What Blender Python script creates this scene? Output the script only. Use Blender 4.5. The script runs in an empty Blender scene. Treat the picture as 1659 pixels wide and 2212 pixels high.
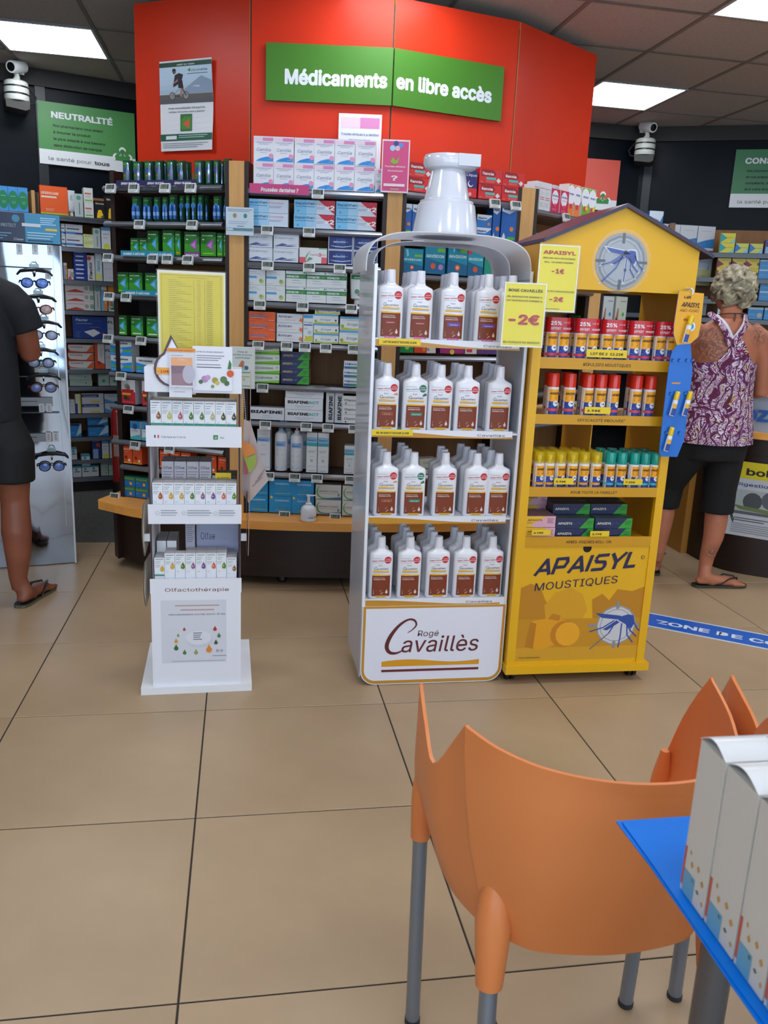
import bpy, math, random
from math import sin, cos, pi, radians, sqrt, atan2
from mathutils import Matrix, Vector
random.seed(7)
S = bpy.context.scene
COL = S.collection

# ---------------------------------------------------------------- camera
CAM_H, FPX, CX, CY = 1.318, 1795.07, 829.5, 1106.0
YAW, PITCH, ROLL = .173064211, .241264369, .0431703953
fw = Vector((sin(YAW)*cos(PITCH), cos(YAW)*cos(PITCH), -sin(PITCH)))
rt = fw.cross(Vector((0, 0, 1))).normalized()
up = rt.cross(fw)
rt, up = rt*cos(ROLL)+up*sin(ROLL), up*cos(ROLL)-rt*sin(ROLL)
EYE = Vector((0, 0, CAM_H))
cam = bpy.data.cameras.new('camera')
cam_o = bpy.data.objects.new('camera', cam)
COL.objects.link(cam_o)
cam_o.matrix_world = Matrix(((rt.x, up.x, -fw.x, EYE.x), (rt.y, up.y, -fw.y, EYE.y), (rt.z, up.z, -fw.z, EYE.z), (0, 0, 0, 1)))
cam.sensor_fit = 'HORIZONTAL'
cam.sensor_width = 36.0
cam.lens = 36.0*FPX/1659.0
cam.clip_start = .02
cam.dof.use_dof = True
cam.dof.focus_distance = 3.0
cam.dof.aperture_fstop = 16.0
S.camera = cam_o

# ---------------------------------------------------------------- daylight, exposure
W = bpy.data.worlds.new('world')
S.world = W
W.use_nodes = True
wb = W.node_tree.nodes['Background']
wb.inputs[0].default_value = (.62, .80, 1.0, 1)
wb.inputs[1].default_value = 3.0
S.view_settings.view_transform = 'Standard'
S.view_settings.look = 'None'
S.view_settings.gamma = 1.0
S.view_settings.use_curve_mapping = False
S.view_settings.exposure = 0.40
PANEL_POWER = 9.0

# ---------------------------------------------------------------- helpers
def ray(px, py):
    return fw + rt*((px-CX)/FPX) - up*((py-CY)/FPX)
def onz(px, py, z=0.0):
    d = ray(px, py); return EYE + d*((z-CAM_H)/d.z)
def ony(px, py, y):
    d = ray(px, py); return EYE + d*(y/d.y)

_lin = {}
def lin(h):
    if h not in _lin:
        c = [int(h[i:i+2], 16)/255 for i in (0, 2, 4)]
        _lin[h] = tuple(x/12.92 if x <= .04045 else ((x+.055)/1.055)**2.4 for x in c)
    return _lin[h]
_mats = {}
def M(h, rough=.5, metal=0.0, **kw):
    """plain principled material by colour"""
    k = (h, rough, metal, tuple(sorted(kw.items())))
    if k in _mats: return _mats[k]
    m = bpy.data.materials.new('paint_'+h); m.use_nodes = True
    b = m.node_tree.nodes['Principled BSDF']
    b.inputs['Base Color'].default_value = (*lin(h), 1)
    b.inputs['Roughness'].default_value = rough
    b.inputs['Metallic'].default_value = metal
    if 'trans' in kw: b.inputs['Transmission Weight'].default_value = kw['trans']
    if 'alpha' in kw: b.inputs['Alpha'].default_value = kw['alpha']
    if 'coat' in kw: b.inputs['Coat Weight'].default_value = kw['coat']; b.inputs['Coat Roughness'].default_value = .08
    if 'ior' in kw: b.inputs['IOR'].default_value = kw['ior']
    if 'em' in kw:
        b.inputs['Emission Color'].default_value = (*lin(h), 1); b.inputs['Emission Strength'].default_value = kw['em']
    _mats[k] = m
    return m
def sheet(name, h, rough=.3, t=.45):
    """thin plastic sheet that lets some light through"""
    m = bpy.data.materials.new(name); m.use_nodes = True; nt = m.node_tree; b = nt.nodes['Principled BSDF']
    b.inputs['Base Color'].default_value = (*lin(h), 1); b.inputs['Roughness'].default_value = rough
    tr = nt.nodes.new('ShaderNodeBsdfTranslucent'); tr.inputs[0].default_value = (*lin(h), 1)
    mx = nt.nodes.new('ShaderNodeMixShader'); mx.inputs[0].default_value = t
    nt.links.new(b.outputs[0], mx.inputs[1]); nt.links.new(tr.outputs[0], mx.inputs[2]); nt.links.new(mx.outputs[0], nt.nodes['Material Output'].inputs[0])
    return m
def noisy(name, h1, h2, scale=8.0, rough=.6, bump=0.0, bscale=None, stretch=(1, 1, 1), metal=0.0, lo=.35, hi=.65, detail=4, coat=0):
    m = bpy.data.materials.new(name); m.use_nodes = True
    nt = m.node_tree; b = nt.nodes['Principled BSDF']; N = nt.nodes.new
    tc = N('ShaderNodeTexCoord'); mp = N('ShaderNodeMapping'); mp.inputs['Scale'].default_value = stretch
    nt.links.new(tc.outputs['Object'], mp.inputs[0])
    no = N('ShaderNodeTexNoise'); no.inputs['Scale'].default_value = scale; no.inputs['Detail'].default_value = detail
    nt.links.new(mp.outputs[0], no.inputs['Vector'])
    cr = N('ShaderNodeValToRGB'); cr.color_ramp.elements[0].position = lo; cr.color_ramp.elements[1].position = hi
    cr.color_ramp.elements[0].color = (*lin(h1), 1); cr.color_ramp.elements[1].color = (*lin(h2), 1)
    nt.links.new(no.outputs[0], cr.inputs[0]); nt.links.new(cr.outputs[0], b.inputs['Base Color'])
    b.inputs['Roughness'].default_value = rough; b.inputs['Metallic'].default_value = metal
    b.inputs['Coat Weight'].default_value = coat
    if bump:
        n2 = N('ShaderNodeTexNoise'); n2.inputs['Scale'].default_value = bscale or scale*6
        nt.links.new(mp.outputs[0], n2.inputs['Vector'])
        bp = N('ShaderNodeBump'); bp.inputs['Strength'].default_value = bump; bp.inputs['Distance'].default_value = .01
        nt.links.new(n2.outputs[0], bp.inputs['Height']); nt.links.new(bp.outputs[0], b.inputs['Normal'])
    return m

_txt = {}
import os
try:      # Blender's own interface typeface (ships with every Blender); falls back to the built-in one
    FONT = bpy.data.fonts.load(os.path.join(bpy.utils.system_resource('DATAFILES'), 'fonts', 'Inter.woff2'))
except Exception:
    FONT = None
def text_geo(s, bold=0.0, res=1):
    k = (s, bold, res)
    if k not in _txt:
        c = bpy.data.curves.new('t', 'FONT'); c.body = s; c.resolution_u = res
        if FONT: c.font = FONT
        o = bpy.data.objects.new('t', c)
        me = bpy.data.meshes.new_from_object(o)
        vs = [(v.co.x, v.co.y) for v in me.vertices]
        fs = [tuple(p.vertices) for p in me.polygons]
        x0 = min(v[0] for v in vs); x1 = max(v[0] for v in vs)
        _txt[k] = ([(x-x0, y/.73) for x, y in vs], fs, x1-x0)
        bpy.data.meshes.remove(me); bpy.data.objects.remove(o); bpy.data.curves.remove(c)
    return _txt[k]

def weights(bold):
    """shifts that thicken the strokes of flat lettering"""
    if bold < .001: return [(0, 0)]
    nd = 8 if bold > .028 else 4
    return [(bold*.9*cos(2*pi*(j+.5)/nd), bold*.9*sin(2*pi*(j+.5)/nd)) for j in range(nd)]+[(0, 0)]
class MB:
    """collects faces with materials, builds ONE mesh object"""
    def __init__(s): s.v = []; s.f = []; s.m = []; s.mats = []
    def mi(s, m):
        if isinstance(m, str): m = M(m)
        if m not in s.mats: s.mats.append(m)
        return s.mats.index(m)
    def add(s, vs, fs, m):
        b = len(s.v); s.v += [tuple(v) for v in vs]; i = s.mi(m)
        s.f += [tuple(b+k for k in f) for f in fs]; s.m += [i]*len(fs); return s
    def box(s, x0, x1, y0, y1, z0, z1, m, front=None, top=None):
        vs = [(x0, y0, z0), (x1, y0, z0), (x1, y1, z0), (x0, y1, z0), (x0, y0, z1), (x1, y0, z1), (x1, y1, z1), (x0, y1, z1)]
        s.add(vs, [(3, 2, 1, 0), (1, 2, 6, 5), (2, 3, 7, 6), (3, 0, 4, 7)], m)
        b = len(s.v)-8
        s.f.append((b, b+1, b+5, b+4)); s.m.append(s.mi(front or m))
        s.f.append((b+4, b+5, b+6, b+7)); s.m.append(s.mi(top or m)); return s
    def obox(s, c, half, axes, m):
        c = Vector(c); X, Y, Z = [Vector(a).normalized()*h for a, h in zip(axes, half)]
        vs = [c+X*i+Y*j+Z*k for k in (-1, 1) for i, j in ((-1, -1), (1, -1), (1, 1), (-1, 1))]
        return s.add(vs, [(3, 2, 1, 0), (4, 5, 6, 7), (0, 1, 5, 4), (1, 2, 6, 5), (2, 3, 7, 6), (3, 0, 4, 7)], m)
    def prism(s, pts, y0, y1, m, side=None):
        """outline in (x,z), extruded y0 (front) to y1"""
        n = len(pts)
        s.add([(x, y0, z) for x, z in pts]+[(x, y1, z) for x, z in pts], [tuple(range(n)), tuple(range(2*n-1, n-1, -1))], m)
        b = len(s.v)-2*n; i = s.mi(side or m)
        for k in range(n): s.f.append((b+k, b+n+k, b+n+(k+1) % n, b+(k+1) % n)); s.m.append(i)
        return s
    def slab(s, pts, z0, z1, m, side=None):
        """outline in (x,y) counter-clockwise, extruded in z"""
        n = len(pts)
        s.add([(x, y, z1) for x, y in pts]+[(x, y, z0) for x, y in pts], [tuple(range(n)), tuple(range(2*n-1, n-1, -1))], m)
        b = len(s.v)-2*n; i = s.mi(side or m)
        for k in range(n): s.f.append((b+k, b+n+k, b+n+(k+1) % n, b+(k+1) % n)); s.m.append(i)
        return s
    def loft(s, rings, m, cap=True, closed=True):
        n = len(rings[0]); b = len(s.v); i = s.mi(m)
        for r in rings: s.v += [tuple(p) for p in r]
        e = n if closed else n-1
        for a in range(len(rings)-1):
            for k in range(e):
                k2 = (k+1) % n
                s.f.append((b+a*n+k, b+a*n+k2, b+(a+1)*n+k2, b+(a+1)*n+k)); s.m.append(i)
        if cap:
            s.f.append(tuple(b+k for k in range(n-1, -1, -1))); s.m.append(i)
            q = b+(len(rings)-1)*n
            s.f.append(tuple(q+k for k in range(n))); s.m.append(i)
        return s
    def lathe(s, prof, m, c=(0, 0), n=16, z=0.0):
        return s.loft([[(c[0]+r*cos(2*pi*k/n), c[1]+r*sin(2*pi*k/n), z+h) for k in range(n)] for r, h in prof], m)
    def tube(s, path, rad, m, n=8, flat=1.0, upv=None):
        path = [Vector(p) for p in path]
        if not hasattr(rad, '__len__'): rad = [rad]*len(path)
        rings = []; prev = None
        for i, p in enumerate(path):
            d = (path[min(i+1, len(path)-1)]-path[max(i-1, 0)]).normalized()
            if prev is None:
                a = Vector(upv) if upv else (Vector((0, 0, 1)) if abs(d.z) < .9 else Vector((0, 1, 0)))
                a = (a-d*a.dot(d)).normalized()
            else: a = (prev-d*prev.dot(d)).normalized()
            prev = a; bb = d.cross(a)
            rings.append([p+a*(rad[i]*flat*cos(2*pi*k/n))+bb*(rad[i]*sin(2*pi*k/n)) for k in range(n)])
        return s.loft(rings, m)
    def sphere(s, c, r, m, n=12, sq=(1, 1, 1)):
        h = n//2; rings = []
        for a in range(1, h):
            t = pi*a/h
            rings.append([(c[0]+sq[0]*r*sin(t)*cos(2*pi*k/n), c[1]+sq[1]*r*sin(t)*sin(2*pi*k/n), c[2]-sq[2]*r*cos(t)) for k in range(n)])
        return s.loft(rings, m)
    # flat print on a front (x to the right, z up); wrap(x,z)->y of the surface
    step = .00018
    def put(s, pts, faces, m, wrap, lay, extra=0.0):
        e = s.step*(lay+1)+.00008+extra
        return s.add([(x, wrap(x, z)-e, z) for x, z in pts], faces, m)
    def printed(s, P, w, h, x0=0.0, z0=0.0, wrap=None, nseg=1, lay0=0):
        wrap = wrap or (lambda x, z: 0.0)
        s.step = min(.00018, .0024/(len(P)+lay0+1))
        for lay, p in enumerate(P):
            k = p[0]; lay += lay0
            if k == 'r':
                a, b, c, d = x0+p[1]*w, z0+p[2]*h, x0+p[3]*w, z0+p[4]*h
                if a > c: a, c = c, a
                pts = [(a+(c-a)*i/nseg, zz) for i in range(nseg+1) for zz in (b, d)]
                s.put(pts, [(2*i, 2*i+2, 2*i+3, 2*i+1) for i in range(nseg)], p[5], wrap, lay)
            elif k == 'p':
                pts = [(x0+x*w, z0+z*h) for x, z in p[1]]
                s.put(pts, [tuple(range(len(pts)))], p[2], wrap, lay)
            elif k == 'c':
                rx = p[3]*h; rz = rx*(p[5] if len(p) > 5 else 1)
                cx, cz = x0+p[1]*w, z0+p[2]*h
                pts = [(cx, cz)]+[(cx+rx*cos(2*pi*j/14), cz+rz*sin(2*pi*j/14)) for j in range(14)]
                s.put(pts, [(0, 1+j, 1+(j+1) % 14) for j in range(14)], p[4], wrap, lay)
            elif k == 'w':   # band whose top edge is a wave: x1,z1,x2,z2, amp
                a, b, c, d = x0+p[1]*w, z0+p[2]*h, x0+p[3]*w, z0+p[4]*h; n = 12
                pts = []
                for i in range(n+1):
                    t = i/n; x = a+(c-a)*t
                    pts += [(x, b), (x, d+p[6]*h*sin(2*pi*t))]
                s.put(pts, [(2*i, 2*i+2, 2*i+3, 2*i+1) for i in range(n)], p[5], wrap, lay)
            elif k == 'l':   # fine print as thin bars: x, y(top), width, n, colour, pitch
                x, y, ww, n, col = p[1:6]; pt = p[6] if len(p) > 6 else .06
                for i in range(n):
                    q = ww*(1-.22*((i*7) % 3)/2)
                    a, c = x0+x*w, x0+(x+q)*w; b = z0+(y-i*pt)*h
                    s.put([(a, b-pt*.38*h), (c, b-pt*.38*h), (c, b), (a, b)], [(0, 1, 2, 3)], col, wrap, lay)
            elif k == 't':   # text: x, y(base), cap height, string, colour, {fit width, align, bold, shear, rot}
                x, y, ch, st, col = p[1:6]; o = p[6] if len(p) > 6 else {}
                vs, fs, tw = text_geo(st, 0, o.get('res', 1))
                H = ch*h; sx = H/.73
                if 'fit' in o: sx = o['fit']*w/tw
                W_ = tw*sx
                ox = x0+x*w-(W_/2 if o.get('al') == 'c' else W_ if o.get('al') == 'r' else 0); oz = z0+y*h
                sh = o.get('sh', 0.0); ro = o.get('rot', 0.0)
                for jj, (bx, by) in enumerate(weights(o.get('b', .012))):
                    pts = []
                    for vx, vy in vs:
                        X = (vx+bx)*sx+vy*H*sh; Z = (vy+by/.73)*H
                        pts.append((ox+X*cos(ro)-Z*sin(ro), oz+X*sin(ro)+Z*cos(ro)))
                    s.put(pts, fs, col, wrap, lay, .00005*jj)
        return s
    def build(s, name, parent=None, smooth=True, loc=None, rz=0.0):
        me = bpy.data.meshes.new(name)
        me.from_pydata(s.v, [], s.f)
        for m in s.mats: me.materials.append(m)
        me.polygons.foreach_set('material_index', s.m)
        if smooth:
            me.polygons.foreach_set('use_smooth', [True]*len(me.polygons))
            me.update(); me.set_sharp_from_angle(angle=radians(32))
        me.update()
        o = bpy.data.objects.new(name, me); COL.objects.link(o)
        if parent: o.parent = parent
        if loc: o.location = loc
        o.rotation_euler.z = rz
        return o

def tag(o, label, cat, group=None):
    n = len(label.split())
    if not 4 <= n <= 16: print('LABEL LENGTH', n, label)
    o['label'] = label; o['category'] = cat
    if group: o['group'] = group
    return o
def struct(o):
    o['kind'] = 'structure'; return o
def empty(name, loc=(0, 0, 0), rz=0.0, parent=None):
    o = bpy.data.objects.new(name, None); COL.objects.link(o); o.location = loc; o.rotation_euler.z = rz
    o.empty_display_size = .05
    if parent: o.parent = parent
    return o
def dup(o, parent=None):
    c = o.copy(); COL.objects.link(c); c.parent = parent
    for ch in list(o.children): dup(ch, c)
    return c

class Frame:
    """vertical plane in plan from P0 to P1, local x along it, -y towards the customer"""
    def __init__(s, P0, P1):
        s.o = Vector((*P0, 0)); e = Vector((P1[0]-P0[0], P1[1]-P0[1], 0)); s.L = e.length; s.e = e/s.L
        s.b = Vector((-s.e.y, s.e.x, 0)); s.a = atan2(s.e.y, s.e.x)
    def p(s, u, back, z): return s.o+s.e*u+s.b*back+Vector((0, 0, z))
    def u(s, px, z, back=0.0):
        A = s.o+s.b*back+Vector((0, 0, z))-EYE; k = px-CX
        return (k*A.dot(fw)-FPX*A.dot(rt))/(FPX*s.e.dot(rt)-k*s.e.dot(fw))
    def dist(s, u, z): return (s.p(u, 0, z)-EYE).dot(fw)
    def hit(s, px, py, back=0.0):
        d = ray(px, py); n = s.b; t = (s.o+n*back-EYE).dot(n)/d.dot(n); q = EYE+d*t
        return (q-s.o).dot(s.e), q.z
    def place(s, o, u, back, z): o.location = s.p(u, back, z); o.rotation_euler.z = s.a; return o
# ================================================================ ROOM
tile_m = noisy('floor_tile_ceramic', 'A68D6E', 'B49B7B', 2.2, .40, .02, 40, lo=.3, hi=.7)
grout_m = M('2E2823', .9)
G0X, G0Y, GS, GAP = -.722, 1.367, .6, .0042
EDGE_Y = 4.58
fl = MB(); fl.box(-3.2, 5.2, -2.6, EDGE_Y, -.06, -.002, grout_m)
floor = struct(fl.build('floor', smooth=False))
tcache = {}
for i in range(-5, 11):
    for j in range(-7, 6):
        x0, x1 = G0X+i*GS+GAP/2, G0X+(i+1)*GS-GAP/2
        y0, y1 = G0Y+j*GS+GAP/2, min(G0Y+(j+1)*GS-GAP/2, EDGE_Y)
        if x0 < -3.2 or x1 > 5.2 or y0 >= EDGE_Y or y0 < -2.6: continue
        w, d = round(x1-x0, 4), round(y1-y0, 4)
        if (w, d) not in tcache:
            b = .0012
            q = MB(); q.loft([[(0, 0, -.012), (w, 0, -.012), (w, d, -.012), (0, d, -.012)], [(0, 0, -b), (w, 0, -b), (w, d, -b), (0, d, -b)], [(b, b, 0), (w-b, b, 0), (w-b, d-b, 0), (b, d-b, 0)]], tile_m)
            o = q.build('floor_tile', floor, smooth=False); tcache[(w, d)] = o.data
        else:
            o = bpy.data.objects.new('floor_tile', tcache[(w, d)]); COL.objects.link(o); o.parent = floor
        o.location = (x0, y0, 0)
carpet_m = noisy('grey_carpet', '3A3A38', '6A6A66', 160, .95, .5, 300, lo=.4, hi=.6)
q = MB(); q.box(-3.2, 5.2, EDGE_Y, 6.7, -.06, .001, carpet_m)
struct(q.build('floor_2', smooth=False))

# ceiling : grid of tiles at 2.70 m
CZ = 2.70
ctile_m = noisy('ceiling_tile_fibre', 'B8B0A8', 'C4BCB4', 60, .95, .15, 200)
grid_m = M('8A827A', .7)
CW, CD = .584, .598
def ceil_pt(i, j): # grid node
    x = 2.128+CW*i
    return x, 4.02+CD*j-.025*(2.4-x)
q = MB(); q.slab([(-3.3, -2.6), (5.3, -2.6), (5.3, 6.7), (-3.3, 6.7)], CZ+.03, CZ+.06, grid_m)
ceiling = struct(q.build('ceiling', smooth=False))
lights = []
ct_mesh = None
SK = .025*CW
def panel_cell(i, j): return (i % 6 in (0, 3)) and (j % 3 == 2) and j <= 2 and not (i % 6 == 3 and j == 2) and i in (-6, -3, 0, 3)
for i in range(-9, 6):
    for j in range(-11, 5):
        x, y = ceil_pt(i, j)
        if y+CD > 6.72 or x < -3.3: continue
        if panel_cell(i, j): lights.append((i, j, x, y)); continue
        if ct_mesh is None:
            g = .009; q = MB()
            q.slab([(g, g), (CW-g, g+SK), (CW-g, CD-g+SK), (g, CD-g)], 0, .012, ctile_m)
            o = q.build('ceiling_tile', ceiling, smooth=False); ct_mesh = o.data
        else:
            o = bpy.data.objects.new('ceiling_tile', ct_mesh); COL.objects.link(o); o.parent = ceiling
        o.location = (x, y, CZ+.004)
q = MB()
for i in range(-9, 7):
    x, _ = ceil_pt(i, 0); q.box(x-.011, x+.011, -2.6, 6.7, CZ-.001, CZ+.012, grid_m)
o = q.build('ceiling_grid', ceiling, smooth=False)
q = MB()
for j in range(-11, 6):
    a = ceil_pt(-9, j); b = ceil_pt(5, j)
    if b[1] > 6.75: continue
    q.add([(a[0], a[1]-.011, CZ-.0005), (b[0], b[1]-.011, CZ-.0005), (b[0], b[1]+.011, CZ-.0005), (a[0], a[1]+.011, CZ-.0005)], [(3, 2, 1, 0)], grid_m)
    q.add([(a[0], a[1]-.011, CZ+.012), (b[0], b[1]-.011, CZ+.012), (b[0], b[1]+.011, CZ+.012), (a[0], a[1]+.011, CZ+.012)], [(0, 1, 2, 3)], grid_m)
o = q.build('ceiling_grid', ceiling, smooth=False)
# lamps: recessed LED panels
lamp_proto = None
names = {(-6, 2): 'square ceiling light panel glowing above the eyewear stand', (0, 2): 'square ceiling light panel glowing right of the red wall', (0, -1): 'square ceiling light panel at the top right corner'}
em_m = M('F4F8FF', .5, em=PANEL_POWER)
for i, j, x, y in lights:
    if lamp_proto is None:
        lamp_proto = empty('ceiling_light')
        q = MB(); g = .004; t = .02
        for (a, b, c, d) in ((g, g, CW-g, t), (g, CD-t, CW-g, CD-g), (g, t, t, CD-t), (CW-t, t, CW-g, CD-t)):
            q.slab([(a, b+SK*a/CW), (c, b+SK*c/CW), (c, d+SK*c/CW), (a, d+SK*a/CW)], -.003, .02, M('C8CCD2', .4))
        q.build('frame', lamp_proto, smooth=False)
        q = MB(); q.slab([(t, t+SK*t/CW), (CW-t, t+SK), (CW-t, CD-t+SK), (t, CD-t)], .001, .015, em_m)
        q.build('diffuser', lamp_proto, smooth=False)
        L = lamp_proto
    else: L = dup(lamp_proto)
    L.location = (x, y, CZ)
    if (i, j) in names: tag(L, names[(i, j)], 'ceiling light', 'ceiling light panels')
    else: tag(L, 'square ceiling light panel further out over the shop floor', 'ceiling light', 'ceiling light panels')

# walls
dark_m = noisy('dark_wall_panel', '060C12', '08101A', 5, .38, .02, 90)
dark_m.node_tree.nodes['Principled BSDF'].inputs['Specular IOR Level'].default_value = .15
def wall(name, P0, P1, z0, z1, m, th=.06):
    F = Frame(P0, P1); q = MB(); q.box(0, F.L, 0, th, z0, z1, m)
    o = q.build(name, smooth=False, loc=(P0[0], P0[1], 0), rz=F.a); return struct(o)
WL = Frame((-1.62, 6.03), (-.66, 6.335)); WR = Frame((2.95, 6.315), (4.6, 5.50))
wall('wall_left', (-1.62, 6.03), (-.66, 6.335), 0, CZ, dark_m)
wall('wall_back', (-.66, 6.335), (2.95, 6.315), 0, CZ, dark_m)
wall('wall_right', (2.95, 6.315), (4.6, 5.50), 0, CZ, dark_m)
wall('wall_far_left', (-3.2, 5.2), (-1.62, 6.03), 0, CZ, dark_m)
wall('wall_side_left', (-3.2, -1.2), (-3.2, 5.2), 0, CZ, M('7D7770', .8))
wall('wall_side_right', (4.6, 5.5), (4.6, -1.2), 0, CZ, M('7D7770', .8))
for F, nm in ((WL, 'trim_1'), (WR, 'trim_3')):
    q = MB(); q.box(0, F.L, -.03, 0, CZ-.10, CZ, M('2A2826', .6)); struct(q.build(nm, smooth=False, loc=F.o, rz=F.a))
q = MB(); q.box(-.66, 2.95, 6.285, 6.315, CZ-.10, CZ, M('2A2826', .6)); struct(q.build('trim_2', smooth=False))
# vertical corner posts on the dark walls
for F, u, nm in ((WL, .31, 'trim_4'), (WR, .03, 'trim_5')):
    q = MB(); q.box(u, u+.06, -.02, 0, 0, CZ-.1, M('10151B', .4)); struct(q.build(nm, smooth=False, loc=F.o, rz=F.a))

# --- green cross logo emblem as polygons
def cross_logo(q, cx, cz, r, y, c1='F0F4F0', c2='3F8A46'):
    for sc, col, dy in ((1.0, c1, 0), (.78, c2, -.0006)):
        for k in range(3):
            a = pi/2+(k-1)*pi/2
            pts = []
            for t, w in ((.1, .18), (.45, .17), (.62, .34), (.8, .34), (1.0, .12)):
                pts.append((t, w))
            loop = [(t, w) for t, w in pts]+[(t, -w) for t, w in reversed(pts)]
            q.add([(cx+r*sc*(t*cos(a)-w*sin(a)), y+dy-.0003*k, cz+r*sc*(t*sin(a)+w*cos(a))-r*.1) for t, w in loop], [tuple(range(len(loop)))], col)
        q.add([(cx-r*sc*.95, y+dy-.001, cz-r*.42), (cx+r*sc*.95, y+dy-.001, cz-r*.42), (cx+r*sc*.95, y+dy-.001, cz-r*.12), (cx-r*sc*.95, y+dy-.001, cz-r*.12)], [(0, 1, 2, 3)], col)

def wall_sign(F, c_tl, c_tr, c_bl, name, label, green, lines, title, foot, back=-.025, splitz=.24):
    u0, z1 = F.hit(*c_tl, back); u1, _ = F.hit(*c_tr, back); _, z0 = F.hit(*c_bl, back)
    w, h = u1-u0, z1-z0
    q = MB(); q.box(0, w, 0, .012, 0, h, M('E4E8EA', .4))
    P = [('r', 0, splitz, 1, 1, M(green, .4))]
    if title: P.append(title)
    for k, t in enumerate(lines): P.append(('t', .15, .615-k*.105, .055, t, '16241A', {'b': .03, 'fit': .009*len(t)*2.05*1.02}))
    P += foot
    q.printed(P, w, h)
    cross_logo(q, w*.86, h*.26, h*.17, -.002)
    o = q.build(name, smooth=False); F.place(o, u0, back, z0)
    return tag(o, label, 'sign')
wall_sign(WL, (79, 216), (290, 243), (84, 352), 'wall_sign', 'green NEUTRALITÉ wall sign with white footer strip on dark left wall', '4F9150',
    ['Nos pharmaciens vous aident', 'à trouver le produit', 'le plus adapté à vos besoins', 'sans distinction de marque'],
    ('t', .14, .76, .13, 'NEUTRALITÉ', 'E6EAEE', {'b': .038, 'fit': .62}),
    [('t', .09, .07, .085, 'la santé pour', '5C6660', {'fit': .44, 'b': 0}), ('t', .56, .07, .085, 'tous', '4F5A54', {'fit': .155, 'b': .035})])
wall_sign(WR, (1591, 323), (1790, 323), (1569, 448), 'wall_sign', 'green CONSEIL wall sign with white footer strip on dark right wall', '3F8055',
    ['Nos pharmaciens', 'et nos préparateurs', 'compétents, disponibles', 'et à votre écoute'],
    ('t', .12, .76, .13, 'CONSEIL', 'E6EAEE', {'b': .038, 'fit': .46}),
    [('t', .09, .07, .085, 'la santé pour', '5C6660', {'fit': .44, 'b': 0}), ('t', .56, .07, .085, 'tous', '4F5A54', {'fit': .155, 'b': .035})])
WB = Frame((-.66, 6.335), (2.95, 6.315))
wall_sign(WB, (1115, 330), (1343, 328), (1120, 450), 'wall_sign', 'orange red wall sign with white footer half hidden behind the red panels', 'D9594B',
    [], None, [('t', .55, .8-.14*0, .09, ':', 'F0F0F0', {'al': 'c'})], splitz=.26)

# --- two security cameras on wall brackets with siren drum
def cctv(F, cx, py_top, py_bot, label, flip):
    u, z = F.hit(cx, py_bot, -.16); _, zt = F.hit(cx, py_top, -.16)
    H = zt-z; w = H*.52
    r = empty('security_camera'); F.place(r, u, -.16, z)
    wm = M('D6D9D2', .45); q = MB()
    q.box(-.03*flip-.02, -.03*flip+.02, .0, .015, H*.72, H*1.18, M('8F959B', .5)); q.build('mounting_strip', r)
    q = MB(); q.lathe([(w*.48, H*.16), (w*.5, H*.18), (w*.5, H*.27), (w*.49, H*.275)], wm, n=24); q.lathe([(w*.46, H*.27), (w*.46, H*.32)], M('15181C', .3), n=24)
    q.lathe([(w*.49, H*.31), (w*.5, H*.315), (w*.5, H*.42), (w*.49, H*.425)], wm, n=24); q.lathe([(w*.47, H*.42), (w*.47, H*.47)], M('15181C', .3), n=24)
    q.lathe([(w*.49, H*.46), (w*.48, H*.54), (w*.4, H*.57)], wm, n=24); q.build('siren_drum', r)
    q = MB(); q.prism([(-w*.48, H*.16), (-w*.46, 0), (w*.3, -H*.04), (w*.46, 0), (w*.48, H*.16)], -w*.38, .16, M('3B3A38', .6)); q.build('wall_bracket', r)
    q = MB(); q.tube([(0, 0, H*.55), (w*.05, -.01, H*.66), (w*.0, -.02, H*.76)], [.026, .016, .014], wm); q.build('swivel_arm', r)
    q = MB(); a = Vector((.55*flip, -.75, -.22)).normalized(); c = Vector((w*.05, -.03, H*.84)); rr = H*.125
    q.tube([c-a*.075, c-a*.07, c+a*.06, c+a*.065], [rr*.8, rr, rr, rr*.96], M('E2E5E4', .35), n=18); hb = q.build('camera_housing', r)
    q = MB(); q.tube([c+a*.066, c+a*.0662], [rr*.72, rr*.7], M('0A0C10', .1), n=18); q.build('lens', hb)
    q = MB(); q.tube([(w*.0, .01, H*.62), (-w*.5*flip, .03, H*.5), (-w*.8*flip, .05, H*.32), (-w*.7*flip, .06, H*.2), (-w*.4*flip, .05, H*.17)], .006, M('23262A', .5), n=6); q.build('cable', r)
    return tag(r, label, 'security camera')
cctv(WL, 38, 130, 236, 'white security camera on a drum mount above the eyewear stand', -1)
cctv(WR, 1390, 262, 350, 'white security camera on a drum mount above the yellow display', 1)
# ================================================================ GONDOLA
FP = [(-.60, 4.22), (-.03, 3.90), (.65, 3.78), (1.31, 3.95), (1.86, 4.36)]
PP = [(-.513, 4.50), (.03, 4.16), (.66, 4.05), (1.287, 4.20), (1.834, 4.58)]
BAY = [None]+[Frame(FP[i], FP[i+1]) for i in range(4)]
gondola = empty('gondola_shelving', (.6, 4.0, 0))
GO = Vector((.6, 4.0, 0))
tag(gondola, 'curved shelving island with tall orange red header panels and pale wood posts', 'shelving')
def gpart(q, name, F=None, u=0, back=0, z=0, parent=None, smooth=False):
    o = q.build(name, parent or gondola, smooth=smooth)
    if F: o.location = F.p(u, back, z)-GO; o.rotation_euler.z = F.a
    else: o.location = -GO
    return o
red_m = noisy('orange_red_laminate', 'D23418', 'D8371A', 3, .36)
red_m.node_tree.nodes['Principled BSDF'].inputs['Specular IOR Level'].default_value = .28
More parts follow.
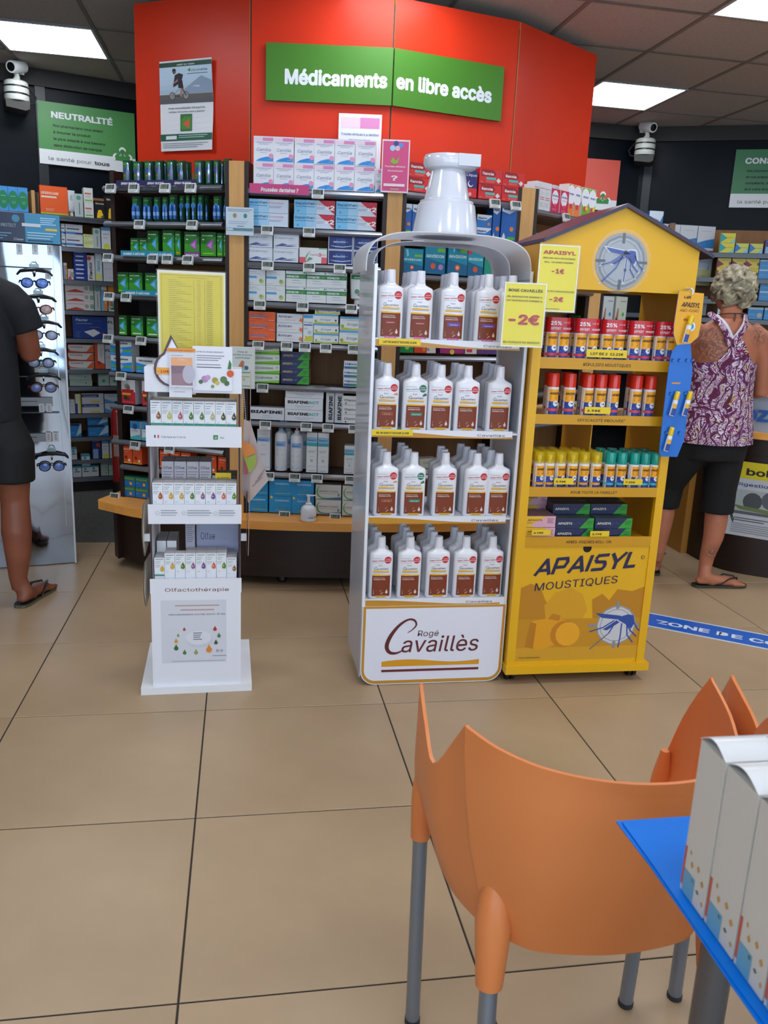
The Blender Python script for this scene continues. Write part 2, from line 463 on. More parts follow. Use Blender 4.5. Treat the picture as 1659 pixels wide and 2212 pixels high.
oak_m = noisy('pale_oak_laminate', 'CC9A5A', 'D6A464', 6, .5, .03, 60, stretch=(6, 6, .6))
backw_m = noisy('brown_back_board', '8A5E36', '94673C', 5, .6, stretch=(6, 6, .5))
wenge_m = noisy('dark_wenge', '1E0F0A', '28150E', 8, .45, stretch=(1, 1, 8))
top_m = noisy('beech_worktop', 'E8A04A', 'F0A850', 5, .38, stretch=(.6, 6, 6))
alu_m = M('8E949E', .36, .85)
for i in range(4):
    F = Frame(PP[i], PP[i+1])
    q = MB(); q.box(.004, F.L-.004, 0, .02, 1.9, 2.65, oak_m, front=red_m); gpart(q, 'header_panel', F)
    q = MB(); q.box(-.004, F.L+.004, .012, .03, .34, 1.905, M('140D0A', .6)); gpart(q, 'backing_board', F)
    q = MB(); q.box(.02 if i else .11, F.L-.02, 0, .012, .36, 1.9, backw_m); gpart(q, 'back_panel', F)
    q = MB(); q.box(-.004, F.L+.004, .03, .05, 1.85, 2.60, M('1A1210', .7)); gpart(q, 'backing_board', F)
# joint strips
for P in PP[1:4]:
    q = MB(); q.box(P[0]-.004, P[0]+.004, P[1]+.006, P[1]+.014, 1.9, 2.62, M('2A1B12', .6)); gpart(q, 'joint_strip')
# posts
TOPS = [1.905, 1.905, 1.90, 1.885, 1.86]
for i, (f, p) in enumerate(zip(FP, PP)):
    d = Vector((p[0]-f[0], p[1]-f[1], 0)); L = d.length-.012; a = atan2(d.y, d.x)-pi/2
    w = .034; t = .018
    po = empty('upright_post', Vector((*f, 0))-GO, a, gondola)
    if i:
        q = MB(); q.box(-w+.001, w-.001, 0, .022, .34, TOPS[i], oak_m); q.build('front_face', po, smooth=False)
        q = MB(); q.box(-w-t, -w, .004, L, .34, TOPS[i], wenge_m); q.box(w, w+t, .004, L, .34, TOPS[i], wenge_m); q.build('side_panel', po, smooth=False)
    else:
        q = MB(); q.box(-.008, .012, .004, L, .34, TOPS[i]-.03, wenge_m); q.build('side_panel', po, smooth=False)
        q = MB(); q.box(.012, .10, L-.04, L-.02, .34, TOPS[i]-.03, wenge_m); q.build('return_panel', po, smooth=False)
# worktop and plinth
def arc(pts, n=4):
    out = []
    for i in range(len(pts)-1):
        p0 = Vector((*pts[max(i-1, 0)], 0)); p1 = Vector((*pts[i], 0)); p2 = Vector((*pts[i+1], 0)); p3 = Vector((*pts[min(i+2, len(pts)-1)], 0))
        for k in range(n):
            t = k/n
            q = .5*((2*p1)+(p2-p0)*t+(2*p0-5*p1+4*p2-p3)*t*t+(3*p1-p0-3*p2+p3)*t**3)
            out.append((q.x, q.y))
    return out+[pts[-1]]
front = arc([(-.655, 4.09), (-.443, 3.925), (-.004, 3.755), (.502, 3.69), (1.0, 3.695), (1.45, 3.80), (1.9, 4.10)])
back_ = [(1.95, 4.50)]+[(x, y+.02) for x, y in reversed(PP)]+[(-.60, 4.42)]
def grow(pts, d, c=(.66, 4.9)):
    o = []
    for x, y in pts:
        v = Vector((x-c[0], y-c[1])); L = v.length; o.append((c[0]+v.x*(L-d)/L, c[1]+v.y*(L-d)/L))
    return o
q = MB(); q.slab([(-.705, 4.165), (-.70, 4.13)]+front+back_, .30, .34, top_m); gpart(q, 'worktop', smooth=True)
pf = grow(front, .075)
q = MB(); q.slab([(-.635, 4.17), (-.61, 4.11)]+pf+[(1.86, 4.45)]+[(x, y-.03) for x, y in reversed(PP)]+[(-.60, 4.40)], .05, .30, wenge_m); gpart(q, 'plinth', smooth=True)
pf2 = grow(front, .17)
for x, y in (pf2[2], pf2[9], pf2[13], pf2[19]):
    q = MB(); q.lathe([(.02, 0), (.025, .01), (.02, .05)], M('111111', .4), c=(x, y), n=10); gpart(q, 'plinth_foot', smooth=True)

# shelves
SH = {1: [], 2: [], 3: [], 4: []}
def shelf(b, z, u0, u1, rail=True, thin=False, rl=None):
    F = BAY[b]; q = MB()
    q.box(u0, u1, .02, .26, -.03, -.012, M('6F625A', .4)); s = gpart(q, 'shelf', F, 0, 0, z)
    if rail:
        a, c = rl or (u0, u1)
        q = MB()
        prof = [(0.02, -.004), (.004, -.002), (-.006, -.010), (-.010, -.016), (-.006, -.024), (.004, -.029), (.02, -.028)]
        q.loft([[(x, y, zz) for y, zz in prof] for x in (a, c)], alu_m)
        o = q.build('shelf_rail', s, smooth=True)
    SH[b].append((z, s)); return s
zz = lambda b, px, py: BAY[b].hit(px, py)[1]
Z1 = [1.81, 1.655, 1.505, 1.33, zz(1, 250, 724), zz(1, 241, 802), zz(1, 245, 872), zz(1, 245, 947), zz(1, 247, 1000), .352]
Z2 = [1.80, 1.64, 1.492, 1.322, 1.145, .955, .785, .545, .352]
Z3 = [1.815, 1.635, 1.47, 1.30, 1.11, .95, .785, .545, .352]
Z4 = [1.80, 1.62, 1.45, 1.27, 1.09, .93, .77, .545, .352]
for k, z in enumerate(Z1): 
    if k < 9: shelf(1, z, .02, BAY[1].L-.05, rl=(-.045 if k < 8 else 0, BAY[1].L-.07))
for k, z in enumerate(Z2): 
    if k < 8: shelf(2, z, .05, BAY[2].L-.05)
for k, z in enumerate(Z3):
    if k < 8: shelf(3, z, .05, BAY[3].L-.05)
for k, z in enumerate(Z4):
    if k < 8: shelf(4, z, .05, BAY[4].L-.03)
# electronic price tags clipped to the rails (parts of the shelving)
q = MB(); q.box(-.026, .026, -.012, 0, -.034, .006, M('DADCDC', .4))
q.printed([('r', .08, .36, .92, .9, '5E6A62'), ('r', .78, .36, .92, .9, '1E2E4A'), ('l', .3, .8, .3, 2, '1C2420', .16), ('l', .1, .25, .7, 2, '8A8E90', .14)], .052, .04, -.026, -.034, wrap=lambda x, z: -.012)
esl = q.build('price_tag', gondola, smooth=False); esl_used = [False]
q = MB(); q.box(-.03, .03, -.004, 0, -.03, .012, M('C9CED6', .15, trans=.6)); 
def tags(b, z, pxs, tilt=0):
    F = BAY[b]
    for px in pxs:
        if esl_used[0]: o = esl.copy(); COL.objects.link(o)
        else: o = esl; esl_used[0] = True
        u = F.u(px, z); o.location = F.p(u, -.014, z-.006)-GO; o.rotation_euler = (radians(-14), 0, F.a)
tags(1, 1.81, (246, 296, 363, 418)); tags(1, 1.655, (308, 421)); tags(1, 1.505, (240, 336, 368, 412)); tags(1, 1.33, (242, 279)); tags(1, Z1[4], (240, 311))
tags(1, Z1[5], (268,)); tags(1, Z1[6], (284,)); tags(1, Z1[7], (298, 372)); tags(1, .36, (254,))
tags(2, 1.80, (688,)); tags(2, 1.64, (579, 669)); tags(2, 1.492, (580, 669, 735)); tags(2, 1.322, (563, 655, 760)); tags(2, 1.145, (560, 621, 660, 705, 765))
tags(2, .955, (569,)); tags(2, .785, (575, 663, 710, 766)); tags(2, .545, (582, 638, 686, 758)); tags(2, .36, (616, 725))
tags(3, 1.815, (1064, 1109)); tags(3, 1.635, (899, 999)); tags(3, .785, (905, 950)); tags(4, 1.80, (1215,)); tags(4, 1.27, (1286, 1312))
# coloured header strips slipped in the rails
def strip(b, z, px0, px1, col, txt, n=1, h=.024, tc='E8ECF0', fit=.7, tall=0):
    F = BAY[b]; u0, u1 = F.u(px0, z), F.u(px1, z); w = u1-u0; q = MB()
    q.box(0, w, -.018, -.016, 0, h, col)
    P = []
    for k in range(n): P.append(('t', (k+.5)/n, .22, .55, txt, tc, {'al': 'c', 'b': .03, 'fit': fit/n, 'sh': .15}))
    q.printed(P, w, h, wrap=lambda x, zq: -.018)
    o = gpart(q, 'shelf_strip', F, u0, 0, z-.006); return o
strip(1, 1.81, 256, 430, '2A2858', 'SPRAY BUCCAL', 3, fit=.62)
strip(1, 1.505, 266, 381, '2E8FB0', 'GOMME À MÂCHER', 2, fit=.8)
strip(1, 1.505, 403, 436, '7A4A86', 'DOUCEUR', 1, fit=.8)
strip(1, 1.33, 270, 400, '2E8FB0', 'GOMME À MÂCHER', 2, fit=.8)
o = strip(2, 1.792, 541, 669, 'C8407E', 'Poussées dentaires ?', 1, h=.04, fit=.62)
o.location += BAY[2].b*-.006; o.location.z -= .012

# ================================================================ CARTONS
ORD = ['leftmost', 'second from left', 'third from left', 'fourth from left', 'fifth from left', 'sixth from left', 'seventh from left', 'eighth from left', 'ninth from left']
def ordn(i, n):
    if n == 1: return ''
    if i == n-1: return 'rightmost' if n > 2 else 'right'
    if i == 0: return 'leftmost' if n > 2 else 'left'
    if n == 3: return 'middle'
    return ORD[i]
def tier(k, n):
    if n == 1: return ''
    if n == 2: return ('lower', 'upper')[k]
    if n == 3: return ('bottom', 'middle', 'top')[k]
    if k == 0: return 'bottom'
    if k == n-1: return 'top'
    return ('', 'second', 'third', 'fourth', 'fifth', 'sixth')[k]+' up'
_cm = {}
def carton_mesh(name, des, w, h, d):
    k = (des, round(w, 3), round(h, 3), round(d, 3))
    if k not in _cm:
        base, side, top, P = D[des]
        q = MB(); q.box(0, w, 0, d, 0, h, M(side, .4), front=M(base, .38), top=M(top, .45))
        # flap seam on the top and a lid line on the side
        q.add([(w*.06, -.0003, h*.985), (w*.94, -.0003, h*.985), (w*.94, -.0003, h*.995), (w*.06, -.0003, h*.995)], [(0, 1, 2, 3)], M(side, .5))
        q.printed(P, w, h, lay0=1)
        o = q.build(name, smooth=False); me = o.data; bpy.data.objects.remove(o); _cm[k] = me
    return _cm[k]
def carton(name, des, w, h, d, parent=None):
    o = bpy.data.objects.new(name, carton_mesh(name, des, w, h, d)); COL.objects.link(o)
    return o
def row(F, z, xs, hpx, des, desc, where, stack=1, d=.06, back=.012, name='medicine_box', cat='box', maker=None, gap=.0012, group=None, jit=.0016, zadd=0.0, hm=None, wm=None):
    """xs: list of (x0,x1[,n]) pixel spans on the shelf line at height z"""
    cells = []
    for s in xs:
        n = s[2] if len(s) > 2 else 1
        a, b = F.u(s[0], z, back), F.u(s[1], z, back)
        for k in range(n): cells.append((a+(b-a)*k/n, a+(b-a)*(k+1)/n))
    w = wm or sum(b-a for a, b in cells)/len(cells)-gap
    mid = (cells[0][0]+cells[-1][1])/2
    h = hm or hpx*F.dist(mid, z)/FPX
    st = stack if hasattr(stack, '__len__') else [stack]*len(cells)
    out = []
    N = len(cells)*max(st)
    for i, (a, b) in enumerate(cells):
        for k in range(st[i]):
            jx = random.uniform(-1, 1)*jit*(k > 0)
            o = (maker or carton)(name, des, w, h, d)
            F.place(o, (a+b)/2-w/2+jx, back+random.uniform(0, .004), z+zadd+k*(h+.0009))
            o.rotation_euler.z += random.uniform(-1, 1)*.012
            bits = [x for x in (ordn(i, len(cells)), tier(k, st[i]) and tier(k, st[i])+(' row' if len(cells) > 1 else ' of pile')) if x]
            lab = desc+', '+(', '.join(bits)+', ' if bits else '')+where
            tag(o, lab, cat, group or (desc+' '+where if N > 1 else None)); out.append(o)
    return out

G1, GB = '2F8F2C', '1E5A2A'
def nico(logo, foot=None):
    P = [('r', 0, 0, 1, .5, '3E9A2C'), ('r', 0, .5, 1, .8, '2C7C2C'), ('t', .1, .82, .085, 'nicorette', 'D8E4DA', {'fit': .7, 'b': .02}),
         ('p', [(.34, .45), (.86, .2), (.80, .46), (.86, .72), (.58, .62)], logo), ('p', [(.42, .45), (.76, .30), (.72, .46), (.76, .6)], '7CC0DE' if logo[0] == '3' else 'C08CC8'), ('r', .12, .66, .24, .7, 'E0E8E0')]
    if foot: P.append(('r', .15, .08, .85, .14, foot))
    return (GB, '1C4A24', '1C4A24', P)
def swoosh(c, x0, y0, x1, y1): return ('p', [(x0, y0), (x0+(x1-x0)*.4, y0+(y1-y0)*.75), (x1, y1), (x1, y0)], c)
T = lambda x, y, h, s, c, fit=None, **k: ('t', x, y, h, s, c, dict(k, **({'fit': fit} if fit else {})))
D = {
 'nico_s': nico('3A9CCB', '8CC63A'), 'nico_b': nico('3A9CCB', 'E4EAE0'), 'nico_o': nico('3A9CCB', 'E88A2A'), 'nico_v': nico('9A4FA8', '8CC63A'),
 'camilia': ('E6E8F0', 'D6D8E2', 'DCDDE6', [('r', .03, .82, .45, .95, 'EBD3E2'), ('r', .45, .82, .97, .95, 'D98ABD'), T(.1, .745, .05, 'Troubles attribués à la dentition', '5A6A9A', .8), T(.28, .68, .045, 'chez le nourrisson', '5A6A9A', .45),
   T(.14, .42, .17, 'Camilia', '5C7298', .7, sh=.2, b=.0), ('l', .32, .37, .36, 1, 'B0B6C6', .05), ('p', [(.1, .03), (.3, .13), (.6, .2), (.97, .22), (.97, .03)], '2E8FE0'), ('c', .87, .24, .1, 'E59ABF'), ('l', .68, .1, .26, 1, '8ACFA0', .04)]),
 'bepan': ('CFDDEE', 'C4CCD8', 'C8D0DC', [('r', 0, 0, .3, 1, '7CC6F0'), ('r', .3, 0, .55, 1, 'A6D2F0'), T(.03, .66, .26, 'Bepanthen', '1E5A86', .48, b=.02), T(.55, .66, .24, 'Pommade', 'E2A8A8', .34), ('r', .03, .5, .5, .54, '2E6EA6'), ('l', .55, .5, .3, 2, '8CA0B4', .09), ('c', .1, .2, .09, '5AA6DA'), ('l', .2, .2, .1, 1, '6AA6D0')]),
 'bepan2': ('CFDDEE', 'C4CCD8', 'C8D0DC', [('r', 0, 0, .3, 1, '7CC6F0'), ('r', .3, 0, .55, 1, 'A6D2F0'), T(.03, .66, .26, 'Bepanthen', '1E5A86', .48, b=.02), T(.55, .66, .24, 'Pommade', 'E2A8A8', .34), ('r', .03, .5, .5, .54, '2E6EA6'), ('l', .55, .5, .2, 2, '8CA0B4', .09), ('c', .1, .2, .09, '5AA6DA'),
   ('p', [(.6, 1), (1, 1), (1, .02)], 'C8203E'), T(.77, .36, .42, 'x2', 'F2F2F2', .21, b=.04, rot=-.05)]),
 'esber': ('DCE2EC', 'C8CEDA', 'CED4E0', [T(.06, .66, .2, 'Esberiven', '5C7E9E', .74, b=.0), ('l', .6, .58, .2, 1, '9CC6E4', .06), ('p', [(.04, .14), (.35, .34), (.7, .18), (.96, .16), (.6, .1), (.3, .12)], '4A5C9E'), ('p', [(.3, .14), (.6, .26), (.95, .3), (.7, .18)], 'A8B4D2'), ('l', .06, .1, .12, 1, '2C3E7E', .06)]),
 'cyclo': ('E0E4E6', 'CED4D8', 'D2D8DA', [('r', 0, 0, .24, .38, 'E05A6C'), ('r', .8, .0, 1, .4, 'E05A6C'), ('r', .7, .92, 1, 1, '6CC0A0'), T(.38, .5, .17, 'Cyclo', 'B8888C', .3), T(.69, .46, .27, '3', 'E0566A', .1, b=.03), T(.8, .5, .16, 'fort', 'E0A0A4', .14), ('p', [(.2, .1), (.24, .5), (.42, .86), (.3, .5)], '7CAA8C'), ('p', [(.24, .06), (.36, .4), (.5, .3)], '6A9A7C')]),
 'daflon': ('E6ECF6', '1C2A66', '24327A', [('r', .025, .05, .975, .95, '1C2F78'), ('r', .3, .3, .7, .8, '2C4A96'), T(.2, .5, .17, 'daflon500', 'D8E6F4', .5, b=.02), ('l', .74, .58, .06, 1, 'B0C8E4'), ('p', [(.06, .3), (.3, .26), (.6, .24), (.95, .32), (.95, .28), (.6, .18), (.3, .2)], 'C4E0F6')]),
 'endo': ('DDE4E8', 'C6CCD2', 'CCD2D8', [T(.05, .82, .09, 'Endotelon', '8894AC', .5), ('l', .05, .74, .7, 1, 'A4ACB8'), ('r', 0, .43, .55, .58, '5AA6D8'), ('c', .8, .24, .16, 'B4C878'), ('c', .76, .3, .09, '8CAE5A'), ('l', .06, .12, .3, 1, 'A4ACB8')]),
 'ginkor': ('DCE2E4', 'C6CED0', 'CAD2D6', [('l', .06, .95, .6, 1, '9CB4C4', .1), ('r', 0, .52, 1, .8, '1C8450'), T(.03, .58, .17, 'GINKOR', 'E6EEE8', .6, b=.035), T(.66, .58, .17, 'FORT', '9CC04A', .28), ('l', .3, .4, .4, 1, '8890A0', .07), ('l', .3, .24, .5, 1, 'A8B0BC', .07), ('c', .92, .9, .06, '5A8A8C')]),
 'arnican_o': ('F0642A', 'D8D2C6', 'D2541E', [T(.1, .42, .42, 'Arnican', '6C88B0', .62, b=.035), ('p', [(.06, .28), (.5, .3), (.9, .62), (.5, .22)], 'B42838'), ('l', .14, .36, .5, 1, 'F4C0A0', .1), ('l', .78, .16, .18, 1, 'E8D0D0', .1)]),
 'arnican_w': ('DCE2EA', 'CCD2DA', 'D0D6DE', [T(.05, .56, .34, 'Arnican', '3E4E84', .53, b=.02), T(.48, .56, .34, 'o', 'EE8A3A', .05), ('l', .32, .34, .4, 1, 'E8A67C', .1), ('p', [(.84, .3), (.9, .44), (.88, .6), (.98, .5), (1, .62), (1, .08), (.93, .14)], 'EE7A2E')]),
 'arnigel_t': ('DFE6EC', 'CCD4DA', 'D2DAE0', [('r', .04, .86, .96, .97, '4FA6E6'), T(.08, .68, .09, 'Arnigel', '2E4A5C', .84, b=.0), ('r', .06, .6, .92, .64, '2C4A9C'), ('c', .65, .36, .075, 'AFC8D2'), ('l', .1, .52, .4, 2, 'A0B0BC', .04), ('p', [(.06, .06), (.3, .2), (.95, .26), (.95, .04)], 'C8CC3A'), ('c', .3, .2, .04, 'E2B83C')]),
 'arnigel': ('DFE6E8', 'CCD4D8', 'C6CED0', [('r', 0, .84, 1, 1, '5CAEE0'), T(.28, .34, .3, 'Arnigel', '3E5460', .42, b=.0), ('l', .3, .74, .6, 1, 'A8B4BA', .07), ('p', [(0, .04), (.1, .22), (.5, .14), (.98, .22), (.98, .04)], 'C0C83A'), ('c', .1, .3, .13, '9AAE34'), ('c', .9, .4, .11, '2C4C9C')]),
 'cicad': ('DDE6E0', 'B8C6A8', '9CB88A', [('r', 0, .0, 1, .1, '6AB83A'), ('p', [(0, .1), (.5, .22), (1, .34), (1, .1)], '8CC84A'), T(.05, .42, .3, 'CICADERMA', '5A7086', .7, b=.015), ('r', 0, .9, 1, 1, '7CC04A'), ('c', .9, .62, .12, 'A8C4D8')]),
 'apgel': ('1C2B5C', '8C9A6E', '3A7A2E', [('p', [(.56, 0), (1, 0), (1, 1), (.82, 1)], '3FA83A'), T(.06, .4, .36, 'APAISYL', 'C8B48A', .36, b=.03, sh=.2), T(.44, .42, .3, 'GEL', '5C74A4', .18), ('l', .78, .7, .18, 3, '1E6A2E', .16)]),
 'hemo': ('DCE4EC', 'C6CED6', 'CCD4DC', [T(.06, .5, .34, 'Hémoclar', '2C4E92', .8, b=.03), ('r', .02, .06, .3, .34, '2A6AA8'), ('r', .3, .06, .98, .34, '2E8A6A')]),
 'biafine': ('DCE2EA', 'C6CCD4', 'A0A6AE', [T(.03, .52, .3, 'BIAFINE', '14201E', .9, b=.05), ('l', .36, .34, .22, 1, '7C8494', .06), ('l', .3, .2, .36, 1, '9CA4B0', .06)]),
 'biafact': ('DDE2EA', 'C6CCD4', 'B4BAC2', [T(.08, .52, .3, 'BIAFINE', '14201E', .54, b=.05), T(.63, .52, .3, 'ACT', '4FB4B4', .26, b=.04), ('l', .26, .3, .5, 1, '8C94A0', .08), ('l', .32, .16, .36, 1, 'A8AEB8', .08)]),
 'biafv': ('C8CDD4', 'A8AEB6', 'A8AEB6', [T(.78, .1, .15, 'BIAFINE', '1A2224', 2.9, b=.05, rot=pi/2), ('r', .78, .3, .84, .6, '9AA0A8')]),
 'osmo': ('E0E0DE', 'CCCAC6', '6A4C46', [T(.08, .4, .34, 'Osmo', '2C3650', .55, b=.015), T(.7, .4, .34, 'Soft', '2C3650', .3), ('c', .14, .16, .09, '3C4A86'), ('l', .6, .24, .36, 1, 'D8A0A0', .08)]),
 'dex': ('DDE0E8', 'BFC3CB', 'C6CAD2', [('r', 0, .7, 1, .8, '8CB8E8'), T(.1, .72, .055, 'Dexeryl', '1E3E86', .7, b=.02), ('l', .3, .88, .5, 1, 'B4B8C4', .02), ('l', .3, .62, .3, 1, 'A4A8B4', .02), ('l', .2, .4, .5, 2, '9EA2AE', .02), ('l', .5, .08, .4, 1, '7C8090', .015)]),
 'dex2': ('DEE2E4', 'C2C8CA', 'C8CCD0', [('r', 0, .74, 1, .88, '8CC0E0'), ('r', 0, .66, 1, .74, '3CA6B4'), T(.1, .79, .055, 'Dexeryl', '1E3E86', .8, b=.02), ('l', .15, .55, .7, 3, '9EA6AE', .02), ('l', .3, .4, .4, 1, '9EA6AE', .02), ('c', .5, .3, .035, 'A8B8BE'), ('l', .1, .16, .8, 1, 'A4AAB0', .02), ('l', .2, .05, .6, 1, '6C7280', .02)]),
 'cysti': ('2096D6', '1C7CB4', '1C84C0', [T(.25, .7, .16, 'Cystiphane', 'CFE6F2', .62, sh=.2, b=.01), ('c', .1, .93, .08, 'E8C23A'), ('l', .36, .5, .44, 3, '4C9CA8', .08), ('r', .28, .14, .95, .18, '9CC08A')]),
 'loba': ('D2D6D2', 'B8BCBA', 'C0C2C0', [('c', .28, .5, .42, '5FAE5A'), ('c', .32, .54, .4, 'D2D6D2'), T(.08, .5, .16, 'LOBAMINE CYSTEINE', '5C6468', .8, b=.01), ('l', .08, .42, .7, 1, '9AA09E', .06), ('r', .86, .24, .94, .44, '8C9290'), ('p', [(0, .02), (.5, .12), (1, .2), (1, .02)], '3C6C94')]),
 'rennie': ('D62A2C', 'B81E22', 'C02226', [('p', [(.08, .52), (.62, .5), (.74, .7), (.6, .95), (.1, .97)], '9C1620'), T(.14, .6, .26, 'Rennie', 'F0E0E0', .48, b=.03), ('r', .3, .3, .72, .46, '4CB8B4'), ('p', [(.74, .28), (.84, .1), (.95, .28), (.84, .46)], 'D0D8DC'), ('l', .3, .24, .4, 2, 'F08A86', .08), ('l', .06, .14, .1, 1, 'F0B0B0', .06)]),
 'liquo': ('2E2C72', '26245E', '2E2C72', [('r', 0, 0, 1, .34, 'D62A2C'), T(.18, .78, .13, 'Liquo', 'E4E4F0', .78, b=.01), ('c', .5, .5, .12, 'E8ECF4'), ('c', .54, .53, .1, '2E2C72'), ('c', .5, .12, .07, 'F0A8A8')]),
 'maalox': ('1F62B4', '1C4E92', '2A5CA0', [('p', [(0, 1), (0, .78), (.5, .72), (1, .84), (1, 1)], 'D6E2F2'), T(.12, .82, .085, 'Maalox', '1C3A7E', .76, b=.03, sh=.15), ('c', .7, .34, .06, 'E8803A'), ('p', [(.1, .02), (.1, .14), (.2, .24), (.3, .14), (.3, .02)], 'D6E2F2'), ('r', .42, .06, .95, .14, '4FA83A')]),
 'maalox_s': ('2C78C8', '1C4E92', '2A5CA0', [('p', [(0, 1), (0, .6), (.6, .56), (1, .9), (1, 1)], 'D6E2F2'), T(.06, .66, .22, 'Maalox', '1C3A7E', .6, b=.03, sh=.15), ('c', .8, .3, .12, 'E8803A')]),
 'gavis': ('1496B4', '0F6E88', '127C98', [('p', [(0, 0), (1, 0), (1, .3), (0, .45)], '0F6A98'), T(.05, .5, .11, 'GAVISCON', 'DCEEF4', .86, b=.03, sh=.15), ('c', .5, .22, .09, 'E06038'), ('c', .5, .22, .05, 'F4C09A'), ('r', .6, .66, .95, .76, '7CBE3A'), ('p', [(.2, .95), (.3, .95), (.34, .7), (.26, .64)], '8CD0DC')]),
 'gavis2': ('1AA6BE', '0F6E88', '127C98', [('p', [(0, 0), (1, 0), (1, .3), (0, .45)], '0F6A98'), T(.05, .5, .11, 'GAVISCON', 'DCEEF4', .86, b=.03, sh=.15), ('c', .5, .22, .09, 'E06038'), ('c', .12, .75, .08, 'E0405A'), ('r', .3, .94, .8, .98, '8CD0DC')]),
 'gavis3': ('1496B4', '0F6E88', '127C98', [('r', .3, .84, 1, .96, 'B43A8E'), ('p', [(0, 0), (1, 0), (1, .3), (0, .45)], '0F6A98'), T(.05, .46, .11, 'GAVISCON', 'DCEEF4', .86, b=.03, sh=.15), ('c', .4, .22, .08, 'E06038'), ('c', .78, .2, .08, 'B48ACA'), ('r', .6, .62, .95, .72, '7CBE3A')]),
 'neutri': ('1C9C86', '127864', '16886E', [T(.25, .64, .16, 'Neutricid', 'D6ECE6', .7, b=.03, sh=.1), ('l', .5, .54, .4, 1, '8CD0C0', .05), ('r', .4, .06, .5, .4, '8CCFC4')]),
 'proG': ('1C8C4C', '14683A', '1A7442', [T(.15, .8, .14, 'Probiolog', 'C6E6C8', .8, b=.02), ('c', .8, .4, .12, '6CC83A'), ('c', .6, .2, .09, '8CD24A'), ('c', .35, .5, .1, '2CA85C')]),
 'proF': ('DC4A28', 'B03A22', 'B83C24', [T(.08, .7, .15, 'Probiolog', 'F2DCD4', .9, b=.02), T(.08, .5, .13, 'FORT', 'F2DCD4', .42, b=.02), ('c', .8, .24, .14, 'F07A3A')]),
 'proO': ('E4DED8', 'D6CCC2', 'D2C8C0', [('p', [(.3, 1), (1, 1), (1, .1)], 'E87A2A'), T(.3, .1, .14, 'Probiolog', '4C4A58', 2.0, b=.01, rot=pi/2)]),
 'proP': ('7A4AA4', '5E3884', '6A4094', [('p', [(0, 0), (1, 0), (1, .4), (0, .3)], 'A82A7A'), T(.06, .66, .17, 'Probiolog', 'EFE4F4', .9, b=.03), T(.05, .47, .14, 'Fibre', 'C8A0C0', .4, b=.02), ('c', .5, .06, .1, 'E0D24A'), ('c', .65, .38, .08, 'E6D6EC')]),
 'ultraW': ('E2DCDC', 'B8AEAE', '4C4044', [T(.12, .72, .1, 'ULTRA', '5C5A60', .8), ('r', .1, .1, .6, .34, 'D23A6A')]),
 'ultraP': ('DAD4D6', '9A9094', '5C5054', [('r', 0, 0, 1, .5, '5C3A7E'), T(.12, .72, .12, 'ULTRA', '5C5A60', .7), ('c', .8, .3, .08, 'C84A6A')]),
 'alv_r': ('C82C52', 'E6E4E6', 'B8284A', [('c', .46, .62, .26, 'E6E8F0', 1.2), T(.14, .66, .11, 'Alvityl', '2E4E9A', .72, b=.03, sh=.15), T(.2, .53, .07, 'TONUS', 'D65A7A', .56), ('c', .5, .3, .09, 'E04A6A'), ('l', .2, .16, .5, 2, 'E88AA4', .05)]),
 'alv_w': ('DADCE0', 'DADCE0', 'CACCD2', [('r', 0, .86, .9, .89, 'D06A78'), ('r', .1, .5, .9, .53, 'C84A5C'), ('r', .1, .42, .9, .45, 'C84A5C'), ('l', .14, .3, .7, 4, 'B0B4BA', .05), ('l', .14, .74, .7, 3, 'C0C4CA', .05)]),
 'alv_o': ('E8823A', 'E6E0DC', 'E0DAD6', [('c', .46, .66, .26, 'E6E8F0', 1.2), T(.1, .66, .08, 'Alvityl', '2E4E9A', .8, b=.03, sh=.15), ('c', .5, .3, .09, 'D2405A')]),
 'alv_g': ('6CB82C', 'E6E0DC', '5CA024', [('c', .46, .66, .26, 'E6E8F0', 1.2), T(.1, .66, .08, 'Alvityl', '2E4E9A', .8, b=.03, sh=.15), ('c', .5, .3, .1, 'D2405A'), ('c', .75, .34, .08, 'E6C83A')]),
 'nicopass': ('DADFE2', 'B4B8B8', 'C6CCCC', [('p', [(0, 0), (1, 0), (1, .62), (.5, .52), (0, .66)], '2C92DC'), ('r', 0, .26, .36, .38, '6CA63A'), ('r', .62, .26, 1, .38, '6CA63A'), ('p', [(.4, .32), (.5, .14), (.6, .32), (.5, .48)], 'B8BCC0'), T(.16, .74, .16, 'Nicopass', '2C3C4A', .66, b=.03, sh=.1), ('l', .04, .12, .2, 1, 'B8DCF0', .06)]),
 'tea': ('D4D4D6', 'B0ACB2', 'B4B0B6', [('r', .0, 0, 1, .5, 'C42A3A'), ('c', .42, .72, .14, '9A948A', .8), ('c', .5, .66, .1, '6E7258'), ('r', .05, .5, .9, .6, 'B82030'), ('r', .05, .37, .68, .45, 'E8B82A'), ('c', .3, .26, .09, '2C3A1E'), ('c', .5, .22, .07, '3C4A26'), ('l', .1, .1, .8, 1, 'E87A80', .05)]),
 'saug': ('3C8CBE', 'C0CCD0', '2C6E9C', [('r', 0, 0, 1, .6, 'D2DADE'), ('p', [(0, 0), (1, 0), (1, .3), (0, .14)], '4CB4B8'), ('c', .5, .72, .16, '1E5490'), T(.14, .46, .1, 'Sauge', '5C7C9C', .6, sh=.15)]),
 'orange': ('E0562A', 'B8401E', 'C8CCD0', [('l', .1, .86, .7, 1, 'F4D0B8', .12), ('l', .1, .7, .5, 1, 'F4C0A0', .04), ('c', .35, .36, .1, '6C3020'), ('c', .7, .2, .08, 'F0E0D0'), ('r', 0, .02, 1, .1, 'E89A2A')]),
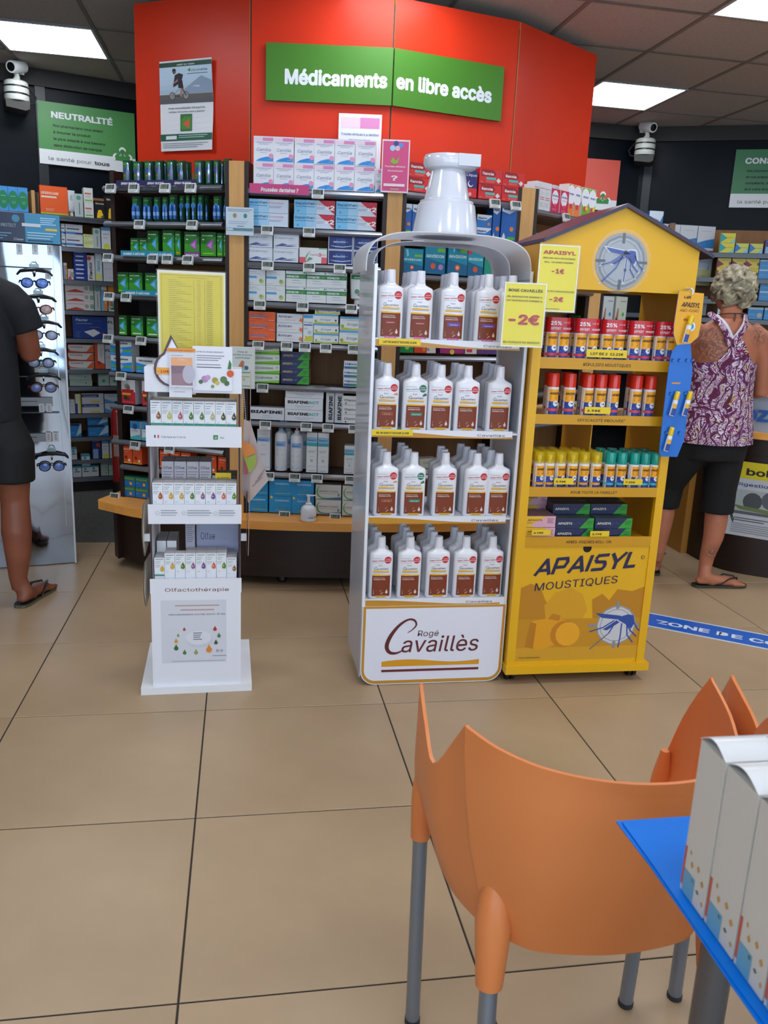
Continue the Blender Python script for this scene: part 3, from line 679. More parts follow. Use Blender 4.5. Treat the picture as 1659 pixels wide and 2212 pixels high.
 'euphy': ('1F6CB4', '1A5690', '2A7A6A', [('r', 0, .55, 1, 1, '2E7A5C'), ('c', .66, .3, .16, 'EBA030'), T(.08, .72, .14, 'Euphytose', 'C8C84A', .8, b=.01), ('l', .08, .4, .16, 1, 'B8D0E4', .06)]),
 'fluoc': ('3E9AE0', '2C80C4', '3488CC', [('c', .5, .46, .2, '1E8A5C', 1.9), ('l', .25, .62, .5, 1, '8CD0C0', .06), ('l', .36, .4, .4, 2, '6CC0A8', .06)]),
 'spedi': ('F0601E', 'C84E1C', 'E05A20', [('r', 0, 0, 1, .06, 'A8B43A'), T(.05, .7, .12, 'SPEDICARE', 'F8D8C4', .62, b=.03, sh=.1), ('r', .05, .58, .6, .64, 'F4DCC8'), ('l', .2, .2, .3, 2, 'F8B890', .05)]),
 'boxw': ('D6DAD8', 'B8BCBA', 'C0C4C2', [('r', .1, .56, .8, .66, 'C86A4A'), ('r', .1, .1, .9, .2, '8CB84A'), ('l', .15, .45, .6, 2, 'B0B0A8', .07)]),
 'snorex': ('1A1A1C', '101012', '141416', [T(.1, .8, .11, 'Snorex', 'D0CCC0', .8, b=.03), ('c', .5, .36, .13, 'EFC21E'), ('p', [(.2, .02), (.24, .3), (.76, .3), (.86, .1), (.6, .02)], 'EFC21E'), ('p', [(.46, .04), (.8, .2), (.84, .1)], '3A3A36')]),
 'fluim': ('D6DCE2', 'B8BEC6', 'C0C6CE', [('l', .06, .66, .74, 1, '4A5A74', .3), ('l', .06, .86, .5, 1, 'D08A8A', .08), ('r', .0, .14, .55, .34, '4C8CCC'), ('r', .55, .14, 1, .3, '24407E')]),
 'ygreen': ('D6DE9C', 'B8C078', 'C0C88C', [('c', .25, .7, .12, '9CB83A'), ('r', .5, .1, .95, .5, 'DCE0D0'), ('l', .4, .8, .4, 2, 'A0A86A', .08)]),
 'tubeg': ('B8C4C2', '9CA8A6', 'A0ACAA', [('c', .5, .82, .1, '5C9A8A'), ('r', .5, .1, .62, .62, '6C7C8A')]),
 'whiteb': ('D8DEE4', 'B0B6BE', 'B8BEC6', [('r', 0, .85, 1, 1, '5CA8E0'), ('l', .15, .7, .7, 1, '2C4A9C', .05), ('l', .15, .55, .6, 2, 'A8B0BC', .05), ('c', .55, .12, .14, 'D8D83A')]),
 'blued': ('24409C', '1A3074', '1E3A8C', [('l', .14, .7, .6, 1, 'D2D8EC', .9)]),
 'flector': ('D6DAE0', 'B8BCC2', 'C0C4CC', [('c', .25, .88, .08, 'C83A3A'), T(.62, .08, .16, 'Flector', '3A3E4C', 2.3, b=.03, rot=pi/2), ('r', .05, .55, .4, .8, 'B8C4D4')]),
 'aquab': ('C8DCE4', 'A8BCC4', 'B0C4CC', [T(.68, .36, .17, 'Flectoral', '5C8AA8', 1.5, rot=pi/2), ('p', [(0, 0), (1, .1), (1, .24), (0, .3)], 'D6DC8A')]),
 'greyw': ('C6CCD6', 'A8AEB8', 'B0B6C0', [('p', [(.1, .88), (.3, .88), (.2, .76)], '6C8AB8'), ('l', .12, .55, .7, 1, '8C94A4', .04), ('l', .5, .16, .4, 1, 'A0A6B4', .04)]),
 'whitered': ('DCD8D8', 'B8B4B4', 'C6C2C2', [('p', [(0, .02), (.35, .34), (.65, .1), (.62, .02)], 'C83C30'), ('l', .06, .74, .6, 1, 'D06A64', .1), ('c', .74, .46, .24, 'A8A4A4'), ('r', .86, .2, 1, .7, '7CA88C')]),
 'colors': ('D88A4A', 'B0703C', 'C8CCD0', [('r', 0, 0, .45, 1, '6CA8D8'), ('r', .1, .85, .9, 1, 'D0D4D8'), ('r', .55, .3, .95, .6, 'E8B06A')]),
 'karvea': ('D2D8DA', 'B8BEC0', 'C0C6C8', [('r', 0, .62, 1, 1, 'E89A2A'), T(.7, .06, .24, 'Kam', '2C7A5C', 1.25, b=.03, rot=pi/2), ('r', 0, .2, .4, .5, 'E07A3A')]),
 'flectblue': ('1F3E8C', '1A3070', '1C3478', [T(.1, .78, .15, 'Flector', 'C8D4E8', .34, b=.03), T(.46, .78, .13, 'Tissugel', '3C5CA4', .4), ('l', .1, .68, .46, 1, 'A0B4D8', .05), ('p', [(.32, .3), (.62, .42), (.8, .26), (.58, .06)], 'D8DCE0'), ('l', .5, .52, .3, 1, 'A06CA0', .05), ('c', .88, .22, .06, 'C8403A'), ('l', .08, .3, .14, 4, '4C6CB0', .08)]),
 'FL': ('C0CCDA', 'A0ACBA', 'A8B4C2', [T(.1, .7, .14, 'FL', '2C3A54', .8, b=.04), ('l', .1, .5, .8, 2, 'C88A8A', .05)]),
 'voltar': ('DCDAD8', 'B85A3A', 'C0BEBC', [('p', [(.0, .0), (.0, .5), (.08, .2), (.5, .1), (1, .12), (1, 0)], 'C8442C'), ('p', [(.7, .1), (.9, .8), (1, .9), (1, .1)], 'DE6A34'), T(.06, .62, .22, 'Voltarène', '3A3A5C', .5), ('r', .0, .94, 1, 1, 'C8442C')]),
 'voltar_t': ('DCDCDC', 'B8B8B8', 'D8502C', [('p', [(0, 0), (1, 0), (1, .2), (.3, .3), (.3, 1), (0, 1)], 'D8502C'), ('c', .4, .24, .07, 'B0302C'), ('l', .5, .8, .4, 6, 'A8A8B4', .06)]),
 'greenm': ('A8BCB4', '6C8A82', '7A9890', [('l', .3, .66, .3, 1, '5C7A74', .1), ('c', .72, .5, .13, '4C8A7C')]),
 'greenm2': ('A8BEB6', '6C8A82', '7A9890', [('l', .2, .85, .5, 1, '5C7A74', .06), ('c', .5, .42, .18, '6CB09C'), ('c', .5, .42, .07, '3C4A5C')]),
 'phys': ('C8CED2', 'A8AEB2', 'B0B6BA', [('r', .0, .62, .78, .92, '24387A'), T(.1, .68, .18, 'PhysioMer', 'C8D4E4', .6, b=.01), ('r', .4, .1, .8, .24, 'D8C83A')]),
 'bluew': ('BCCAD8', '9CAAB8', 'A4B2C0', [('p', [(0, 0), (1, 0), (1, .3), (.5, .2), (0, .5)], '4C92CC'), ('l', .2, .8, .6, 1, '5C6C84', .1)]),
 'yelb': ('D6D8C8', 'B8BAAA', '5A6AA0', [('r', 0, 0, .4, .5, '2C3E8C'), ('r', .7, 0, 1, 1, 'D8D04A')]),
 'blurhino': ('2C8AD0', '2470AC', '24304E', [('r', .0, .8, .8, .98, '24304E'), ('p', [(.5, .02), (.7, .5), (.9, .9), (1, .9), (1, .3)], 'C0D8EC'), ('l', .06, .76, .5, 1, 'D0606A', .04), ('l', .08, .3, .3, 1, 'A8D0EC', .05)]),
 'bluedk': ('243C78', '1A2C5C', '3C3C54', [('r', .1, .0, .7, .5, '8CB0D8'), ('r', .5, .6, .9, .8, 'C84A3A'), ('l', .1, .9, .8, 1, 'A0B0D0', .06)]),
 'whitebl': ('D2D6D8', 'B0B4B6', 'A8D0DC', [('r', .0, .84, 1, 1, '3C9CB8'), ('c', .4, .7, .12, '3C9CB8'), ('r', .18, .44, .8, .52, '3C3E44')]),
 'whitebox2': ('CED4DC', 'AEB4BC', 'B8BEC6', [('p', [(0, .1), (1, .1), (1, .5), (.5, .42), (0, .3)], '3480C4'), ('l', .2, .8, .6, 1, '9CA8B4', .04), ('r', 0, 0, 1, .1, 'D6DCE2')]),
 'eyebox': ('CCC890', 'A8A47A', 'B8C0C8', [('r', 0, .55, 1, 1, 'C0CCD6'), ('c', .5, .2, .15, 'B0AC84'), ('c', .5, .2, .1, 'D2CC5A'), ('l', .15, .82, .5, 1, '6C8AA0', .04), ('p', [(.7, .56), (.8, .56), (.75, .72)], '4C9CD0')]),
 'tealyel': ('D6CC2E', 'A8A028', '3CA0A4', [('p', [(0, 0), (0, 1), (.45, .5)], '2CA0A8'), ('p', [(.6, 0), (1, 0), (1, .5)], '8CC8B4'), ('l', .3, .55, .6, 1, '5C6A54', .08)]),
 'blueyel': ('C8CC5A', '9CA04A', '3C84B4', [('p', [(0, 0), (0, 1), (.45, .5)], '2C7CC4'), ('p', [(.6, 0), (1, 0), (1, .6)], '8CC0D8'), ('l', .3, .55, .6, 1, '5C6A54', .08)]),
 'maroony': ('D2BE3A', 'A89A30', '8A3A54', [('p', [(0, .0), (0, .8), (.5, .36)], '8A2A4E'), ('r', .86, .3, 1, .6, '6C4A4A'), ('l', .3, .75, .6, 1, '6A6044', .08)]),
 'bluesea': ('2E86C4', '24699C', 'A8C8DC', [('r', 0, .82, 1, 1, 'A8CCE0'), ('c', .78, .34, .2, 'B8B4AC'), ('l', .1, .4, .4, 1, '8CC0E0', .08)]),
 'redbox': ('C8A8A4', 'A08480', 'B03A34', [('r', 0, .7, 1, 1, 'C8423C'), ('c', .3, .3, .2, 'D0403A')]),
 'bootcard': ('C6D2D6', 'A6B2B6', 'B0BCC0', [('p', [(.0, .0), (.2, .6), (.3, .6), (.3, .0)], 'A8745A'), ('p', [(.0, .0), (.1, .3), (.3, .2), (.3, .0)], '1A1A1C'), ('l', .4, .85, .5, 1, '3C5A84', .05), ('c', .7, .4, .07, '3C8CD0')]),
 'bootcard2': ('C6D2C8', 'A6B2A8', 'B0BCB2', [('p', [(.0, .0), (.2, .6), (.3, .6), (.3, .0)], 'A8745A'), ('p', [(.0, .0), (.1, .3), (.3, .2), (.3, .0)], '1A1A1C'), ('l', .4, .85, .5, 1, '3C5A84', .05), ('c', .7, .4, .07, '4CB84A')]),
 'herbs': ('C8C4C0', 'A8A4A0', 'A8403A', [('r', 0, 0, 1, .5, 'C0323A'), ('c', .5, .6, .24, '5C7A4A'), ('c', .3, .5, .14, 'C84A3A'), ('l', .2, .2, .6, 1, 'E8D0D0', .05)]),
 'greenp': ('8CB82C', '6C9424', '9CC83C', [('p', [(.2, .3), (.5, .5), (.9, .4), (.6, .2)], 'B8D84A'), ('l', .3, .8, .5, 1, 'DCE8B8', .08)]),
 'whiteg': ('D0D6CE', 'B0B6AE', 'B8BEB6', [('r', .1, .3, .9, .4, '6C9A5C'), ('l', .2, .8, .6, 2, '8CA08A', .1)]),
 'greyneutr': ('D2C21E', 'A89C1C', 'B8AC20', []),
}
# ================================================================ STOCK ON THE ISLAND
b1, b2, b3, b4 = BAY[1:]
def blister(name, des, w, h, d):
    """card backed pack with moulded tubes in front"""
    k = (des, round(w, 3), round(h, 3), 'bl')
    if k not in _cm:
        q = MB(); q.box(0, w, .012, .016, 0, h, M('1B4A2C', .35))
        q.printed([('r', .06, .06, .5, .95, '2C7A36'), ('t', .1, .84, .06, 'nicorette', 'A8C4B0', {'fit': .5}), ('c', .28, .6, .11, '3C4C9A' if des == 'spray' else '3A8CC8'), ('r', .1, .36, .4, .42, 'C8503A' if des == 'spray' else '3E9A2C')], w, h, wrap=lambda x, z: .012)
        if des == 'spray':
            for cx in (.68,):
                q.lathe([(w*.16, h*.05), (w*.18, h*.1), (w*.18, h*.55), (w*.12, h*.62), (w*.12, h*.8), (w*.06, h*.88)], M('8FA4C8', .18, .6), c=(w*cx, 0), n=8)
            q.box(w*.92, w, .004, .02, .02*h, h*.98, M('16382A', .25))
        else:
            for cx in ((.3, .75) if w > .03 else (.5,)):
                q.lathe([(w*.14, h*.06), (w*.16, h*.1), (w*.16, h*.5), (w*.1, h*.62)], M('3E6FC0', .2, .2), c=(w*cx, 0), n=8)
                q.lathe([(w*.165, h*.2), (w*.165, h*.36)], M('7FA8E0', .2), c=(w*cx, 0), n=8)
            q.box(w*.94, w, .004, .02, .02*h, h*.98, M('16382A', .25))
        o = q.build(name); me = o.data; bpy.data.objects.remove(o); _cm[k] = me
    o = bpy.data.objects.new(name, _cm[k]); COL.objects.link(o); return o
def brow(z, spans, hpx, des, desc, where, depth=1, back=.0):
    n = len(spans)
    for i, (a, b) in enumerate(spans):
        for r in range(depth):
            bk = back+.02+r*.03
            u0, u1 = b1.u(a, z, back), b1.u(b, z, back); h = hpx*b1.dist(u0, z)/FPX
            o = blister('blister_pack', des, u1-u0-.001, h*(1-.03*((i*3) % 4)/3), 0); b1.place(o, u0+.006*r, bk, z+.001)
            o.rotation_euler.z += random.uniform(-.1, .1)
            tag(o, f"{desc}, {ordn(i, n)}, {'row behind, ' if r else ''}{where}", 'blister pack', f'{desc}, {where}')
z = 1.813
brow(z, [(257, 278), (280, 301), (304, 325), (327, 346), (352, 373), (375, 394), (412, 434), (436, 452), (454, 468)], 50, 'spray', 'dark green mouth spray blister', 'top left shelf', 2)
brow(z, [(476, 492)], 52, 'spray', 'dark green mouth spray blister', 'alone beside first wood post')
z = 1.658
brow(z, [(277, 299), (301, 321), (324, 341), (344, 357)], 50, 'loz', 'green and blue lozenge blister', 'second shelf, left cluster')
brow(z, [(358, 378), (380, 392), (394, 404), (406, 418), (420, 434)], 54, 'loz', 'green and blue lozenge blister', 'second shelf, middle cluster', 2)
brow(z, [(453, 474), (476, 491)], 52, 'loz', 'green and blue lozenge blister', 'second shelf, beside first post')
z = 1.508; L3 = 'third shelf below green sprays'
row(b1, z, [(280, 302), (303, 318)], 34, 'nico_s', 'small green gum carton', L3)
row(b1, z, [(318, 342)], 50, 'nico_s', 'tall green gum carton with blue arrow', L3)
row(b1, z, [(351, 377)], 52, 'nico_o', 'tall green gum carton with orange foot stripe', L3)
row(b1, z, [(378, 390)], 51, 'nico_o', 'tall green gum carton seen nearly edge on', L3)
row(b1, z, [(399, 431), (433, 467)], 50, 'nico_v', 'green lozenge carton with purple arrow', L3)
row(b1, z, [(468, 481), (482, 494)], 49, 'nico_s', 'narrow green gum carton at the right end', L3)
z = 1.333; L4 = 'shelf left of the yellow list'
row(b1, z, [(253, 273), (274, 311), (313, 343), (345, 375), (377, 407), (409, 439)], 44, 'nico_s', 'green gum carton with blue arrow', L4)
z = Z1[4]+.003
row(b1, z, [(248, 275), (284, 309), (316, 343), (346, 373), (376, 403), (406, 433)], 42, 'nico_b', 'green gum carton with white dot', 'shelf above blue patch boxes')
z = Z1[5]+.003
row(b1, z, [(240, 286)], 33, 'nicopass', 'blue and white nicotine lozenge box', 'left end behind drop stand', stack=2)
row(b1, z, [(294, 338)], 33, 'nicopass', 'single blue and white nicotine lozenge box', 'behind the drop shaped card')
z = Z1[6]+.003
row(b1, z, [(262, 293), (307, 337)], 53, 'tea', 'red and white herbal box with yellow band', 'left of the white cardboard stand', d=.1)
z = Z1[7]+.003
row(b1, z, [(281, 303), (306, 328)], 40, 'saug', 'blue and white plant capsule box', 'left of the white cardboard stand')
z = Z1[8]+.003
row(b1, z, [(265, 286), (287, 306), (345, 366), (368, 389), (391, 412), (446, 466), (470, 494)], 38, 'orange', 'orange and white vitamin box', 'shelf seen through the white stand')
z = .345
row(b1, z, [(264, 292), (293, 321)], 22, 'euphy', 'blue and green calming tablet box', 'worktop left end', stack=2, d=.05)
row(b1, z, [(448, 492)], 32, 'cysti', 'bright blue hair capsule box', 'worktop behind the white stand')

z = 1.803; W2 = 'top centre shelf'
row(b2, z, [(547, 808, 6)], 51.5, 'camilia', 'white and pink teething remedy box', W2, stack=2, d=.05)
row(b2, z, [(809, 823)], 50, 'camilia', 'teething box peeping out behind pink card', W2, back=.04)
def flat_card(F, px, py, w, h, th, back, lean, name, label, cat, base, P, rz=0, edge='C8CCD0', rough=.35, film=False):
    """card standing with its lower left at pixel px,py"""
    u, z_ = F.hit(px, py, back); q = MB(); q.box(0, w, 0, th, 0, h, M(edge, rough), front=M(base, rough)); q.printed(P, w, h)
    if film:
        q.box(-.008, w+.008, -.0030, -.0024, -.008, h+.008, M('FFFFFF', .05, alpha=.12, ior=1.4))
    o = q.build(name, smooth=False); F.place(o, u, back, z_); o.rotation_euler.x = lean; o.rotation_euler.z += rz
    return tag(o, label, cat)
flat_card(b2, 728, 398, .193, .30, .004, .19, -.02, 'shelf_card', 'white and pink teething leaflet card standing behind the top boxes', 'card', 'E8E8F0',
    [('r', .05, .8, .5, .95, 'E9CFE0'), ('r', .5, .8, .95, .95, 'DA8ABE'), T(.06, .7, .045, 'Troubles attribués à la dentition', '5A7CA8', .88, b=.02), T(.25, .62, .045, 'chez le nourrisson', '5A7CA8', .5, b=.02), ('r', .6, .42, .62, .46, 'D05A7A'), ('r', .66, .41, .675, .47, '3C3C6A')])
flat_card(b2, 822, 415, .118, .212, .003, -.03, 0, 'promo_card', 'pink question card in front of the second wood post', 'card', 'D84A84',
    [('r', 0, 0, 1, .03, 'F0DCE4'), ('r', 0, .97, 1, 1, 'F0DCE4'), ('r', 0, 0, .04, 1, 'F0DCE4'), ('r', .96, 0, 1, 1, 'F0DCE4'), ('c', .5, .93, .05, '2A4C9A'), ('c', .68, .9, .045, '4C9ADE'), ('c', .38, .84, .055, 'A8D0F0'), ('c', .56, .84, .05, 'EBB8CC'), ('p', [(.32, .58), (.4, .68), (.5, .6), (.64, .68), (.58, .56), (.44, .54)], '8CB83A'),
     T(.12, .48, .05, 'Poussées dentaires', 'F6E0E8', .74, sh=.2), T(.22, .4, .05, 'douloureuses', 'F6E0E8', .56, sh=.2), T(.38, .23, .13, '?', 'F6E8EC', .2, b=.03), ('r', .1, .12, .86, .17, 'F0E0E6'), ('r', .36, .055, .66, .08, 'C8A87A')])
z = 1.643
row(b2, z, [(531, 622)], 27.5, 'bepan', 'long blue and white ointment box', 'left of second centre shelf', stack=2, d=.045)
row(b2, z, [(634, 722), (724, 812)], 28.5, 'bepan2', 'long ointment box with red x2 corner', 'second centre shelf', stack=2, d=.045)
z = 1.495
row(b2, z, [(534, 589), (590, 644)], 28.5, 'esber', 'white circulation tablet box with blue wave', 'third centre shelf', stack=2)
row(b2, z, [(646, 706)], 32, 'cyclo', 'white and red tablet box with a 3', 'middle of third centre shelf')
row(b2, z, [(708, 761), (762, 815)], 29.5, 'daflon', 'dark blue shiny tablet box', 'right of third centre shelf', stack=2)
z = 1.325
row(b2, z, [(532, 573), (574, 616)], 32, 'endo', 'white box with blue stripe and plant', 'fourth centre shelf', stack=2)
row(b2, z, [(617, 748, 3)], 32, 'ginkor', 'white box with green band', 'fourth centre shelf', stack=2)
def cream_tube(name, w, h, col, P, cap='D8DCDC'):
    q = MB(); n = 12
    def ring(z_, a, b): return [(w/2+a*cos(2*pi*k/n), b*sin(2*pi*k/n), z_) for k in range(n)]
    q.loft([ring(h*.16, w*.3, w*.28), ring(h*.2, w*.44, w*.34), ring(h*.5, w*.47, w*.26), ring(h*.93, w*.5, .004), ring(h, w*.5, .0025)], M(col, .35))
    q.printed(P, w, h, wrap=lambda x, z_: -(w*.36*(1-max(0, (z_/h-.2))/.8)*sqrt(max(0, 1-((x-w/2)/(w*.5))**2))+.004), nseg=6)
    o = q.build(name)
    q = MB(); q.lathe([(w*.22, 0), (w*.24, .002), (w*.2, h*.17)], M(cap, .4), c=(w/2, 0), n=14); q.build('cap', o)
    return o
o = cream_tube('cream_tube', .072, .135, 'D8DEDE', [('r', .06, .82, .94, .95, '1C8450'), T(.25, .85, .06, 'Ginkor', 'E0ECE4', .5, b=.03), ('c', .45, .42, .08, '3C9A7A'), ('c', .6, .34, .06, 'C87A9A')])
b2.place(o, b2.u(754, 1.325), .05, 1.325); tag(o, 'white and green cream tube standing on its cap beside the arch', 'tube')
z = 1.148
row(b2, z, [(534, 594)], 20, 'arnican_o', 'orange gel box with blue lettering', 'fifth centre shelf', stack=3, jit=.003)
row(b2, z, [(597, 653)], 19.5, 'arnican_w', 'white gel box with orange flower', 'fifth centre shelf', stack=3)
row(b2, z, [(654, 676)], 60, 'arnigel_t', 'tall white gel carton with blue top', 'fifth centre shelf', d=.035)
row(b2, z, [(677, 731)], 20, 'arnigel', 'flat white gel box with green hill', 'fifth centre shelf', stack=4, jit=.004)
row(b2, z, [(732, 788)], 29, 'arnigel', 'thick white gel box with green hill', 'right end fifth centre shelf', stack=2)
z = .958
row(b2, z, [(546, 603)], 20.5, 'cicad', 'white and green ointment box', 'sixth centre shelf', stack=4, jit=.003)
row(b2, z, [(606, 667)], 16.8, 'apgel', 'navy and green bite gel box', 'sixth centre shelf', stack=4, d=.09)
row(b2, z, [(741, 792)], 18, 'hemo', 'white box with blue and green stripe', 'right end sixth centre shelf', stack=3)
z = .788
row(b2, z, [(540, 614)], 27, 'biafine', 'single long white burn cream box', 'seventh centre shelf')
row(b2, z, [(615, 697)], 25, 'biafact', 'long white box with teal lettering', 'seventh centre shelf', stack=3, jit=.004)
row(b2, z, [(703, 721), (722, 740)], 66, 'biafv', 'white burn cream carton stood on end', 'seventh centre shelf', d=.04)
row(b2, z, [(739, 790)], 19.5, 'osmo', 'cream box with purple top', 'right end seventh centre shelf', stack=3)
z = .548; d_ = .05
row(b2, z, [(555, 583)], 90, 'dex', 'tall white carton with light blue band', 'left of the white pump bottles')
row(b2, z, [(661, 684), (685, 709)], 87, 'dex2', 'tall white carton with teal band', 'centre bottle shelf')
row(b2, z, [(742, 766), (767, 790)], 62, 'dex2', 'short white carton with teal band', 'right end of centre bottle shelf')
def pump_bottle(w, h, label_prints, pump='8CC0E8', body='DDE2EA', squat=False):
    r = empty('pump_bottle'); R = w/2; n = 20; bh = h*(.62 if squat else .78)
    q = MB()
    if squat: prof = [(R*.93, 0), (R, .003), (R, bh*.62), (R*.93, bh*.8), (R*.7, bh*.93), (R*.34, bh), (R*.32, bh+.003)]
    else: prof = [(R*.95, 0), (R, .003), (R, bh*.9), (R*.9, bh*.95), (R*.5, bh), (R*.45, bh+.004)]
    q.lathe(prof, M(body, .3), n=n)
    hh = prof[3][1] if not squat else bh*.62
    q.printed(label_prints, w, hh, x0=-R, wrap=lambda x, z_: -R*sqrt(max(0, 1-(x/R)**2)) - .0002, nseg=8); q.build('body', r)
    q = MB(); q.lathe([(R*.42, bh), (R*.42, bh+h*.06), (R*.2, bh+h*.07), (R*.18, h*.95), (R*.3, h*.955), (R*.3, h), (0.0001, h)], M(pump, .3), n=14)
    a = R*.9; q.box(-.004, a, -.004, .004, h*.955, h*.99, M(pump, .3)); q.build('pump', r)
    return r
dp = [('r', .12, .66, .88, .8, '8CB8E8'), T(.2, .7, .055, 'Dexeryl', '1E3E86', .55, b=.02), ('l', .3, .58, .3, 1, '9CA0B0', .03), ('l', .22, .46, .5, 2, '6C7080', .03), ('l', .3, .3, .5, 2, 'A0A6B6', .03), ('l', .2, .12, .5, 2, '5C6070', .03)]
for i, (x, h, pc, lb) in enumerate(((604, 104, '7DB8EA', 'white bottle with light blue pump, left of centre bottle shelf'), (638, 100, 'E2E6EC', 'white bottle with clear white cap, beside the blue pump bottle'))):
    o = pump_bottle(.060, h*4.1/FPX, dp, pc); b2.place(o, b2.u(x, .548), .045, .548); tag(o, lb, 'bottle')
    o = pump_bottle(.060, h*4.1/FPX, dp, pc); b2.place(o, b2.u(x+10, .548), .12, .548); tag(o, 'second '+('light blue pump' if i == 0 else 'white capped')+' bottle hidden behind the first on the bottle shelf', 'bottle')
z = .345
row(b2, z, [(528, 580), (582, 628), (630, 677)], 36.5, 'cysti', 'bright blue hair capsule box', 'worktop below bottle shelf', stack=2, d=.09)
row(b2, z, [(679, 738), (740, 792)], 33, 'loba', 'cream box with green circle', 'worktop below bottle shelf', stack=2)
o = pump_bottle(.072, .122, [('p', [(.3, .92), (1.0, .98), (.75, .7), (.6, .66)], 'D03A3A'), T(.42, .38, .2, 'Osmo Soft', '2C3444', .7, b=.02)], 'E2E4E8', 'DDDFE4', True)
p = onz(666, 1124, .341); o.location = p; tag(o, 'white squat soap pump bottle standing on the worktop edge', 'bottle')

z = 1.818; W3 = 'top right bay shelf'
row(b3, z, [(878, 931)], 29.5, 'rennie', 'red antacid box left of the giant pump', W3, stack=2, d=.07)
row(b3, z, [(934, 985)], 29.5, 'rennie', 'red antacid box hidden behind the pump head', W3, stack=2, d=.07)
row(b3, z, [(1000, 1029)], 55, 'liquo', 'purple and red antacid sachet carton', 'right of the giant pump neck')
row(b3, z, [(1032, 1082), (1083, 1130)], 30, 'rennie', 'red antacid box right of the giant pump', W3, stack=2, d=.07)
z = 1.638
row(b3, z, [(868, 889), (890, 909)], 62, 'maalox', 'blue stomach remedy carton', 'left of the giant pump base')
row(b3, z, [(911, 990, 3)], 62, 'maalox', 'blue stomach remedy carton', 'hidden behind the giant pump base')
row(b3, z, [(1028, 1060)], 26, 'maalox_s', 'small blue and white stomach remedy box', 'right of pump base', stack=2)
row(b3, z, [(1062, 1078)], 76, 'maalox', 'narrow blue stomach carton', 'between small boxes and last carton')
row(b3, z, [(1080, 1112)], 80, 'maalox', 'tall blue stomach remedy carton', 'far right of second right bay shelf')
z = 1.475
row(b3, z, [(865, 913)], 50, 'gavis', 'teal reflux sachet carton', 'left under the arch')
row(b3, z, [(917, 961)], 74, 'gavis3', 'tall teal reflux carton with pink band', 'under the arch')
row(b3, z, [(966, 1008)], 72, 'gavis', 'tall teal reflux carton with green band', 'centre under the arch')
row(b3, z, [(1009, 1043)], 66, 'gavis2', 'teal reflux carton with red dot', 'under the arch')
row(b3, z, [(1045, 1095)], 52, 'neutri', 'green stomach box', 'right under the arch')
z = 1.12
row(b3, z, [(858, 893)], 58, 'proG', 'green probiotic carton', 'behind the first and second bottle shelves')
row(b3, z, [(895, 921)], 30, 'proF', 'red orange probiotic carton', 'behind second bottle shelf')
row(b3, z, [(922, 942)], 56, 'proO', 'white and orange probiotic carton', 'behind second bottle shelf')
row(b3, z, [(951, 1002)], 56, 'proP', 'purple fibre probiotic carton', 'behind second bottle shelf')
row(b3, z, [(1005, 1030)], 34, 'ultraW', 'small white carton with pink patch', 'behind second bottle shelf')
row(b3, z, [(1032, 1072)], 42, 'ultraP', 'white and purple carton', 'behind second bottle shelf')
z = .788
row(b3, z, [(858, 905)], 46, 'greenp', 'lime green slimming carton', 'behind third bottle shelf')
row(b3, z, [(908, 955)], 36, 'whiteg', 'white carton with green line', 'behind third bottle shelf')
row(b3, z, [(966, 1000)], 38, 'snorex', 'black carton with yellow print', 'behind third bottle shelf')
row(b3, z, [(1006, 1050)], 38, 'orange', 'orange and white carton', 'behind third bottle shelf')
row(b3, .545, [(860, 900), (905, 945)], 34, 'whiteg', 'pale herbal carton', 'low shelf behind the bottles')
z = 1.803; W4 = 'far right bay top shelf'
row(b4, z, [(1152, 1163), (1164, 1175), (1176, 1187)], 50, 'alv_w', 'white syrup carton showing its printed side', W4, d=.07)
row(b4, z, [(1188, 1207), (1208, 1226)], 48, 'alv_r', 'crimson and white syrup carton', W4)
row(b4, z, [(1227, 1237), (1239, 1252)], 64, 'alv_o', 'orange and white syrup carton', W4)
row(b4, z, [(1254, 1268), (1270, 1283)], 62, 'alv_g', 'green and white syrup carton', W4)
row(b4, z, [(1158, 1186), (1190, 1224)], 64, 'alv_w', 'taller white syrup carton in the row behind', W4, back=.1)
row(b4, 1.62, [(1160, 1180), (1184, 1204)], 34, 'alv_r', 'dark red syrup carton in shade', 'second shelf above yellow roof')
row(b4, 1.27, [(1250, 1262), (1264, 1276), (1278, 1290)], 20, 'nico_s', 'green carton', 'seen through the yellow house window', back=.06)
row(b4, 1.27, [(1300, 1322)], 62, 'bootcard', 'pale blue support stocking box', 'seen through yellow house window')
row(b4, 1.27, [(1326, 1350)], 62, 'bootcard2', 'pale green support stocking box', 'seen through yellow house window')
row(b4, 1.09, [(1252, 1272), (1274, 1294)], 20, 'nico_s', 'green carton low', 'seen through the yellow house window', back=.06)
row(b4, .79, [(1130, 1150), (1152, 1174), (1176, 1200), (1202, 1226), (1228, 1250)], 30, 'herbs', 'red and white herbal carton', 'seen through lower yellow shelves')

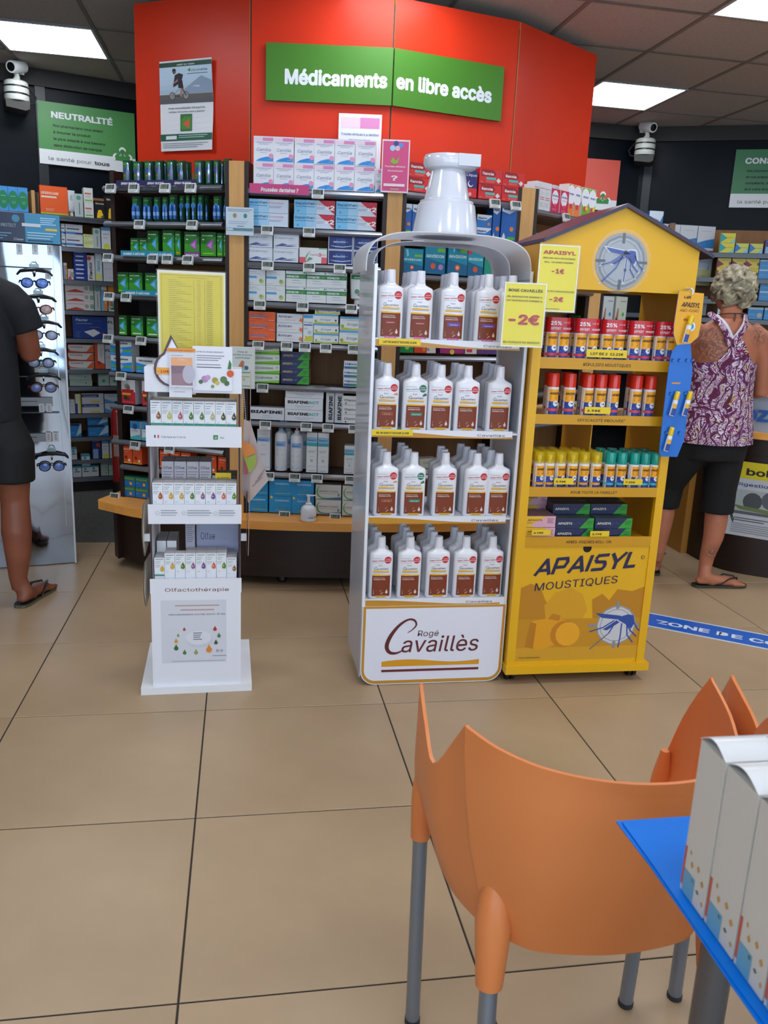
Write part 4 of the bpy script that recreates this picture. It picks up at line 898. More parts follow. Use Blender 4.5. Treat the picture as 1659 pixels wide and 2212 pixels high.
# ================================================================ LEFT WALL UNIT (far)
UL = Frame((-1.62, 5.64), (-.60, 5.985))
left_unit = empty('wall_shelving', UL.o, UL.a); tag(left_unit, 'brown wood wall shelving behind the mirrored eyewear stand', 'shelving')
HL = UL.hit
def upart(q, name, unit, smooth=False): return q.build(name, unit, smooth=smooth)
q = MB(); q.box(-.15, 1.08, .30, .32, .1, 1.95, backw_m); upart(q, 'back_panel', left_unit)
q = MB(); q.box(-.15, 1.08, .04, .32, 0, .10, wenge_m); upart(q, 'plinth', left_unit)
ud, _ = HL(76, 440)
for u in (-.15, ud-.02, 1.06):
    q = MB(); q.box(u, u+.02, 0, .30, .1, 1.93, oak_m); q.box(u+.02, u+.04, .02, .30, .1, 1.92, wenge_m); upart(q, 'upright_panel', left_unit)
ZL = [HL(*p)[1] for p in ((200, 470), (200, 536), (200, 606), (200, 671), (200, 731), (200, 797), (200, 834), (200, 893), (200, 943), (200, 992), (200, 1030))]
for z in ZL+[HL(40, 458)[1]]:
    q = MB(); q.box(-.13 if z == ZL[-1] else (-.13), 1.06, .02, .30, -.022, -.004, M('4A3A30', .5)) if z != ZL[-1] else q.box(-.13, 1.06, .02, .3, -.03, -.004, M('4A3A30', .5))
    o = upart(q, 'shelf', left_unit); o.location.z = z
    q = MB(); q.box(-.13, 1.06, 0, .02, -.03, -.004, alu_m); r = q.build('shelf_rail', o, smooth=False)
K = 'left wall shelving'
def lrow(k, xs, hpx, des, desc, where, **kw): return row(UL, ZL[k], xs, hpx, des, desc, where+' of '+K, back=.015, **kw)
lrow(0, [(-2, 62, 3)], 50, 'fluoc', 'blue box with green disc', 'top row', d=.05)
lrow(0, [(88, 148)], 58, 'spedi', 'big orange carton', 'top row')
q = cream_tube('cream_tube', .044, .155, 'C8CED4', [('l', .3, .8, .4, 4, '8C98A4', .05)]); UL.place(q, UL.u(149, ZL[0]), .03, ZL[0]); tag(q, 'slim white tube beside the orange carton', 'tube')
lrow(0, [(162, 181)], 47, 'tubeg', 'slim grey green dental carton', 'top row')
lrow(0, [(183, 203)], 30, 'boxw', 'small white box with orange print', 'top row', stack=2)
lrow(0, [(205, 228)], 36, 'snorex', 'short black and yellow carton', 'top row')
lrow(0, [(229, 255)], 48, 'snorex', 'taller black and yellow carton', 'top row')
lrow(1, [(134, 142)], 23, 'fluim', 'partly hidden white blue box', 'second row', stack=2)
lrow(1, [(143, 180)], 23, 'fluim', 'white and blue cough box', 'second row', stack=2)
lrow(1, [(181, 204)], 14, 'ygreen', 'pale yellow green box', 'second row', stack=2)
lrow(1, [(202, 218)], 42, 'tubeg', 'grey denture cream carton', 'second row')
lrow(1, [(220, 240)], 45, 'whiteb', 'white carton with blue top', 'second row')
lrow(2, [(138, 146)], 34, 'colors', 'orange and brown carton', 'third row')
lrow(2, [(147, 160)], 22, 'whitered', 'small white and red box', 'third row')
lrow(2, [(161, 189)], 8.6, 'blued', 'flat dark blue box', 'third row', stack=7, d=.06)
lrow(2, [(190, 206)], 52, 'flector', 'white carton with vertical lettering', 'third row')
lrow(2, [(207, 222)], 57, 'aquab', 'pale blue carton with vertical lettering', 'third row')
lrow(2, [(224, 247)], 48, 'greyw', 'grey white carton', 'third row')
lrow(3, [(143, 204)], 18.5, 'whitered', 'flat white box with red swirl', 'fourth row', stack=3)
lrow(3, [(205, 218)], 56, 'tubeg', 'slim grey carton', 'fourth row')
lrow(3, [(219, 233)], 52, 'colors', 'blue and orange carton', 'fourth row')
lrow(3, [(235, 252)], 56, 'karvea', 'white carton with green vertical lettering', 'fourth row')
lrow(4, [(158, 232)], 46, 'flectblue', 'wide dark blue plaster box', 'fifth row')
lrow(4, [(233, 247)], 46, 'FL', 'white carton marked FL', 'fifth row')
lrow(5, [(149, 204)], 17, 'voltar', 'white box with orange corners', 'sixth row', stack=3)
lrow(5, [(206, 227)], 54, 'voltar_t', 'tall white and orange carton', 'sixth row')
lrow(5, [(228, 242)], 52, 'FL', 'pale upright carton', 'sixth row')
lrow(6, [(151, 200)], 12.5, 'greenm', 'flat grey green box', 'seventh row', stack=3, jit=.006)
lrow(6, [(215, 234), (235, 262)], 25, 'greenm2', 'square grey green box', 'seventh row')
lrow(7, [(151, 163)], 30, 'greyw', 'small grey box', 'eighth row')
lrow(7, [(164, 176)], 42, 'yelb', 'narrow yellow and blue carton', 'eighth row')
lrow(7, [(178, 225)], 21, 'phys', 'white box with navy band', 'eighth row', stack=2)
lrow(7, [(227, 262)], 20, 'bluew', 'white box with blue wave', 'eighth row', stack=2)
lrow(8, [(152, 177)], 29, 'blurhino', 'small blue box', 'ninth row')
lrow(8, [(191, 235)], 24, 'blurhino', 'bright blue box with white streak', 'ninth row', stack=2, jit=.004)
lrow(9, [(154, 167)], 26, 'whitebl', 'small white bottle box', 'tenth row')
lrow(9, [(200, 219)], 42, 'bluedk', 'dark blue carton', 'tenth row')
lrow(9, [(221, 236), (238, 252)], 38, 'whiteb', 'white and blue carton', 'tenth row')
lrow(10, [(157, 178), (179, 195), (196, 214)], 24, 'whitebl', 'white box with teal lid', 'bottom row', stack=[1, 2, 1])
lrow(10, [(217, 236), (237, 250)], 12, 'greenm', 'small dark box', 'bottom row', stack=3)

# ================================================================ RIGHT WALL UNITS (far)
UR = Frame((2.0, 5.90), (3.02, 5.88)); UQ = Frame((3.02, 5.88), (4.5, 5.25))
right_unit = empty('wall_shelving', UR.o, UR.a); tag(right_unit, 'dark wall shelving directly behind the yellow house display roof', 'shelving')
right_unit2 = empty('wall_shelving', UQ.o, UQ.a); tag(right_unit2, 'dark wall shelving behind the curly haired person', 'shelving')
du = UQ.u(1545, 1.84)
def far_unit(F, unit, L, zs, bm):
    q = MB(); q.box(0, L, .30, .32, .1, 1.98, bm); upart(q, 'back_panel', unit)
    for u in (0, L-.02):
        q = MB(); q.box(u, u+.02, 0, .30, .1, 1.98, wenge_m); upart(q, 'upright_panel', unit)
    for z in zs:
        q = MB(); q.box(.02, L-.02, .02, .30, -.022, -.004, M('4A3A30', .5)); o = upart(q, 'shelf', unit); o.location.z = z
        q = MB(); q.box(.02, L-.02, -.004, .02, -.035, -.004, M('5C6268', .4, .5)); q.build('shelf_rail', o, smooth=False)
zr = [UR.hit(1510, 540)[1], UR.hit(1510, 616)[1], 1.36, 1.15, .95, .6]
zq = [UQ.hit(1600, 546)[1], UQ.hit(1600, 600)[1], UQ.hit(1560, 646)[1], UQ.hit(1640, 690)[1], .95, .6]
far_unit(UR, right_unit, UR.L+.02, zr, M('1A1C20', .6)); far_unit(UQ, right_unit2, UQ.L, zq, backw_m)
q = MB(); q.box(UR.L+.0, UR.L+.03, -.03, .0, .1, 1.99, M('8A6A50', .5)); upart(q, 'edge_strip', right_unit)
row(UR, zr[0], [(1428, 1464), (1465, 1502), (1503, 1540)], 50, 'whitebox2', 'white and blue carton', 'shelf behind the right roof slope', back=.02)
row(UR, zr[0], [(1395, 1425)], 78, 'maalox_s', 'blue and white box peeping over yellow roof', 'wall shelf', back=.1)
row(UR, zr[1], [(1500, 1533)], 60, 'eyebox', 'yellow and grey carton with circle', 'right of the yellow gable', back=.02)
row(UR, zr[2], [(1496, 1524)], 40, 'greyw', 'grey white carton', 'low right of the yellow gable', back=.02)
Q = 'wall shelf behind curly haired person'
row(UQ, zq[0], [(1553, 1585)], 20, 'tealyel', 'teal and yellow box', Q, stack=2, back=.02)
row(UQ, zq[0], [(1586, 1616), (1618, 1646)], 20, 'blueyel', 'blue and yellow box', Q, back=.02)
row(UQ, zq[0], [(1650, 1672)], 28, 'bluedk', 'blue and white carton', Q, back=.02)
row(UQ, zq[1], [(1546, 1575), (1576, 1606), (1607, 1636)], 20, 'maroony', 'yellow box with maroon triangle', Q, stack=2, back=.02)
row(UQ, zq[1], [(1637, 1672)], 19.5, 'bluesea', 'sea blue box second shelf', Q, stack=2, back=.02)
row(UQ, zq[2], [(1537, 1560)], 20, 'redbox', 'red and white box', Q, stack=2, back=.02)
row(UQ, zq[2], [(1638, 1675)], 20, 'bluesea', 'sea blue box third shelf', Q, stack=2, back=.02)
row(UQ, zq[3], [(1548, 1570)], 24, 'whitebl', 'small pale box', Q, back=.02)
row(UQ, zq[3], [(1612, 1648), (1650, 1680)], 25, 'bluesea', 'sea blue box fourth shelf', Q, back=.02)
# ================================================================ OIL BOX STAND (white cardboard)
def X(px, py, y): return ony(px, py, y).x
def Zp(px, py, y): return ony(px, py, y).z
cw = M('E2E4EC', .5); cedge = M('3A2A2C', .6)
OY = 2.72; ox0, ox1 = -.301, -.009; oD = .27
stand = empty('cardboard_stand', (-.155, 2.86, 0)); tag(stand, 'narrow white cardboard stand with three stepped trays of oil boxes', 'display stand'); SO = Vector((-.155, 2.86, 0))
def spart(q, name, parent=None, smooth=False, org=None):
    o = q.build(name, parent or stand, smooth=smooth); o.location = -(SO if org is None else org); return o
q = MB(); q.slab([(-.342, 2.692), (.031, 2.700), (.024, 3.10), (-.352, 3.09)], 0, .026, M('E6E8EC', .45)); spart(q, 'base_board')
for x in (ox0, ox1-.006):
    q = MB(); q.box(x, x+.006, OY-.004, OY+oD, .026, 1.03, cw, front=cedge); spart(q, 'side_wall')
def tray(z0, z1, name='tray'):
    q = MB(); q.box(ox0-.004, ox1+.004, OY-.012, OY-.006, z0, z1, cw); q.box(ox0+.007, ox1-.007, OY-.006, OY+oD, z0, z0+.005, M('C8CAD2', .6)); return q
q = tray(.856, .923)
q.printed([('r', .085, .42, .10, .56, '2C3C8C'), ('r', .12, .42, .135, .56, 'C83C44'), T(.16, .43, .13, 'Fabriqué en France', '4A4E58', .25, b=.0), ('r', .70, .38, .75, .6, '3F8A5A'), T(.715, .43, .12, 'AB', 'DDE6DD', .022), T(.775, .43, .13, 'Bio', '4A4E58', .04, b=0)], ox1-ox0+.008, .067, ox0-.004, .856, wrap=lambda x, z: OY-.012)
spart(q, 'tray')
q = tray(.600, .665)
P = []
for a, ww in ((.08, .16), (.36, .24), (.70, .16)):
    P += [('c', a+.02, .56, .11, 'B8BCC6'), ('c', a+.02, .56, .09, 'DADDE6'), ('l', a+.055, .72, ww, 1, '8A8F9A', .1), ('l', a+.055, .60, ww*1.1, 1, '7A7F8A', .1), ('l', a+.055, .48, ww, 1, 'A4A8B4', .1)]
q.printed(P, ox1-ox0+.008, .065, ox0-.004, .600, wrap=lambda x, z: OY-.012); spart(q, 'tray')
q = tray(.36, .41); q.box(ox0-.002, ox1+.002, OY-.012, OY-.006, .026, .36, cw)
ew, eh = ox1-ox0, .384
drops = [(.36, .53, .012, 'A8402C'), (.29, .475, .012, '8CA05A'), (.265, .42, .016, 'D09A2C'), (.265, .355, .02, '2F6A34'), (.36, .31, .016, '4A7A40'), (.49, .31, .018, '8AA05C'), (.64, .335, .026, 'D88A2C'), (.72, .40, .016, '3E5C38'), (.755, .465, .016, '5A7A48'), (.71, .53, .016, 'B82C30')]
P = [T(.15, .885, .045, 'Olfactothérapie', '7A5A4C', .72, b=.005), ('r', .10, .215, .84, .805, 'D2D4DE'), ('l', .26, .76, .5, 1, 'B89A94', .03), ('l', .32, .72, .38, 1, 'B89A94', .03), T(.19, .665, .018, 'PROGRAMMEZ VOTRE BIEN-ÊTRE', '6C6874', .64, b=.01), ('c', .53, .43, .12, 'CACCD6', .62), ('c', .52, .45, .112, 'DADCE6', .6), ('l', .46, .50, .1, 4, '5C606C', .02), T(.72, .31, .035, '59', '6C6874', .08, b=0), ('l', .68, .28, .16, 1, '9A96A4', .02), ('l', .22, .235, .6, 1, 'B4B0BC', .02)]
for cx, cz, r, c in drops: P += [('c', cx, cz, r, c), ('p', [(cx-r*.9, cz+r*.4), (cx+r*.9, cz+r*.4), (cx, cz+r*2.1)], c)]
q.printed(P, ew, eh, ox0, .026, wrap=lambda x, z: OY-.012); spart(q, 'front_panel')
q = MB(); q.box(ox0-.004, ox1+.004, OY-.012, OY-.006, 1.03, 1.105, cw); q.box(ox0-.004, ox0+.002, OY-.006, OY+.10, 1.03, 1.105, cw); q.box(ox1-.002, ox1+.004, OY-.006, OY+.10, 1.03, 1.105, cw)
q.box(ox0-.004, ox1+.004, OY-.006, OY+.10, 1.101, 1.107, M('D8DAE0', .5)); spart(q, 'header_box')
# side wings: thin curved boards held by white tabs
for s, x in ((-1, ox0-.022), (1, ox1+.022)):
    q = MB()
    for z0, z1 in ((.48, .66), (.30, .46)) if s < 0 else ((.48, .70),):
        n = 8; pts = [(OY+.02+.10*sin(pi*k/n), z0+(z1-z0)*k/n) for k in range(n+1)]
        pts = [(OY+.02, z0)]+[(OY+.02-.05*sin(pi*k/n), z0+(z1-z0)*k/n) for k in range(n+1)]+[(OY+.2, z1-.02), (OY+.2, z0+.02)]
        q.add([(x-.0015, a, b) for a, b in pts]+[(x+.0015, a, b) for a, b in pts], [tuple(range(len(pts))), tuple(range(2*len(pts)-1, len(pts)-1, -1))], M('D8CFC0', .6))
    q.box(min(x, x-s*.02), max(x, x-s*.02), OY+.01, OY+.02, .535, .56, cw); spart(q, 'side_wing')
# oil boxes
oilc = ['8A5A4A', 'B8BC6A', 'B05A80', '3C7A3E', '4C7A4C', 'A8AE8A', '4A4E3C', '3A3E40', 'B04A3A', 'D09A3C', 'C8A04A', '4A7A3A', '8A5A9A', '6A4AA0', 'D0605C', '4C8A34']
def oil_mesh(k, w, h, d, teal=False):
    key = ('oil', k, teal)
    if key not in _cm:
        q = MB(); q.box(0, w, 0, d, 0, h, M('DADDE6', .45), front=M('E2E5EC', .45), top=M('B8B4B4', .6)); c = oilc[k % 16]
        q.add([(w*.1, -.0002, h*.98), (w*.9, -.0002, h*.98), (w*.9, -.0002, h*.99), (w*.1, -.0002, h*.99)], [(0, 1, 2, 3)], 'C4C6CE')
        P = [('l', .1, .955, .78, 1, '4C5C6A', .04), ('l', .1, .89, .55, 1, '5C8A7C', .03), ('l', .1, .84, .42, 1, '5C8A7C', .03), ('l', .1, .78, .5, 3, 'A8B4BC', .03), ('c', .76, .63, .062, 'E8D8B0', 1.1), ('p', [(.54, .66), (.99, .66), (.78, .79)], 'E8D8B0'), ('c', .77, .63, .052, c, 1.1), ('p', [(.58, .66), (.97, .66), (.78, .76)], c), ('c', .72, .65, .016, 'D8D4C4'), T(.14, .49, .045, f'{k+1:02d}', '8CA0A4', .24, b=0)]
        if teal: P.append(('r', .02, .44, .98, .485, '2E8A6A'))
        q.printed(P, w, h); o = q.build('oil_box', smooth=False); _cm[key] = o.data; bpy.data.objects.remove(o)
    o = bpy.data.objects.new('oil_box', _cm[key]); COL.objects.link(o); return o
TR = ['upper', 'middle', 'lower']
for t, (zb, rows) in enumerate(((.861, 3), (.606, 2), (.366, 2))):
    w = .0338; h = (.140, .128, .112)[t]
    for r in range(rows):
        for k in range(8):
            if t == 2 and r == 1 and k in (2,): continue
            o = oil_mesh(k+8*t if t < 2 else (k+9) % 16, w-.001, h, .034, t == 0 or (t == 2 and k == 0))
            lift = 0 if t == 0 else r*.0
            o.location = (ox0+.010+k*w+(.0 if r == 0 else .001), OY+.004+r*.036, zb+.001+lift)
            if t == 2 and k == 0: o.location.y += .002
            tag(o, f"white oil box, {ordn(k, 8)}, {'front' if r == 0 else 'second' if r == 1 else 'third'} row, {TR[t]} tray of cardboard stand", 'box', f'oil boxes in the {TR[t]} tray')
def simple_box(name, x, y, z, w, d, h, base, P, label, side=None, top=None, cat='box', rz=0, group=None):
    q = MB(); q.box(0, w, 0, d, 0, h, M(side or base, .45), front=M(base, .45), top=M(top or base, .5)); q.printed(P, w, h)
    o = q.build(name, smooth=False, loc=(x, y, z), rz=rz); return tag(o, label, cat, group)
for k in range(4):
    for r in range(2):
        simple_box('diffuser_box', -.268+k*.041, OY+.085+r*.052, .607, .039, .05, .183, 'B8B4BC', [T(.1, .86, .075, 'Olfae', '4E4A52', .75, b=.01), ('l', .1, .82, .8, 7, '8A8690', .05)], f"grey scent diffuser box, {ordn(k, 4)}, {'front' if r == 0 else 'back'} row of middle tray", 'A09CA4', '8A858C', group='grey diffuser boxes in the middle tray')
for k in range(2):
    simple_box('soap_box', -.09+k*.036, OY+.09, .607, .034, .10, .135, '5A4030', [('l', .1, .8, .8, 6, '8A6A48', .12)], ('left' if k == 0 else 'right')+' dark brown box behind the oil boxes in middle tray', '3C2C24', '4C382C', group='dark brown boxes in the middle tray')
simple_box('promo_card', -.092, OY+.075, .64, .052, .002, .115, 'E8C820', [T(.12, .78, .12, 'NEUTROGENA', '2A2A20', .8, b=.02), ('r', .4, .1, .95, .62, '5C4436'), ('l', .16, .7, .6, 1, '4C4A20', .05)], 'small yellow promotion card sticking up from the middle tray', cat='card')
simple_box('diffuser_carton', -.158, OY+.10, .367, .142, .10, .225, '9CA2BC', [T(.1, .66, .16, 'Olfae', '565A6A', .34, b=0), ('l', .1, .52, .8, 2, '7C8298', .06), ('p', [(.0, .35), (.03, .38), (.18, 0), (.12, 0)], '6A4436'), ('l', .2, .32, .6, 1, '8488A0', .05)], 'large lilac grey diffuser carton standing in the lower tray', '6A6E82', '6A6E82')
simple_box('diffuser_box', -.193, OY+.078, .367, .031, .02, .24, 'A8A8B6', [('l', .1, .95, .8, 12, '74748A', .03), ('r', .1, .25, .9, .4, '5C4A48')], 'narrow upright grey box beside the lilac carton', '94949E')
for k in range(2):
    simple_box('oil_box', ox0+.012+k*.034, OY+.078, .367, .031, .12, .15, 'D8DADE', [], ('left' if k == 0 else 'right')+' long plain box lying behind left end of lower tray', 'C4C4C8', 'AAA6A6', group='long plain boxes in the lower tray')
# things on the header: drop card, leaflet, pouch, price flag
hy = OY-.0175
def cut_card(pts, y, th, mat, prints, name, label, cat, edge=None, w=None, h=None, x0=0, z0=0, extra=None):
    q = MB(); q.prism(pts, y, y+th, M(mat, .4), side=M(edge or mat, .5))
    if prints: q.printed(prints, w, h, x0, z0, wrap=lambda x, z: y)
    if extra: extra(q)
    o = q.build(name, smooth=False); return tag(o, label, cat)
def dropshape(cx, cz, r, top, n=20):
    pts = []
    for k in range(n+1):
        a = pi*1.16+(-pi*.16+pi/2-pi*1.5)*0+k/n*(2*pi*.84) ; a = -pi/2-2*pi*.42+k/n*2*pi*.84
        pts.append((cx+r*cos(a), cz+r*sin(a)))
    return pts+[(cx-r*.05, cz+top)]
def H_(px, py): p = ony(px, py, hy); return p.x, p.z
dc = H_(372, 797); rr = .056
q = MB(); q.prism(dropshape(dc[0], dc[1], rr, .105), hy, hy+.003, M('5A4448', .5))
q.prism(dropshape(dc[0]+.003, dc[1], rr*.9, .092), hy-.0012, hy, M('D8D8E4', .4)); q.prism(dropshape(dc[0]+.004, dc[1]+.004, rr*.8, .08), hy-.002, hy-.0012, M('E6E8F0', .4))
o = q.build('drop_card', smooth=False); tag(o, 'white drop shaped card with brown rim on the cardboard stand header', 'card')
a = H_(338, 808); simple_box('price_flag', a[0], hy-.004, a[1], .043, .0015, .021, 'EDA83C', [T(.1, .26, .5, '-10€', 'C8401E', .8, b=.03)], 'small orange tag reading -10€ on the drop shaped card', cat='price tag', rz=-.02)
a = H_(417, 843); simple_box('leaflet_holder', a[0], hy-.001, a[1], .122, .004, .138, 'E4E6EE', [T(.1, .86, .04, 'OFFRE DE REMBOURSEMENT', '6A5A5A', .68, b=.01), ('l', .1, .8, .7, 3, '8A8694', .05), ('l', .1, .6, .6, 1, '8A8694', .05), ('l', .1, .54, .62, 1, '5A5664', .05),
    ('c', .3, .26, .08, 'B48AB8'), ('c', .38, .3, .06, 'C49AC4'), ('c', .2, .2, .05, '4E7048'), ('c', .56, .24, .07, 'A89A4A'), ('c', .62, .18, .05, 'C8B85A'), ('c', .78, .26, .08, '5C7A48'), ('c', .86, .18, .06, '4A6A3C'), ('c', .95, .4, .08, 'D8582C'), ('p', [(.88, .5), (.93, .72), (.98, .62), (.97, .5)], '3E7A3A'), ('c', .5, .1, .04, '7C9A4A')], 'white leaflet panel with printed flowers and herbs on stand header', cat='leaflet')
a = H_(361, 759); simple_box('label_strip', a[0], hy-.006, a[1], .086, .003, .011, 'E8963A', [T(.06, .28, .4, 'OFFRE DE REMBOURSEMENT', 'B85A1A', .86, b=.02)], 'thin orange strip above the clear pouch on stand header', cat='label')
a = H_(366, 857); simple_box('leaflet', a[0], hy-.007, a[1], .070, .001, .06, 'DCDDE6', [('c', .35, .75, .25, '7A4A44'), ('l', .2, .3, .5, 1, 'A0A0AC', .1)], 'white leaflet hanging below the clear pouch', cat='leaflet', rz=0.02)
a = H_(368, 835); pouch = simple_box('leaflet_pouch', a[0], hy-.012, a[1], .074, .002, .107, 'D6D8E4', [('r', .06, .05, .94, .86, '8A5A6A'), ('r', .06, .62, .94, .86, 'E8A05A'), ('r', .06, .4, .94, .62, '6A3A5A'), ('l', .06, .92, .5, 1, '5A5A6A', .03), T(.35, .78, .06, 'Olfae', 'F0E0D0', .3, b=0), ('c', .78, .38, .18, 'B4B0C0', 1.5)], 'clear plastic pouch holding a sunset coloured leaflet', cat='leaflet')
q = MB(); q.box(-.003, .077, -.003, -.0022, -.003, .11, M('FFFFFF', .06, alpha=.06)); q.build('film', pouch, smooth=False)
# card on the bay edge at the right of the header + ball chain + hanging leaflet
F2 = BAY[2]; u, z = F2.hit(497, 838, -.06); 
q = MB(); w, h = .112, .186; q.box(0, w, 0, .002, 0, h, M('DDE6E4', .4))
q.printed([T(.3, .86, .05, 'Plaies et', '3E7A7C', .4, sh=.2), T(.12, .79, .05, 'petites brûlures', '3E7A7C', .76, sh=.2), T(.2, .72, .05, 'superficielles', '3E7A7C', .6, sh=.2), ('c', .5, .5, .12, '9CCFE0', .6), ('c', .5, .62, .05, 'C88A6A'), ('c', .46, .55, .06, 'C87A4A'), ('c', .66, .5, .05, '4A6A8A'), ('r', .3, .38, .8, .4, '5A8A5A'), ('r', .3, .28, .8, .3, 'A8C84A'), ('c', .55, .22, .03, 'D8B84A'), T(.4, .05, .05, 'Cicaderma', '4A7A4A', .4, sh=.2)], w, h)
o = q.build('shelf_card', smooth=False); F2.place(o, u, -.06, z); tag(o, 'pale green first aid card clipped at the left edge of centre bay', 'card')
u1, z1 = F2.hit(488, 507, -.06); q = MB(); w, h = .12, .115; q.box(0, w, 0, .002, 0, h, M('C4D4E0', .4))
q.printed([('l', .06, .93, .88, 2, '6C8498', .06), ('c', .32, .7, .07, '9A8A5A', 1.2), ('c', .7, .7, .07, '3C8A7A', 1.2), ('l', .1, .5, .7, 2, 'A0B4C4', .07), ('l', .4, .34, .25, 1, '4C6478', .06), ('r', .02, .16, .98, .26, '5A8A94'), ('r', .04, .18, .26, .24, 'D0DCE4')], w, h)
o = q.build('shelf_card', smooth=False); F2.place(o, u1, -.06, z1-.0); tag(o, 'pale blue information card clipped in front of the first wood post', 'card')
q = MB(); c0 = ony(524, 808, 2.78); c1 = ony(531, 905, 2.78)
for k in range(26): p = c0.lerp(c1, k/25); q.sphere(p, .0022, M('C8C4BC', .3, .7), n=6)
p0 = ony(521, 806, 2.78); 
for k in range(22): p = p0.lerp(ony(524, 890, 2.78), k/21); q.sphere(p, .0022, M('C8C4BC', .3, .7), n=6)
tag(q.build('ball_chain'), 'double ball chain hanging beside the white cardboard stand', 'chain')
q = MB(); V = [ony(527, 905, 2.80), ony(541, 912, 2.80), ony(580, 1038, 2.78), ony(537, 1087, 2.80), ony(522, 1060, 2.82)]
n_ = Vector((.1, -1, .1)).normalized()*.0015
q.add(V+[v-n_ for v in V], [(0, 4, 3, 2, 1), (5, 6, 7, 8, 9), (0, 1, 6, 5), (1, 2, 7, 6), (2, 3, 8, 7), (3, 4, 9, 8), (4, 0, 5, 9)], M('B8A8A4', .5))
def fanpts(cx, cy, r, a0, a1): return [ony(cx, cy, 2.777)]+[ony(cx+r*cos(radians(a)), cy-r*1.35*sin(radians(a)), 2.777) for a in range(a0, a1+1, 12)]
for a0, a1, c in ((20, 104, 'C8782C'), (-70, 20, '8A9A34'), (-90, -60, '9A4050')):
    v = fanpts(528, 990, 26, a0, a1); q.add(v, [tuple(range(len(v)))], c)
for k in range(3): q.add([ony(545+k*6, 1050-k*9, 2.776), ony(566+k*3, 1030-k*9, 2.776), ony(566+k*3, 1032-k*9, 2.776), ony(545+k*6, 1052-k*9, 2.776)], [(3, 2, 1, 0)], '6A5A5C')
tag(q.build('hanging_leaflet', smooth=False), 'tilted brown grey leaflet with coloured pie hanging right of cardboard stand', 'leaflet')
q = MB(); q.tube([ony(541, 800, 2.78), ony(541, 905, 2.79), ony(539, 1090, 2.80), ony(536, 1200, 2.80)], .0012, M('C0A090', .5), n=5); tag(q.build('hanging_string'), 'thin string hanging right of the white cardboard stand', 'string')
# big yellow price list standing behind the header
yl = simple_box('price_list', X(342, 700, 2.95), 2.95, 1.108, .222, .003, .30, 'D8C824', [('r', .0, 0, .03, 1, 'E4E0D0'), ('r', .97, 0, 1, 1, 'E4E0D0'), ('r', 0, .97, 1, 1, 'E4E0D0'), ('r', .055, 0, .06, .955, 'B08A1C'), ('r', .93, 0, .935, .955, 'B08A1C'), ('r', .055, .95, .935, .955, 'B08A1C'), ('l', .3, .93, .42, 1, '8A7C1C', .01)]+[('l', .16, .9-.021*k, .12+.07*((k*5) % 4), 1, '8A7C1C', .01) for k in range(40)]+[('l', .58, .9-.021*k, .05, 1, 'B0742C', .01) for k in range(40)]+[('l', .72, .9-.021*k, .09, 1, '7C701C', .01) for k in range(40)]+[('r', .53, .05, .534, .9, 'A8962C'), ('r', .69, .05, .694, .9, 'A8962C'), ('r', .6, .02, .65, .04, '2A2A20'), ('r', .72, .02, .84, .04, '2A2A20')], 'large yellow printed price list standing behind the cardboard stand header', cat='price list')
q = MB(); q.box(-.004, .226, -.003, -.002, 0, .304, M('FFFFFF', .04, alpha=.035)); q.build('plastic_sleeve', yl, smooth=False)
# its support rod so that it stands on the header
q = MB(); q.box(.1, .12, .003, .006, -.11, .2, cw); q.build('support_strip', yl, smooth=False)

# ================================================================ WHITE BOTTLE DISPLAY
CY_ = 2.72; cx0, cx1, cD = .410, .938, .33
wpl = M('E2E4EA', .12, coat=.4); wpm = M('D8DAE2', .35); gold = M('C08A2C', .35)
cav = empty('bottle_display', (.674, 2.88, 0)); tag(cav, 'tall white display of bath bottles under an arch with giant pump top', 'display stand'); CO = Vector((.674, 2.88, 0))
cp = lambda q, n, p=None, s=False: spart(q, n, p or cav, s, CO)
for x, m in ((cx0, wpl), (cx1-.004, wpl)):
    q = MB(); q.box(x, x+.004, CY_, CY_+cD, .03, 1.45, sheet('glossy_side_sheet', 'E4E6EC', .07, .3)); cp(q, 'side_panel')
for x in (cx0+.001, cx1-.011):
    q = MB(); q.box(x, x+.010, CY_-.006, CY_+.002, .29, 1.452, wpl); cp(q, 'front_edge')
rc = .055; pts = []
W0, W1 = cx0+.002, cx1-.002
def rnd(x0, x1, z0, z1, r, n=6):
    p = [(x0, z1), ]
    p += [(x0+r-r*cos(pi/2*k/n), z0+r-r*sin(pi/2*k/n)) for k in range(n+1)]
    p += [(x1-r+r*sin(pi/2*k/n), z0+r-r*cos(pi/2*k/n)) for k in range(n+1)]
    return p+[(x1, z1)]
q = MB(); q.prism(rnd(W0, W1, .002, .300, rc), CY_-.012, CY_-.006, wpm)
q.prism(rnd(W0+.004, W1-.004, .006, .300, rc-.004), CY_-.0125, CY_-.012, gold); q.prism(rnd(W0+.013, W1-.013, .018, .292, rc-.014), CY_-.013, CY_-.0125, M('E2E3EE', .4))
br = '5E2424'
def ribbon(q, path, m, wrap, lay, w, h, x0, z0, n=5):
    pts = arc([(a, b) for a, b, c in path], n); ws = []
    for i in range(len(path)-1): ws += [path[i][2]+(path[i+1][2]-path[i][2])*k/n for k in range(n)]
    ws.append(path[-1][2]); out = []
    for i, (x, z) in enumerate(pts):
        a = pts[max(i-1, 0)]; b = pts[min(i+1, len(pts)-1)]; dx, dz = (b[0]-a[0])*w, (b[1]-a[1])*h; l = sqrt(dx*dx+dz*dz) or 1
        out += [(x0+x*w-dz/l*ws[i]*h/2, z0+z*h+dx/l*ws[i]*h/2), (x0+x*w+dz/l*ws[i]*h/2, z0+z*h-dx/l*ws[i]*h/2)]
    q.put(out, [(2*i, 2*i+1, 2*i+3, 2*i+2) for i in range(len(pts)-1)], m, wrap, lay)
